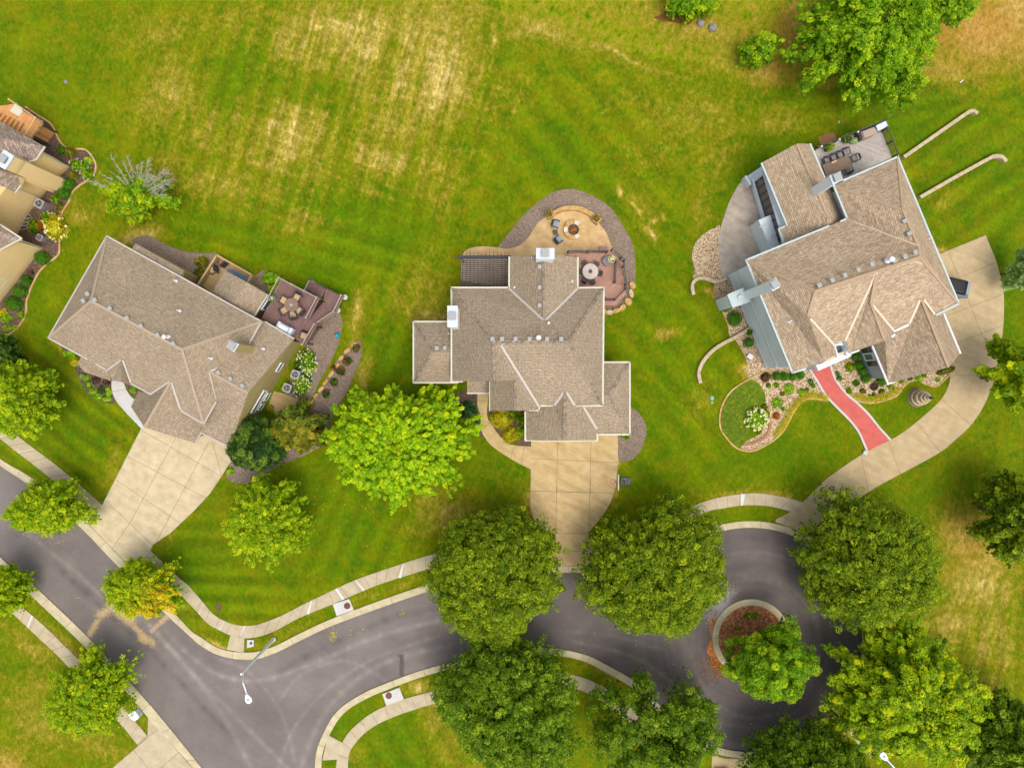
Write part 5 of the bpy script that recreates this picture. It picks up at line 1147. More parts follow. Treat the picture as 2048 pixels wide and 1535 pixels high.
for i, (x, y, a, b) in enumerate([(708, 690, 17, 8), (696, 701, 16, 9), (684, 716, 14, 8), (675, 731, 14, 7), (663, 748, 17, 8), (652, 764, 15, 7), (643, 778, 16, 8), (633, 791, 12, 7), (625, 803, 10, 6)]):
    p = P(x, y, 0); m = MB(p); q = []; rs = random.Random(i+70)
    for k in range(8):
        t = 2*math.pi*k/8; r_ = rs.uniform(.85, 1.1); u, v_ = a/40*math.cos(t)*r_, b/40*math.sin(t)*r_; an = R(38+i*2)
        q.append((p.x+u*math.cos(an)-v_*math.sin(an), p.y+u*math.sin(an)+v_*math.cos(an)))
    m.prism(q, 0, .22+.03*(i % 3)); tag(m.build('boulder', M['stone']), '%s yellow edging boulder of the rose bed counted from its top' % ['first', 'second', 'third', 'fourth', 'fifth', 'sixth', 'seventh', 'eighth', 'ninth'][i], 'boulder', 'boulders edging the rose bed')

# ============================================================ far left house
H = empty('house', P(30, 400, 0), 'golden tan walled house cut off by the left edge of the photo', 'house')
ft = [G2(*q) for q in [(-260, 190), (-100, 215), (60, 290), (115, 318), (138, 335), (122, 352), (130, 358), (107, 386), (94, 381), (80, 398), (55, 430), (30, 480), (85, 497), (62, 525), (36, 560), (0, 605), (-30, 650), (-300, 640)]]
ZF = 4.4
m = MB(H.location); A = ft; m.prism(A, -.2, ZF); m.build('wall', M['wallF'], H)
roof(H, dict(a=(89, 293, ZF+.1), b=(72, 319, ZF+.1), c=(54, 325, ZF+.3), d=(-60, 322, 8), e=(-120, 250, 8), f=(0, 243, ZF+.1)), [('a', 'b', 'c', 'd', 'e', 'f')], ZF+.1, [M['shingleF'], M['wallF']])
roof(H, dict(a=(-90, 320, 8.2), b=(0, 338, 6.6), c=(36, 352, 5.2), d=(42, 370, ZF+.15), e=(31, 385, ZF+.15), f=(18, 378, ZF+.5), g=(-20, 360, 6.5), h=(-100, 350, 8)), [('a', 'b', 'c', 'd', 'e', 'f', 'g', 'h')], ZF+.15, [M['shingleF'], M['wallF']], 'side_roof')
roof(H, dict(a=(43, 477, ZF+.1), b=(0, 499.5, ZF+.1), c=(-160, 590, ZF+.1), d=(-150, 480, 8), e=(-60, 445, 6.5), f=(0, 448, 5)), [('a', 'b', 'c', 'd', 'e', 'f')], ZF+.1, [M['shingleF'], M['wallF']], 'side_roof')
roof(H, dict(a=(-60, 362, 7.5), b=(-40, 440, 7.5), c=(-260, 470, 8.5), d=(-260, 300, 8.5)), [('a', 'b', 'c', 'd')], 6, [M['shingleF'], M['wallF']], 'side_roof')
lines(H, 'gutter', [[(90, 293, ZF+.15), (73, 319, ZF+.15), (54, 325.5, ZF+.3)], [(42.5, 370, ZF+.2), (31, 385.5, ZF+.2)], [(44, 477, ZF+.15), (0, 500, ZF+.15)], [(44, 477, ZF+.12), (0, 449, 5.0)]], M['cream'], .12, .1)
chimney(H, [(8, 299), (28, 312), (10, 339.5), (-12, 326)], 7.6, 0, 'wallF')
for x, y, x2, y2 in ((82, 307, 138, 334), (38, 377, 81, 396), (42, 481, 86, 496)): m = MB(H.location); m.bar(P(x, y, ZF), P(x2+1, y2, .1), .1); m.build('downspout', M['cream'], H)
wall_window(H, G2(94, 381), G2(30, 480), .80, .93, 2.2, 3.4)
wall_window(H, G2(36, 560), G2(0, 605), .1, .5, 1.2, 2.6)
# its deck
loc = P(45, 240, 0); D = deck('deck', [(0, 212), (32, 207), (46, 222), (72, 238), (84, 246), (62, 275), (40, 268), (0, 243), (-30, 225)], 2.6, 'deckF', 'orange cedar deck of the far left house', loc)
for i in range(7): t = i/6; m = MB(loc); m.bar(P(-8+52*t, 222+24*t, 2.95), P(-26+60*t, 244+18*t, 2.95), .14, .12); m.build('joist', M['deckF'], D)
railing(D, [(32, 207), (58, 225), (84, 243), (63, 276)], 2.6, h=.9, mt='cushion', step=.2)
m = MB(loc); m.prism(PW([(32, 205), (46, 222), (38, 233), (19, 222)], 2.7), 2.62, 2.7); m.build('side_table', M['cream'], D)
m = MB(loc); m.prism(offset_poly(PW([(32, 207), (84, 246), (62, 275), (0, 243), (0, 212)], 2.5), .3), 0, 2.3); m.build('skirt', M['deckF'], D)
bedF = smooth_line([(52, 214), (78, 232), (104, 250), (122, 285), (142, 298), (172, 300), (190, 322), (192, 340), (182, 356), (150, 380), (138, 405), (124, 430), (120, 470), (120, 488), (117, 510), (85, 537), (68, 565), (55, 600), (53, 625), (42, 648), (20, 668), (0, 668), (-30, 660)], 4)
struct(slab('mulch_bed', bedF+[(-60, 640), (-60, 230)], 0, .03, M['mulch_dark']))
m = MB(); a_, b_ = ribbon_pts(toG(bedF), .16); strip(m, a_, b_, 0, .12); tag(m.build('bed_edging', M['stone']), 'thin tan stone edging around the far left house bed', 'edging')
ac(78, 407, R(-28), 'single air conditioner against the golden tan wall', h=1.0, s=.85, g=None)
ac(79, 475, R(-28), 'low grey condenser near the far left yellow hydrangea', h=.7, s=.6, g=None)
p = P(45, 458, .03); m = MB(p)
pts = [p+Vector((.55*math.cos(t*.9)*(1+.2*math.sin(t*.37))+.02*t, .35*math.sin(t*.9)+.05*t, .05+.004*t)) for t in range(28)]
m.tube(pts, .025, 5); tag(m.build('garden_hose', M['potwhite']), 'loose coil of pale garden hose on dark mulch', 'hose')
planter(65, 547, 0, 'small dark round pot between clipped bushes', 'brown', None, .22, .25, seed=31)
p = P(94, 268, 0)
# ============================================================ right house
H = empty('house', P(1720, 560, 0), 'large brown roofed house with pale blue grey walls at right', 'house')
E, RR = 7.2, 10.4
V = dict(a=(1492, 520, E), b=(1693.7, 437, E), c=(1667, 371, E), d=(1795, 314, E), e=(1917, 607, E), f=(1870, 630, E), g=(1843, 598, 7.9), h=(1817, 648, E), i=(1787, 662, E), j=(1742, 606, 9.3),
         k=(1754, 541, 10.1), l=(1689, 681, E+.2), s=(1616, 631, 9.7), t=(1668, 690, E+.2), R1=(1631, 582, RR), R2=(1840, 514, RR), n=(1838, 495, RR-.1), m=(1806, 420, 9.9), u=(1769, 681, 9.2), v=(1789, 668, E), w=(1700, 706, E), x=(1674, 709, E), y=(1648, 722, 8.6), z=(1584.5, 745, E))
roof(H, V, [('a', 'b', 'n', 'R2', 'R1'), ('b', 'c', 'm', 'n'), ('c', 'd', 'm'), ('d', 'e', 'R2', 'n', 'm'), ('a', 'R1', 's', 'y', 'z'), ('s', 't', 'x', 'y'), ('R1', 'R2', 'k', 'l', 't', 's'), ('k', 'j', 'u', 'w', 'l'), ('j', 'i', 'v', 'u'), ('k', 'R2', 'e', 'f', 'g', 'h', 'i', 'j')], E, [M['shingleR'], M['wallR']])
V = dict(g=(1843, 598, 7.9), p=(1897, 734, 7.9), a=(1776, 767, 3.9), b=(1744, 691, 3.9), c=(1770, 679, 5.6), d=(1789, 667, 6.2), h=(1817, 648, 6.9), f=(1870, 630, 6.9), e=(1887, 625, 3.9+1.6), k=(1920, 707, 3.9), q=(1889, 632, 3.9))
roof(H, V, [('g', 'p', 'a', 'b', 'c', 'd', 'h'), ('g', 'f', 'q', 'k', 'p')], 3.9, [M['shingleR'], M['wallR2']], 'garage_roof')
V = dict(a=(1522.5, 326, 5.0), p=(1594, 287, 7.0), q=(1654, 428, 7.0), c=(1638, 464, 6.3), d=(1570, 490, 5.0), e=(1557, 458, 4.7), f=(1574, 451, 5.0), g=(1620, 287.5, 5.6), h=(1649, 356, 5.6), i=(1690, 446, 5.7), k=(1655, 458, 6.9))
roof(H, V, [('a', 'p', 'q', 'k', 'c', 'd', 'e', 'f'), ('p', 'g', 'h', 'i', 'k', 'q')], 5.0, [M['shingleR'], M['wallR']], 'wing_roof')
walls(H, [([(1492, 520), (1693.7, 437), (1667, 371), (1795, 314), (1917, 607), (1870, 630), (1817, 648), (1787, 662), (1700, 700), (1680, 700), (1584.5, 745)], 7.0, .45), ([(1522.5, 326), (1620, 287.5), (1690, 446), (1572, 490)], 4.9, .5)], M['wallR'])
walls(H, [([(1744, 691), (1776, 767), (1920, 707), (1887, 625), (1800, 650)], 3.85, .4)], M['wallR2'])
e_ = E+.03
lines(H, 'gutter', [[(1658, 452, e_), (1492, 520, e_), (1584.5, 745, e_), (1612, 737, e_)], [(1680, 443, e_), (1694, 437, e_), (1667, 371, e_)], [(1686, 357+4, e_), (1795, 314, e_), (1917.5, 607, e_), (1871, 630, e_)],
    [(1574, 451, 5.05), (1522.5, 326, 5.05)], [(1620, 287.5, 5.65), (1649, 356, 5.65)], [(1557, 458, 4.8), (1569, 487, 4.9)], [(1557, 458, 4.8), (1574, 451, 4.9)]], M['teal_gutter'], .15, .13)
lines(H, 'gutter', [[(1887, 627, 4.0), (1920.5, 707, 4.0)], [(1744, 691, 4.0), (1776, 767.5, 4.0), (1790, 762, 4.2)]], M['white'], .16, .14)
lines(H, 'gutter', [[(1817, 649, e_), (1787, 663, e_)], [(1789, 668, e_), (1783, 674, e_)], [(1718, 700, e_), (1701, 706, e_)]], M['white'], .18, .14)
lines(H, 'valley_flashing', [[(1697, 438, E), (1836, 491, RR-.15)], [(1620, 637, 9.6), (1668, 690, E+.2)], [(1753, 543, 10.05), (1690, 681, E+.2)], [(1744, 609, 9.25), (1787, 661, E)], [(1839, 600, 7.9), (1818, 647, E)], [(1847, 599, 7.9), (1869, 629, E)]], M['flash'], .19, .05, .05)
lines(H, 'ridge_cap', [[(1631, 582, RR), (1840, 514, RR)], [(1492, 520, E), (1631, 582, RR)], [(1840, 514, RR), (1917, 607, E)], [(1667, 371, E), (1806, 420, 9.9)], [(1795, 314, E), (1806, 420, 9.9)], [(1806, 420, 9.9), (1838, 495, RR-.1)], [(1631, 582, RR), (1616, 631, 9.7)], [(1843, 598, 7.9), (1897, 734, 7.9)], [(1594, 288, 7.0), (1654, 428, 7.0)], [(1754, 541, 10.1), (1742, 606, 9.3)], [(1742, 606, 9.3), (1769, 680, 9.2)]], M['ridgeR'], .22, .04, .0)
for x, y, z, a in [(1637, 571, RR, 22), (1663, 561, RR, 22), (1688, 551, RR, 22), (1715, 540, RR, 22), (1742, 529, RR, 22), (1787, 522, RR-.1, 22), (1808, 514, RR, 22), (1828, 505, RR, 22), (1807, 443, 9.9, -65), (1816, 468, 10.0, -65)]: rvent(H, x, y, z, a)
rpipe(H, 1777, 520, RR, .1, .6, .25); rpipe(H, 1580, 642, 8.6, .06, .5, None); rpipe(H, 1859, 476, 7.9, .05, .4, None, 'galv')
chimney(H, [(1658.6, 351), (1681, 342.7), (1686.7, 359.8), (1666, 370)], 10.4, 4, 'chase')
chimney(H, [(1537.5, 563), (1551.5, 554.5), (1560, 575), (1545, 582.5)], 10.6, 3, 'chase')
m = MB(H.location); q = PW([(1454, 589), (1487, 574.7), (1500.6, 603.5), (1465, 615.5)], 4.2); m.prism(offset_poly(q, .1), 0, 4.1); bx_ = m.build('chimney_chase', M['wallR'], H)
m = MB(H.location); m.prism(q, 4.1, 4.25); m.build('chase_cap', M['teal_gutter'], bx_); m = MB(H.location); m.box(P(1480, 593, 4.35), (.4, .3, .2), R(25)); m.build('vent', M['potwhite'], bx_)
# siding trim bands on the west wall, windows
wm = offset_poly(PW([(1492, 520), (1584.5, 745)], 7.0)+PW([(1700, 600)], 7.0), .45)
A_, B_ = P(1492, 520, 7.0).xy, P(1584.5, 745, 7.0).xy; dn = (B_-A_).normalized(); nn_ = Vector((dn.y, -dn.x)) if Vector((dn.y, -dn.x)).x > 0 else Vector((-dn.y, dn.x))
A_ = A_+nn_*.45+dn*.45; B_ = B_+nn_*.45-dn*.45
for z in (3.0, .25, 6.6): m = MB(H.location); m.bar(Vector((*A_, z))-Vector((*nn_, 0))*.03, Vector((*B_, z))-Vector((*nn_, 0))*.03, .08, .22); m.build('trim_band', M['teal_gutter'], H)
T0, T1 = P(1522.5, 326, 4.9).xy, P(1572, 490, 4.9).xy; td = (T1-T0).normalized(); tn = Vector((-td.y, td.x)) if Vector((-td.y, td.x)).x > 0 else Vector((td.y, -td.x))
T0 = T0+tn*.5+td*.5; T1 = T1+tn*.5
for k in range(9): wall_window(H, (T0[0], T0[1]), (T1[0], T1[1]), .06+k*.095, .06+k*.095+.088, 1.5, 3.6, 'glassdark', fr='rail', out=.06 if (Vector(((T1-T0).y, -(T1-T0).x)).x < 0) else -.06)
for z in (1.15, 3.95): m = MB(H.location); m.bar(Vector((*T0, z))-Vector((*tn, 0))*.12, Vector((*T1, z))-Vector((*tn, 0))*.12, .24, .16); m.build('trim_band', M['capmetal'], H)
# porch screen at the patio corner
m = MB(H.location); m.prism([G2(*q) for q in ((1482, 361), (1492, 377), (1534, 346), (1524, 333))], 0, .5); m.prism([G2(*q) for q in ((1480, 361), (1483, 358), (1494, 375), (1491, 378))], .5, 1.3)
m.build('porch_wall', M['capmetal'], H)
m = MB(H.location); m.prism(PW([(1517, 440), (1542, 429), (1571, 486), (1541, 497)], 2.6), 0, 2.6); m.build('bay_wall', M['wallR'], H)
m = MB(H.location); m.bar(P(1519, 455, 2.66), P(1548, 440, 2.66), .1, .06); m.bar(P(1541, 473, 2.66), P(1560, 464, 2.66), .1, .06); m.box(P(1549, 487, 2.75), (.75, .9, .2), R(22)); m.build('roof_trim', M['capmetal'], H)
wG = offset_poly(PW([(1744, 691), (1776, 767)], 3.85)+PW([(1850, 700)], 3.85), .4)
a0, a1 = P(1744, 691, 3.85).xy, P(1776, 767, 3.85).xy; gd = (a1-a0).normalized(); gn = Vector((-gd.y, gd.x)) if Vector((-gd.y, gd.x)).x > 0 else Vector((gd.y, -gd.x)); a0 = a0+gn*.4; a1 = a1+gn*.4
og = .05 if Vector(((a1-a0).y, -(a1-a0).x)).x < 0 else -.05
wall_window(H, tuple(a0), tuple(a1), .22, .40, 1.0, 2.6, 'glass', out=og)
for t in (.14, .48):
    m = MB(H.location); c_ = a0+(a1-a0)*t; m.box(Vector((*(c_-gn*.05), 1.8)), (.55, .06, 1.6), math.atan2(gd.y, gd.x)); m.build('shutter', M['glassdark'], H)
ga, gb = P(1920, 707, 3.85).xy, P(1887, 625, 3.85).xy; gv = (gb-ga).normalized(); gi = Vector((-gv.y, gv.x)); ga = ga+gi*.4+gv*.4; gb = gb+gi*.4; garage_door(H, ga, gb, .1, .8)
ga, gb = P(1917, 607, 7.0).xy, P(1795, 314, 7.0).xy; gv = (gb-ga).normalized(); gi = Vector((-gv.y, gv.x)); ga = ga+gi*.45; gb = gb+gi*.45; garage_door(H, ga, gb, .03, .2); garage_door(H, ga, gb, .22, .32); wall_window(H, ga, gb, .6, .68, 4, 5.6)
ga, gb = P(1584.5, 745, 7.0).xy, P(1680, 700, 7.0).xy; gv = (gb-ga).normalized(); gi = Vector((-gv.y, gv.x)); ga = ga+gi*.45; gb = gb+gi*.45; wall_window(H, ga, gb, .12, .28, .9, 2.5); wall_window(H, ga, gb, .12, .28, 4.2, 5.8)
# entry portico: white frame, grey recess
m = MB(H.location)
def q4(pts, z0, z1, mi=0): m.prism(PW(pts, z1), z0, z1, mi)
q4([(1631.6, 730), (1637, 741), (1701, 713), (1696, 701)], 5.4, 6.0)
q4([(1667.5, 689), (1688, 680.5), (1700, 708), (1694, 711), (1686, 686), (1671, 692), (1678, 712), (1674, 714)], 6.0, 6.5)
m.build('portico', M['white'], H)
m = MB(H.location); m.prism(PW([(1671, 692), (1686, 686), (1692, 703), (1677, 709)], 5.6), 5.4, 5.6); m.build('portico_ceiling', M['wallR2'], H)
m = MB(H.location); m.prism(PW([(1640, 728), (1672, 708), (1692, 700), (1696, 704), (1660, 722)], 6.2), 6.02, 6.2); m.build('portico_gable', M['flash'], H)
for x, y in ((1635, 735), (1698, 708)): m = MB(H.location); p = P(x, y, 5.3); m.box((p.x, p.y, 2.7), (.35, .35, 5.4)); m.build('column', M['white'], H)
# deck
zd = 3.3; loc = P(1710, 300, 0)
D = deck('deck', [(1626, 298), (1750, 252), (1772, 240.5), (1777, 253), (1763, 262), (1785, 314), (1688, 358), (1655, 368)], zd, 'deckR', 'light grey raised deck at the rear of the right house', loc)
railing(D, [(1627, 301), (1750, 252), (1762, 246)], zd, post=2.0); railing(D, [(1763, 263), (1785, 314)], zd, post=1.6)
m = MB(loc); m.prism(PW([(1752, 251), (1771, 242), (1775, 253), (1756, 262)], zd+.95), zd, zd+.95); m.build('corner_cabinet', M['capmetal'], D)
def box_thing(name, pts, z, h, mt, label, cat, part='cover'):
    e = empty(name, P(sum(p[0] for p in pts)/len(pts), sum(p[1] for p in pts)/len(pts), z), label, cat); m = MB(e.location); w_ = PW(pts, z+h); m.prism(w_, z, z+h*.9)
    cx = sum(p[0] for p in w_)/len(w_); cy = sum(p[1] for p in w_)/len(w_); m.prism([(cx+(x-cx)*.9, cy+(y-cy)*.9) for x, y in w_], z+h*.9, z+h); m.build(part, M[mt], e); return e
box_thing('grill', [(1723, 263), (1749, 253), (1756, 263), (1754, 267), (1728, 277)], zd, 1.1, 'rail_pale', 'grill under a taupe fabric cover on the grey deck', 'grill')
box_thing('planter_box', [(1716.5, 266), (1722.5, 263.5), (1727.5, 277), (1720.5, 280)], zd, .8, 'darkmetal', 'dark narrow side stand left of the covered grill', 'side stand', 'stand')
box_thing('storage_box', [(1757, 259), (1768, 252), (1769.5, 256), (1758, 263)], zd, .9, 'rock', 'grey storage box in the corner of the grey deck', 'storage box', 'body')
e = empty('dining_table', P(1675, 331, zd), 'long brown rectangular table on the light grey deck', 'table'); m = MB(e.location); m.prism(PW([(1695, 310.6), (1704.7, 332.5), (1653, 353), (1644.5, 330)], zd+.75), zd+.70, zd+.75); m.build('table_top', M['tabletop'], e)
for x, y in ((1650, 333), (1693, 315), (1656, 349), (1700, 331)): m = MB(e.location); p = P(x, y, zd+.35); m.box(p, (.08, .08, .7)); m.build('leg', M['darkmetal'], e)
m = MB(e.location); m.box(P(1667.5, 324, zd+.8), (.55, .2, .07), R(22)); o = m.build('tray', M['deckF'], e)
for dx in (-.16, 0, .16): m = MB(e.location); p = P(1667.5, 324, zd+.84); p += Vector((dx*math.cos(.38), dx*math.sin(.38), 0)); m.lathe(p, [(.06, 0), (.06, .1), (.01, .1)], 10); m.build('candle', M['cream'], o)
lb = ['first dark wire chair along the upper side of the long table, by the eave', 'second dark wire chair along the upper side of the long table', 'third dark wire chair along the upper side of the long table', 'fourth dark wire chair at the upper right corner of the long table', 'dark wire chair at the right end of the long table', 'dark wire chair at the lower side of the long table']
for (x, y, a), l_ in zip([(1650, 324, 202), (1663, 318, 202), (1675, 313, 202), (1687, 307, 202), (1706, 319, 112), (1692, 343, 22)], lb): seat_group(x, y, R(a), l_, 'chair', 1.0, 'rail', 'rock', zd, 'wire chairs around the long table', 'dining_chair')
planter(1652, 300, zd, 'dark pot with yellow green plant at the left of the deck rail', 'green', None, .28, .45, seed=51); planter(1657, 296, zd, 'leafy yellow green pot plant beside the dark pot', 'hosta', 'rust', .3, .35, seed=52)
planter(1690, 281, zd, 'leafy pot plant in the middle of the deck rail', 'green', 'purple', .42, .4, seed=53); planter(1704, 285, zd, 'round white pot of pale plants on the grey deck', 'silver', None, .3, .35, pot='potwhite', seed=54)
for i, (x, y) in enumerate(((1679, 279), (1643, 293), (1716, 264))):
    p = P(x, y, zd+1.1); m = MB(p); m.box(p, (.16, .16, .16), R(22)); tag(m.build('rail_lantern', M['flash']), ['middle cream lantern on the grey deck rail', 'leftmost cream lantern on the grey deck rail', 'rightmost cream lantern on the grey deck rail'][i], 'lantern', 'cream lanterns on the deck rail')
q = [(1636.5, 277), (1641, 273), (1664, 264.5), (1670, 269), (1672, 280), (1668, 287), (1647, 292), (1640, 288)]
struct(slab('paving', q, 0, .05, M['brickpave']))
# grey curved patio, rock bed, stone arcs
struct(slab('patio', smooth_line([(1503, 352), (1482, 364), (1469.4, 382.5), (1457, 407.5), (1447.5, 434), (1440.5, 459), (1437, 491), (1438.8, 521), (1443, 550), (1449, 560)], 4)+[(1500, 560), (1580, 480), (1560, 360), (1530, 335)], 0, .06, M['conc_grey']))
rockb = smooth_line([(1440, 452), (1428, 457), (1416, 462), (1397, 477), (1386, 497), (1384, 516), (1388.8, 538), (1386, 557), (1399, 556), (1416, 559), (1429, 563), (1443, 556), (1443, 530), (1438, 500)], 4, True)
struct(slab('gravel_bed', rockb, 0, .05, M['gravel']))
struct(slab('gravel_bed', smooth_line([(1430, 566), (1429, 590), (1440, 610), (1450, 635), (1458, 655), (1459, 672), (1472, 682), (1485, 704), (1495, 728), (1496, 752), (1502, 760), (1520, 775), (1531, 795), (1528, 812), (1540, 825), (1530, 850), (1515, 870), (1495, 880), (1482, 892), (1490, 899), (1504, 901), (1533, 889), (1553, 875), (1567, 860), (1578, 838), (1590, 817), (1604, 802), (1621, 797), (1655, 800), (1640, 775), (1625, 752), (1614, 738)], 4)+[(1580, 735), (1560, 700), (1470, 560), (1445, 556)], 0, .04, M['gravel']))
struct(slab('gravel_bed', smooth_line([(1664, 732), (1672, 757), (1693, 785), (1712.5, 801), (1740.6, 805), (1767, 800.6), (1793.4, 790), (1804, 776), (1818, 763), (1835.5, 761), (1853, 769), (1870.7, 772.5), (1888, 760), (1899, 747)], 4)+[(1890, 735), (1850, 720), (1760, 690), (1700, 700)], 0, .04, M['gravel']))
def arc_wall(line, wd, h, label, mt='stone_grey', name='garden_wall', n=4, cat='garden wall', z0=0, gap=True):
    e = empty(name, (*G2(*line[len(line)//2]), 0), label, cat); m = MB(e.location); L = smooth_line(line, n); a, b = ribbon_pts(toG(L), wd); strip(m, a, b, z0, h)
    if gap: joint_lines(m, [((Vector(a[i]).x*20+1024, 767.5-Vector(a[i]).y*20), (b[i][0]*20+1024, 767.5-b[i][1]*20)) for i in range(2, len(a)-1, 3)], h+.004, .03)
    m.build('stone_course', [M[mt], M['joint']], e); return e
arc_wall([(1449, 557.5), (1440, 562), (1429.5, 564.5), (1416, 560), (1399, 557), (1388, 562), (1382.5, 573), (1385.4, 590)], .32, .45, 'short hooked tan stone wall by the river rock bed')
arc_wall([(1499, 656), (1470, 674), (1450, 684), (1425, 700), (1405, 722), (1396, 745), (1399.5, 766)], .34, .4, 'long curved tan stone wall crossing the lawn left of the right house')
arc_wall([(1803, 317), (1866, 273), (1925, 232), (1935, 226), (1943, 226), (1949, 231)], .34, .5, 'upper straight tan retaining wall with hooked end, right lawn')
arc_wall([(1835, 397), (1903, 358), (1970, 321), (1985, 315), (1998, 317), (2006, 326)], .34, .5, 'lower straight tan retaining wall with hooked end, right lawn')
arc_wall([(1539, 738), (1520, 747), (1502, 756), (1480, 768), (1460, 784), (1445, 808), (1439, 833), (1441, 857), (1453, 876), (1468, 892), (1482, 899), (1504, 901.5), (1533, 889), (1553, 875), (1567, 860), (1579, 838), (1591, 817), (1604, 802), (1621, 797), (1655, 801)], .16, .12, 'thin stone edging looping round the kidney shaped bed', 'stone', 'bed_edging', cat='edging', gap=False)
arc_wall([(1485, 888), (1500, 887), (1515, 882), (1530, 872), (1538, 860), (1541, 845)], .28, .14, 'short arc of reddish edging blocks below the cream hydrangea', 'brickpave', 'bed_edging', cat='edging')
arc_wall([(1443, 566), (1430, 567), (1429, 590), (1440, 610), (1450, 635), (1457, 655), (1458, 668)], .12, .1, 'thin edging beside the narrow west gravel bed', 'stone', 'bed_edging', cat='edging', gap=False)
arc_wall([(1666, 735), (1672, 757), (1693, 785), (1712.5, 801), (1740.6, 805.5), (1767, 801), (1793.4, 790.5), (1804, 776), (1818, 763), (1835.5, 761), (1853, 769), (1870.7, 773), (1888, 760), (1899, 748)], .14, .1, 'thin edging between the right gravel bed and the lawn', 'stone', 'bed_edging', cat='edging', gap=False)
struct(slab('ground_cover', smooth_line([(1501, 758), (1520, 770), (1531, 792), (1526, 812), (1512, 822), (1498, 840), (1499, 866), (1488, 884), (1470, 890), (1455, 874), (1443, 856), (1441, 833), (1447, 809), (1462, 785), (1482, 768)], 4, True), 0, .06, speckle('thyme ground cover', [(.34, c(58, 92, 0)), (.52, c(98, 124, 2)), (.7, c(156, 146, 16))], 5, bumpd=.06)))
# red walk
Lr = [(1616, 735), (1631.6, 758.4), (1651, 790), (1675.6, 816.4), (1698.4, 839.3), (1716, 862), (1726.6, 885), (1733.6, 901.7)]; Rr_ = [(1660.5, 731), (1670.3, 758.4), (1691.4, 786.6), (1714, 806), (1737, 828.7), (1758, 855), (1770, 868), (1780, 879)]
m = MB(); strip(m, toG(smooth_line(Lr, 5)), toG(smooth_line(Rr_, 5)), 0, .07); struct(m.build('path', M['redwalk']))
m = MB()
for L in (Lr, Rr_): a, b = ribbon_pts(toG(smooth_line(L, 5)), .2); strip(m, a, b, 0, .11)
m.box((*G2(1728, 905), .15), (.4, .4, .3), R(-30)); struct(m.build('path_edging', M['conc_white']))
# tiered stone fountain
p = P(1833, 794.5, 0); e = empty('fountain', p, 'stacked conical tan stone fountain on the small lawn by the drive', 'fountain')
m = MB(p); m.lathe(p, [(.95, 0), (.95, .08), (.02, .09)], 30); m.build('base_ring', M['mulch'], e)
for i, (r, z0, z1) in enumerate([(.80, .05, .55), (.70, .62, 1.15), (.54, 1.22, 1.6), (.38, 1.66, 1.95), (.24, 2.0, 2.25)]):
    m = MB(p); m.lathe(p, [(r*.7, z0), (r, z0+.12), (r, z1-.05), (r*.93, z1), (r*.6, z1-.03), (.02, z1-.02)], 26); m.build('tier', M['stone_grey'], e)
m = MB(p); m.lathe(p, [(.13, 2.2), (.15, 2.4), (.08, 2.55), (.01, 2.6)], 14); m.build('finial', M['darkmetal'], e)
# ---- vehicles
def car(px, py, ang, label, paint):
    e = empty('parked_car', P(px, py, 0), label, 'car', rz=ang)
    def loft(secs, n=16):
        m = MB(); vs = []; fs = []
        for x, wz, z0, z1 in secs:
            for k in range(n):
                t = 2*math.pi*k/n; cx = abs(math.cos(t))**.45*math.copysign(1, math.cos(t)); sx = abs(math.sin(t))**.45*math.copysign(1, math.sin(t))
                vs.append((x, wz/2*cx, (z0+z1)/2+(z1-z0)/2*sx))
        for i in range(len(secs)-1):
            for k in range(n): fs.append([i*n+k, i*n+(k+1) % n, (i+1)*n+(k+1) % n, (i+1)*n+k])
        fs += [list(range(n))[::-1], [(len(secs)-1)*n+k for k in range(n)]]; m.add(vs, fs); return m
    loft([(-2.3, 1.3, .45, .85), (-2.22, 1.66, .32, .98), (-1.7, 1.82, .25, 1.02), (0, 1.86, .25, 1.02), (1.5, 1.82, .25, .96), (2.1, 1.66, .3, .84), (2.3, 1.2, .42, .7)]).build('body', M[paint], e, True)
    loft([(-1.95, 1.26, .9, 1.05), (-1.72, 1.38, .9, 1.45), (-1.3, 1.42, .9, 1.63), (.2, 1.44, .9, 1.62), (.8, 1.4, .9, 1.35), (1.3, 1.4, .88, .98)]).build('cabin_glass', M['black'], e, True)
    loft([(-1.55, 1.24, 1.58, 1.66), (-1.2, 1.3, 1.58, 1.685), (0, 1.28, 1.58, 1.68), (.3, 1.2, 1.56, 1.64)]).build('roof_panel', M[paint if paint != 'carpaint' else 'black'], e, True)
    m = MB(); m.box((-1.74, 0, 1.5), (.22, 1.25, .06)); m.build('rear_spoiler', M['bluegrey'] if paint == 'carpaint' else M[paint], e)
    for sx in (-1.4, 1.4):
        for sy in (-1, 1): m = MB(); m.tube([(sx, sy*.93, .34), (sx, sy*.70, .34)], .34, 18); w_ = m.build('wheel', M['black'], e); m = MB(); m.tube([(sx, sy*.94, .34), (sx, sy*.88, .34)], .2, 12); m.build('rim', M['galv'], w_)
    for sy in (-1, 1):
        m = MB(); m.box((2.16, sy*.62, .68), (.14, .3, .14)); m.build('headlight', M['pipe'], e); m = MB(); m.box((-2.24, sy*.66, .82), (.1, .28, .14)); m.build('tail_light', M['red'] if 'red' in M else M['terra'], e)
    return e
car(1882, 573, R(168), 'dark blue grey hatchback half under the right garage eave', 'carpaint')
car(1443, 1580, R(90), 'white car on the bottom driveway, only its nose in view', 'carwhite')
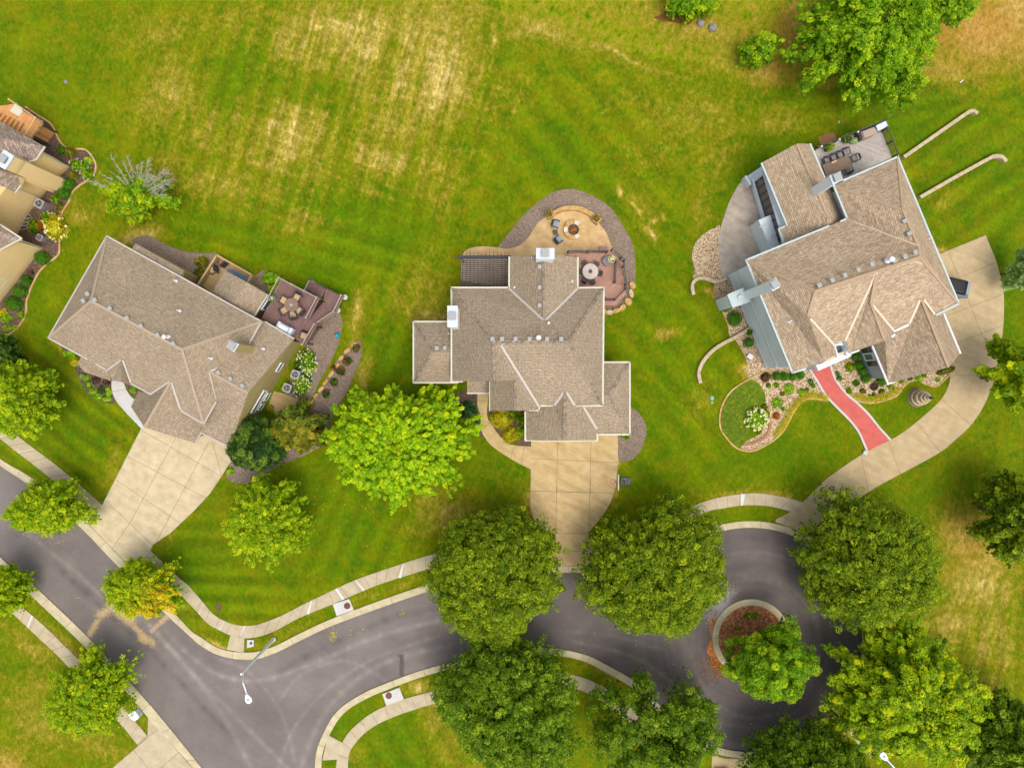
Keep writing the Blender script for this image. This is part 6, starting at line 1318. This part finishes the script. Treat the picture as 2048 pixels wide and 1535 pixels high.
# ---- street lamps
def lamp(base, top, head, label):
    b = Vector((*G2(*base), 0)); t = P(*top, 8.2); t.x = b.x; t.y = b.y; hd = P(*head, 8.6); e = empty('street_lamp', b, label, 'street lamp', 'street lamps')
    m = MB(b); m.lathe(b, [(.22, 0), (.22, .15), (.13, .2), (.12, .6)], 12); m.build('base', M['galv'], e)
    m = MB(b); m.tube([b, b+Vector((0, 0, 8.2))], [.17, .10], 10); m.build('pole', M['galv'], e)
    m = MB(b); d = hd-t; m.tube([t+Vector((0, 0, -.5)), t+d*.35+Vector((0, 0, .1)), t+d*.8, hd-d*.05], [.07, .065, .06, .05], 8); m.build('arm', M['galv'], e)
    a = math.atan2(d.y, d.x); m = MB(b); o = Vector((math.cos(a), math.sin(a), 0)); w_ = Vector((-o.y, o.x, 0)); f = []
    for s, ww in ((-.35, .1), (-.15, .2), (.15, .3), (.4, .24), (.48, .1)): f.append((s, ww))
    pts = [hd+o*s+w_*ww for s, ww in f]+[hd+o*s-w_*ww for s, ww in f[::-1]]
    m.prism([(q.x, q.y) for q in pts], hd.z-.08, hd.z+.06); m.build('lamp_head', M['white'], e)
    m = MB(b); m.lathe(hd+o*.1, [(.06, .06), (.06, .14), (.01, .15)], 10); m.build('photocell', M['darkmetal'], e); return e
lamp((547.5, 1277.5), (482, 1350), (496, 1395), 'street lamp leaning its arm over the road junction')
lamp((1718.5, 1466), (1812, 1562), (1769, 1513), 'street lamp behind the yellow green tree at lower right')
# basketball hoop
b = Vector((*G2(1250, 961), 0)); e = empty('basketball_hoop', b, 'portable basketball hoop at the right edge of the middle driveway', 'basketball hoop')
m = MB(b); m.box(b+Vector((0, 0, .15)), (.9, .7, .3)); m.box(b+Vector((.35, 0, .35)), (.3, .5, .12)); m.build('base', M['darkmetal'], e)
m = MB(b); m.tube([b+Vector((-.1, 0, .2)), b+Vector((-.5, 0, 2.6))], .06, 8); m.bar(b+Vector((-.5, .15, 2.5)), b+Vector((-1.15, .15, 3.1)), .06); m.bar(b+Vector((-.5, -.15, 2.5)), b+Vector((-1.15, -.15, 3.1)), .06); m.build('pole', M['rail'], e)
bb = P(1235.6, 963.5, 3.3); m = MB(b); m.box(bb, (.06, 1.5, 1.0)); m.build('backboard', M['potwhite'], e)
m = MB(b); cx = bb+Vector((-.42, 0, -.3)); m.tube([cx+Vector((.23*math.cos(a), .23*math.sin(a), 0)) for a in np.arange(0, 6.4, .35)], .02, 6); m.bar(cx+Vector((.2, 0, 0)), bb+Vector((0, 0, -.3)), .1, .03); rim = m.build('rim', M['terra'], e)
m = MB(b)
for k in range(12):
    a = k*math.pi/6; m.bar(cx+Vector((.22*math.cos(a), .22*math.sin(a), 0)), cx+Vector((.13*math.cos(a+.3), .13*math.sin(a+.3), -.4)), .012)
m.build('net', M['potwhite'], rim)
# odd small things
m = MB(P(1500.6, 712.5, 0)); m.box(P(1500.6, 712.5, .2), (.5, .4, .4), R(-35)); m.box(P(1500.6, 712.5, .42), (.54, .44, .04), R(-35)); tag(m.build('meter_box', M['white']), 'small white box on the gravel beside the blue grey wall', 'box')
for i, (x, y, r) in enumerate([(1401, 48, 8), (1425, 57, 9)]):
    rs = np.random.RandomState(i); p = P(x, y, 0); d = dirs(rs, 60, 0); m = MB(p); m.lathe(p, [(r/22, 0), (r/20, .15), (r/26, .35), (r/60, .45)], 9); tag(m.build('rock', M['rock']), ['left grey rock in the rough grass', 'right grey rock in the rough grass'][i], 'rock')
m = MB(P(1934, 163, 0)); m.bar(P(1920, 166, .05), P(1926, 160, .05), .08); tag(m.build('marker_stake', M['white']), 'white stake lying at the edge of the rough grass', 'stake')
struct(slab('bare_earth', smooth_line([(1308, 36), (1325, 28), (1340, 16), (1365, 24), (1385, 34), (1378, 50), (1352, 46), (1330, 42)], 3, True), 0, .012, speckle('bare soil', [(.3, c(96, 58, 26)), (.7, c(140, 90, 40))], 5)))
# ============================================================ trees
tree(990, 1152, 136, 148, 'large round olive green tree left of the middle driveway foot', 'oak', 'round', seed=11, pts=[(0, 1.0), (45, 1.02), (90, 1.0), (135, .97), (180, 1), (225, 1), (270, 1.0), (315, .97)], group='large round street trees', amp=.15, clumps=1250, per=42, cr=.35, leaf=.092, tspread=.19)
tree(1314, 1142, 148, 150, 'large round olive green tree right of the middle driveway foot', 'oak', 'round', seed=12, group='large round street trees', amp=.17, clumps=1250, per=42, cr=.35, leaf=.092, tspread=.19)
tree(1739, 1122, 151, 132, 'large round olive green tree below the right curving driveway', 'oak', 'round', seed=13, group='large round street trees', amp=.17, clumps=1250, per=42, cr=.35, leaf=.092, tspread=.19)
tree(1020, 1415, 154, 152, 'large dark green tree below the road, left of centre bottom', 'oak2', 'round', seed=14, group='large round street trees', amp=.17, clumps=1250, per=42, cr=.35, leaf=.092, tspread=.19)
tree(1305, 1462, 146, 112, 'sparse open tree at the bottom showing pavement through its crown', 'oak2', 'round', seed=15, group='large round street trees', amp=.2, gaps=.46, clumps=1250, per=42, cr=.35, leaf=.092, tspread=.19)
tree(1622, 1550, 128, 98, 'dark green tree cut by the bottom edge beside the turning circle', 'oak2', 'round', seed=16, group='large round street trees', amp=.16, clumps=1250, per=42, cr=.35, leaf=.092, tspread=.19)
tree(1815, 1398, 158, 158, 'big yellow green clumpy tree right of the turning circle', 'yellow', 'plume', seed=17, clumps=620, per=62, cr=.46, leaf=.115, nb=84, zc=6, ztop=10.5, amp=.18, lob=9, skew=.0)
tree(2030, 1490, 85, 100, 'dark green tree in the bottom right corner', 'oak2', 'plume', seed=18, clumps=380, per=50, cr=.44, leaf=.11, nb=56, amp=.15)
tree(1541, 1322, 86, 84, 'bright green lumpy tree growing on the round island', 'green', 'round', seed=19, clumps=260, per=110, cr=.48, leaf=.10, zc=4.5, ztop=7, amp=.34, lob=6, pts=[(0, 1.0), (40, .8), (80, .95), (120, .85), (180, .95), (225, .95), (255, 1.15), (290, .85), (330, 1.05)])
tree(792, 884, 166, 128, 'bright lime green maple with radiating branches before the middle house', 'lime', 'plume', seed=20, clumps=620, per=30, cr=.27, leaf=.11, nb=140, spr=1.0, zc=6, ztop=10, amp=.08, pts=[(0, .97), (16, 1.08), (29, .86), (46, 1.16), (62, .82), (90, .88), (112, .8), (140, .97), (165, .93), (182, 1.06), (210, .9), (235, 1.03), (255, .9), (279, 1.12), (297, .84), (320, 1.04), (338, .9)], lob=11, asp=.75, tspread=.2)
tree(530, 1045, 88, 98, 'slender lime green tree on the striped lawn between two driveways', 'maple', 'plume', seed=21, clumps=300, per=26, cr=.27, leaf=.085, nb=62, spr=.8, zc=4.5, ztop=8, amp=.12, trunk=.12, group='young street maples')
tree(88, 1018, 80, 62, 'young street tree over the pavement left of the left driveway', 'maple', 'plume', seed=22, clumps=300, per=26, cr=.27, leaf=.085, nb=62, spr=.8, zc=4, ztop=6.5, amp=.2, trunk=.1, group='young street maples')
tree(280, 1180, 80, 60, 'young street tree with orange leaves on one side by the left driveway foot', 'maple', 'plume', seed=23, clumps=300, per=26, cr=.27, leaf=.085, nb=62, spr=.8, zc=4, ztop=6.5, amp=.2, trunk=.1, group='young street maples', mt2='orange', f2=lambda x, y: np.clip((x*.8+y*.6)/75+.12, 0, .72))
tree(172, 1392, 96, 88, 'young yellow green tree in the verge at lower left', 'maple', 'plume', seed=24, clumps=300, per=26, cr=.27, leaf=.085, nb=62, spr=.8, zc=4, ztop=7, amp=.2, trunk=.12, group='young street maples')
tree(-2, 1185, 42, 52, 'young tree cut by the left edge above the lower left pavement', 'maple', 'plume', seed=25, clumps=300, per=26, cr=.27, leaf=.085, nb=62, spr=.8, zc=4, ztop=6.5, amp=.15, trunk=.1, group='young street maples')
tree(22, 800, 72, 86, 'green tree cut by the left edge beside the left pavement', 'maple', 'plume', seed=26, clumps=300, per=40, cr=.34, leaf=.1, nb=60, zc=5, ztop=8, amp=.12, trunk=.15)
tree(-5, 705, 34, 40, 'small dark tree cut by the left edge below the far left house', 'dark', 'plume', seed=27, clumps=80, per=70, cr=.45, zc=3, ztop=5, amp=.15, trunk=.1, tspread=.3)
tree(1745, 62, 172, 128, 'wide spreading green tree at the top right of the lawn', 'green', 'plume', seed=28, clumps=560, per=44, cr=.38, leaf=.11, nb=84, zc=6, ztop=10, amp=.28, lob=9, tspread=.22, trunk=.25)
tree(1880, -12, 110, 60, 'green tree cut by the top edge right of the spreading tree', 'green', 'plume', seed=29, clumps=260, per=44, cr=.4, leaf=.11, nb=44, amp=.2)
tree(1382, -6, 60, 36, 'low scrubby bush cut by the top edge above the bare soil', 'green', 'round', seed=30, clumps=80, per=70, cr=.45, zc=2, ztop=3, zlow=.4, amp=.3, trunk=.08, cat='bush')
tree(1518, 100, 34, 30, 'round green bush alone in the rough grass', 'green', 'round', seed=31, clumps=70, per=90, cr=.38, zc=2, ztop=3.2, zlow=.3, amp=.12, trunk=.08, cat='bush', leaf=.09)
tree(2042, 1035, 78, 92, 'dark olive tree cut by the right edge beside the dry lawn', 'oak', 'plume', seed=32, clumps=340, per=50, cr=.4, leaf=.1, nb=52, amp=.15, tspread=.34)
tree(2046, 752, 60, 84, 'golden yellow green tree cut by the right edge beside the curving driveway', 'yellow', 'plume', seed=33, clumps=240, per=90, cr=.48, leaf=.13, amp=.14, asp=.8)
tree(2062, 535, 22, 50, 'silvery green tree just showing at the right edge', 'silver', 'plume', seed=34, clumps=70, per=60, cr=.36, leaf=.1, zc=4, ztop=6, amp=.2, trunk=.08)
tree(514, 888, 56, 56, 'dense dark green evergreen right of the left driveway', 'dark', 'round', seed=35, clumps=150, per=130, cr=.42, leaf=.085, zc=3, ztop=5.2, zlow=.6, amp=.08, trunk=.12, tspread=.4)
tree(590, 858, 72, 50, 'olive brown feathery evergreen between dark evergreen and lime maple', 'olive', 'plume', seed=36, clumps=240, per=100, cr=.40, leaf=.085, zc=3, ztop=5, zlow=.6, amp=.12, trunk=.12, tspread=.3, mt2='dark', f2=lambda x, y: (y < -8).astype(float)*.55)
# half dead tree with silver branches
T = tree(272, 388, 72, 50, 'half dead tree with bare silver branches above yellow green leaves', 'yellow', 'plume', seed=37, clumps=210, per=80, cr=.44, leaf=.1, zc=3.2, ztop=5.4, zlow=1, amp=.2, trunk=.15, pts=[(0, 1.1), (60, .85), (120, .8), (180, 1.05), (230, 1.1), (270, .95), (320, 1.15)], mt2='green', f2=lambda x, y: ((x > 2)|(y < -12)).astype(float)*.75)
rs = np.random.RandomState(5); m = MB(T.location)
B = Vector((T.location.x, T.location.y, 1.5))
for (x, y) in [(226, 318), (248, 322), (262, 330), (286, 326), (300, 340), (330, 338), (348, 356), (200, 346), (192, 370), (318, 372), (275, 334), (240, 340), (310, 352), (338, 346), (212, 362), (262, 352), (296, 360), (330, 392), (256, 316), (300, 322), (225, 345), (236, 352), (300, 348), (322, 354), (284, 346), (246, 350), (344, 364), (330, 372), (180, 362)]:
    t = P(x, y, rs.uniform(5.2, 6.4)); mid = B.lerp(t, .5)+Vector((rs.normal()*.15, rs.normal()*.15, .7)); m.tube([B, mid, B.lerp(t, .8)+Vector((0, 0, .35)), t], [.05, .03, .016, .006], 5)
    for q in range(20):
        u = rs.uniform(.45, 1); s = mid.lerp(t, max(0, (u-.45)/.55)); d = (t-B).normalized()
        a = rs.uniform(-1, 1); k = Vector((d.x*math.cos(a)-d.y*math.sin(a), d.x*math.sin(a)+d.y*math.cos(a), rs.uniform(-.1, .5)))*rs.uniform(.3, 1.1)
        m.tube([s+Vector((0, 0, .15)), s+k*.6+Vector((0, 0, .2)), s+k], [.016, .011, .005], 4)
m.build('dead_branch', M['deadwood'], T)
# ============================================================ shrubs and flowers
S = shrub
# middle house front
S(1003, 838, 28, 'upper golden yellow mound shrub by the front walk', 'ylw', .9, ry=22, size=.06, dens=1.3, ang=10); S(1022, 870, 21, 'lower golden yellow mound shrub by the front walk', 'ylw', .9, ry=20, size=.06, dens=1.3)
S(1040, 866, 9, 'lower dark green bush between golden mound and garage wall', 'green', .8, ry=16); S(1042, 838, 11, 'upper dark green bush between golden mound and garage wall', 'green', .8, ry=14); S(1024, 828, 14, 'flat green bush under the front eave of the middle house', 'green', .6, ry=9)
S(935, 836, 26, 'blue green strappy bush behind the lime maple', 'blue', 1.2, ry=36, size=.11); S(1252, 869, 12, 'small bright green bush at the lower right corner of the middle house', 'green', .6, ry=11)
# left house
S(612, 722, 20, 'upper half of the white flowered hydrangea hedge', 'green', 1.0, 'bloom', ry=28, ang=-15, nf=60, size=.09); S(602, 768, 18, 'lower half of the white flowered hydrangea hedge', 'green', 1.0, 'bloom', ry=28, ang=25, nf=55, size=.09); S(596, 732, 10, 'dark leafy bush between the wall and the hydrangea hedge', 'dark', .7)
for (x, y, r), l in zip([(711.6, 695, 10), (694, 721, 11), (681, 741, 11), (667, 764, 10), (651, 787, 10), (667, 735, 6)], ['red rose bush at the top of the rose bed', 'second red rose bush down, fullest bloom', 'third red rose bush down the rose bed', 'fourth rose bush down, mostly leaves', 'bottom rose bush, mostly leaves', 'small rose bush between boulders and third rose bush']): S(x, y, r, l, 'dark', .6, 'red', nf=22 if 'mostly' not in l else 8, group='rose bushes in the rose bed', size=.06)
S(402, 524, 16, 'upper olive bush in the rear mulch bed of the left house', 'olive', .8, ry=15); S(398, 548, 17, 'lower olive bush in the rear mulch bed of the left house', 'olive', .8, ry=14)
S(537, 556, 18, 'upper yellow green bush left of the plum deck', 'hosta', 1.0, ry=14, size=.09); S(545, 578, 13, 'lower yellow green bush left of the plum deck', 'hosta', .9, ry=10, size=.09); S(556, 560, 14, 'yellow green bush touching the plum deck rail', 'hosta', .9, ry=11, size=.09)
S(459, 941, 8, 'tiny yellow green plant in the mulch right of the left driveway', 'hosta', .4, ry=9)
for (x, y, r, ry, mt), l in zip([(140, 708, 14, 11, 'hosta'), (147, 722, 12, 12, 'ylw'), (163, 752, 8, 7, 'silver'), (172, 755, 8, 8, 'hosta'), (176, 768, 7, 7, 'hosta'), (184, 782, 8, 7, 'hosta'), (194, 792, 8, 6, 'hosta'), (202, 779, 9, 9, 'dark'), (216, 783, 7, 12, 'hosta'), (212, 797, 10, 6, 'hosta'), (190, 760, 9, 8, 'purple'), (212, 764, 8, 6, 'purple'), (265, 778, 7, 10, 'hosta')],
    ['largest bright plant at the top of the front left bed', 'golden plant below the largest one in the front left bed', 'pale silvery tuft in the front left bed', 'bright tuft beside the silvery one', 'third bright edging tuft of the front left bed', 'fourth bright edging tuft of the front left bed', 'fifth bright edging tuft of the front left bed', 'round dark bush in the middle of the front left bed', 'tall bright tuft beside the white path', 'bright tuft at the lower corner by the white path', 'purple leaved plant under the left front eave', 'small purple plant nearer the white path', 'bright bush between the white path and the garage']): S(x, y, r, l, mt, .45, ry=ry, group='plants in the front left bed')
# far left house
for (x, y, r, ry), l in zip([(134, 366, 14, 12), (125, 385, 15, 13), (82, 515, 17, 14), (50, 560, 13, 12), (37, 581, 17, 13), (24, 606, 19, 15)], ['upper clipped round bush in the far left bed', 'second clipped round bush, below the upper one', 'clipped round bush by the downspout of the far left house', 'loose round bush between the dark pot and clipped bushes', 'clipped round bush second from the bottom of the far left bed', 'biggest clipped round bush at the bottom of the far left bed']): S(x, y, r, l, 'box', .9, clip='loose' not in l, ry=ry, size=.055, dens=1.7, ang=20, group='round bushes of the far left house')
S(155, 330, 20, 'pink flowered green hydrangea in the far left bed', 'green', .9, 'pink', ry=13, nf=16, size=.09, ang=20); S(172, 346, 15, 'lower pink flowered hydrangea in the far left bed', 'green', .8, 'pink', ry=14, nf=12, size=.09); S(176, 320, 9, 'small orange tinged bush at the tip of the far left bed', 'hosta', .6)
S(122, 299, 9, 'small dark round bush in the far left bed', 'box', .6, clip=True); S(138, 303, 13, 'loose green bush with dry twigs in the far left bed', 'olive', .8); S(94, 266.5, 8.5, 'round rusty orange bush on dark mulch', 'rust', .5, clip=True, dens=1.6)
S(107, 452, 23, 'big yellow and green hydrangea beside the tan wall', 'ylw', 1.1, 'cream', ry=30, nf=24, size=.10, ang=-15); S(92, 435, 13, 'green half of the big hydrangea beside the tan wall', 'green', 1.0, 'bloom', ry=14, nf=6, size=.09); S(66, 452, 13, 'leafy green plant by the coiled hose', 'green', .7, ry=17); S(80, 448, 9, 'withered brown plant between leafy green plant and hydrangea', 'rust', .6, ry=16)
S(145, 350, 11, 'strappy tan grass tuft by the tan wall corner', 'olive', .5, ry=9, ang=30); S(108, 396, 9, 'small green tuft above the lone air conditioner', 'green', .4); S(118, 412, 9, 'dry grass tuft right of the lone air conditioner', 'olive', .4, ry=12)
S(10, 636, 14, 'yellow green plant at the bottom left of the far left bed', 'hosta', .5, ry=10); S(42, 630, 10, 'small green plant inside the lower edging of the far left bed', 'green', .4, ry=9); S(20, 656, 18, 'low yellow green edging plant at the bottom of the far left bed', 'hosta', .3, ry=7); S(4, 625, 10, 'small yellow plant cut by the left edge', 'ylw', .4)
# right house west side
for (x, y, r), l in zip([(1453, 612, 11.5), (1471, 636.5, 15.5), (1499, 684.8, 10.5), (1499.5, 663.5, 7)], ['upper clipped ball shrub by the blue grey chimney box', 'largest clipped ball shrub beside the blue grey wall', 'clipped ball shrub below the long curved wall', 'small loose shrub where the long curved wall meets the house']): S(x, y, r, l, 'box', 1.0, clip='clipped' in l, size=.055, dens=1.8, group='ball shrubs along the blue grey wall')
for (x, y), l in zip([(1554.8, 751.5), (1570.5, 752.3), (1587, 752.3), (1602, 750)], ['leftmost boxwood ball of the row under the front eave', 'second boxwood ball from the left under the front eave', 'third boxwood ball from the left under the front eave', 'rightmost boxwood ball of the row under the front eave']): S(x, y, 9.3, l, 'box', .8, clip=True, size=.05, dens=2.2, group='boxwood row under the front eave')
for (x, y, r), l in zip([(1713.4, 712, 10), (1719.5, 728.6, 9.5), (1726.6, 741.7, 9.5), (1733.6, 756.7, 10), (1765, 763, 10)], ['topmost boxwood ball beside the slate wall', 'second boxwood ball down beside the slate wall', 'third boxwood ball down beside the slate wall', 'fourth boxwood ball down beside the slate wall', 'boxwood ball under the lower eave corner of the garage']): S(x, y, r, l, 'box', .9, clip=True, size=.05, dens=2.2, group='boxwoods beside the slate wall')
S(1532.8, 755, 13, 'withered dark brown shrub left of the boxwood row', 'brown', .6, ry=11, ang=-30)
for (x, y, r, mt, fl), l in zip([(1580, 777, 13.5, 'hosta', 'pink'), (1555, 805.5, 13.5, 'hosta', 'pink'), (1604, 783.7, 8, 'hosta', None), (1538, 771, 5.5, 'green', None), (1554, 770, 5.5, 'green', None), (1621.7, 763, 6.5, 'blue', None), (1627.7, 772, 4.5, 'green', None), (1615.8, 778.6, 4.5, 'green', None), (1529, 814, 8, 'olive', None), (1553, 831, 8, 'rust', None), (1519, 863, 6.5, 'olive', None), (1566, 787, 5, 'olive', None), (1568, 818, 5, 'green', None)],
    ['upper lime hosta with pink blooms left of the red walk', 'lower lime hosta with pink blooms left of the red walk', 'round lime plant right of the upper hosta', 'first tiny green plant below the brown shrub', 'second tiny green plant below the boxwood row', 'small blue green plant closest to the red walk', 'tiny green plant under the blue green one', 'tiny green plant near the sedge border', 'olive tuft at the edge of the dark ground cover', 'rusty brown tuft below the lower hosta', 'olive tuft beneath the cream hydrangea', 'olive tuft between the two hostas', 'tiny green plant right of the lower hosta']): S(x, y, r, l, mt, .4, fl, nf=7, group='small plants left of the red walk', size=.065)
S(1515, 838, 23, 'round hydrangea covered in cream blooms', 'hosta', 1.2, 'cream', nf=80, size=.085)
for (x, y, r, mt, fl), l in zip([(1702, 733.8, 12, 'green', 'rust'), (1714, 765.5, 8.5, 'box', None), (1698, 781, 7, 'green', None), (1749.4, 773.4, 10.5, 'purple', None), (1726.6, 782, 6.5, 'olive', None), (1765, 783, 7, 'olive', None), (1782.8, 773.4, 7, 'green', None), (1804, 762, 6, 'green', None), (1675.6, 746, 4.5, 'blue', None), (1679, 756.7, 6.5, 'blue', None), (1839, 756, 9, 'hosta', None), (1848, 749, 7, 'olive', None), (1877.7, 759, 5, 'hosta', None), (1821, 756, 5, 'blue', None), (1741, 791, 3.5, 'green', None), (1749, 789, 3.5, 'green', None)],
    ['leafy bush with orange buds beside the boxwoods', 'small round bush between red walk and boxwoods', 'round green plant touching the red walk', 'dark purple brown bush in the right gravel bed', 'olive tuft left of the purple bush', 'olive tuft right of the purple bush', 'round green plant under the garage eave corner', 'small green plant right of the garage eave corner', 'upper tiny blue green plant beside the red walk', 'lower blue green plant beside the red walk', 'yellow sedge tuft under the garage eave', 'olive tuft right of the yellow sedge', 'small yellow tuft at the right tip of the bed', 'tiny blue plant near the fountain lawn', 'tiny green plant below the purple bush, left one', 'tiny green plant below the purple bush, right one']): S(x, y, r, l, mt, .4, fl, nf=7, group='small plants right of the red walk', size=.065)
S(1893, 741, 22, 'feathery juniper leaning over the drive at the garage corner', 'olive', .6, ry=8, ang=-15)
# sedge borders: one run of tufts each
rs = np.random.RandomState(9)
for line, lb in (([(1550, 868), (1560, 856), (1571, 840), (1580, 822), (1590, 808), (1602, 797), (1618, 790), (1635, 791), (1652, 797)], 'yellow sedge border curving along the left gravel bed'), ([(1712, 792), (1728, 797), (1745, 798), (1762, 795), (1780, 788), (1795, 778)], 'yellow sedge border curving along the right gravel bed')):
    L = smooth_line(line, 5); e = empty('sedge_border', P(*L[len(L)//2]), lb, 'grass border'); C_ = []
    for q in L:
        for k in range(60): C_.append((*[P(q[0]+rs.normal()*3.2, q[1]+rs.normal()*3.2)[i] for i in (0, 1)], rs.uniform(.08, .3)))
    C_ = np.array(C_); n_ = np.tile([0, 0, 1.], (len(C_), 1)); leaf_obj('grass_blades', C_, n_, np.full(len(C_), .09), .5+.3*rs.normal(size=len(C_)), 'ylw', e, rs, e.location, .25, .8)
# island planting and small weeds
S(1497, 1232, 7, 'left small bush on the round island', 'green', .6); S(1512, 1230, 7, 'right small bush on the round island', 'green', .6, ry=8); S(1473, 1256, 5, 'tiny plant in the red mulch of the island', 'green', .3)
m = MB(P(1520, 1300)); 
p = P(1530, 1275, 0); e = empty('ground_cover', p); e['kind'] = 'stuff'; rs = np.random.RandomState(3); th = rs.uniform(0, 6.28, 5200); r_ = np.sqrt(rs.uniform(0, 1, 5200))
cc = np.stack([p.x+r_*np.cos(th)*1.9, p.y+r_*np.sin(th)*1.7-.9, rs.uniform(.12, .35, 5200)], 1); kp = np.hypot(cc[:, 0]-P(1502, 1275).x, cc[:, 1]-P(1502, 1275).y) < 3.1
leaf_obj('low_foliage', cc[kp], np.tile([0, 0, 1.], (kp.sum(), 1)), np.full(kp.sum(), .07), .35+.2*rs.normal(size=kp.sum()), 'green', e, rs, p, .6, .4)

# spilled mulch chips beside the island and leaf crumbs on the road
def litter(name, spots, mt, seed, size=.045):
    rs = np.random.RandomState(seed); C_ = []
    for px, py, sx, sy, k in spots:
        for q in range(k): x, y = G2(px+rs.normal()*sx, py+rs.normal()*sy); C_.append((x, y, .03+rs.rand()*.02))
    e = leaf_obj(name, np.array(C_), np.tile([0, 0, 1.], (len(C_), 1)), rs.uniform(.6, 1.6, len(C_))*size, .5+.3*rs.normal(size=len(C_)), mt, None, rs, (0, 0, 0), .6, .15); e['kind'] = 'stuff'
litter('mulch_chips', [(1442, 1330, 9, 11, 420), (1424, 1306, 5, 16, 160), (1428, 1245, 5, 12, 120), (1420, 1335, 16, 18, 90)], 'rust', 61, .06)
litter('fallen_leaves', [(666, 1270, 4, 6, 70), (805, 1226, 3, 4, 26), (700, 1262, 16, 6, 20), (1230, 1300, 120, 30, 26), (1540, 1430, 60, 40, 30), (640, 1010, 60, 40, 40), (900, 900, 50, 40, 40)], 'ylw', 62, .05)
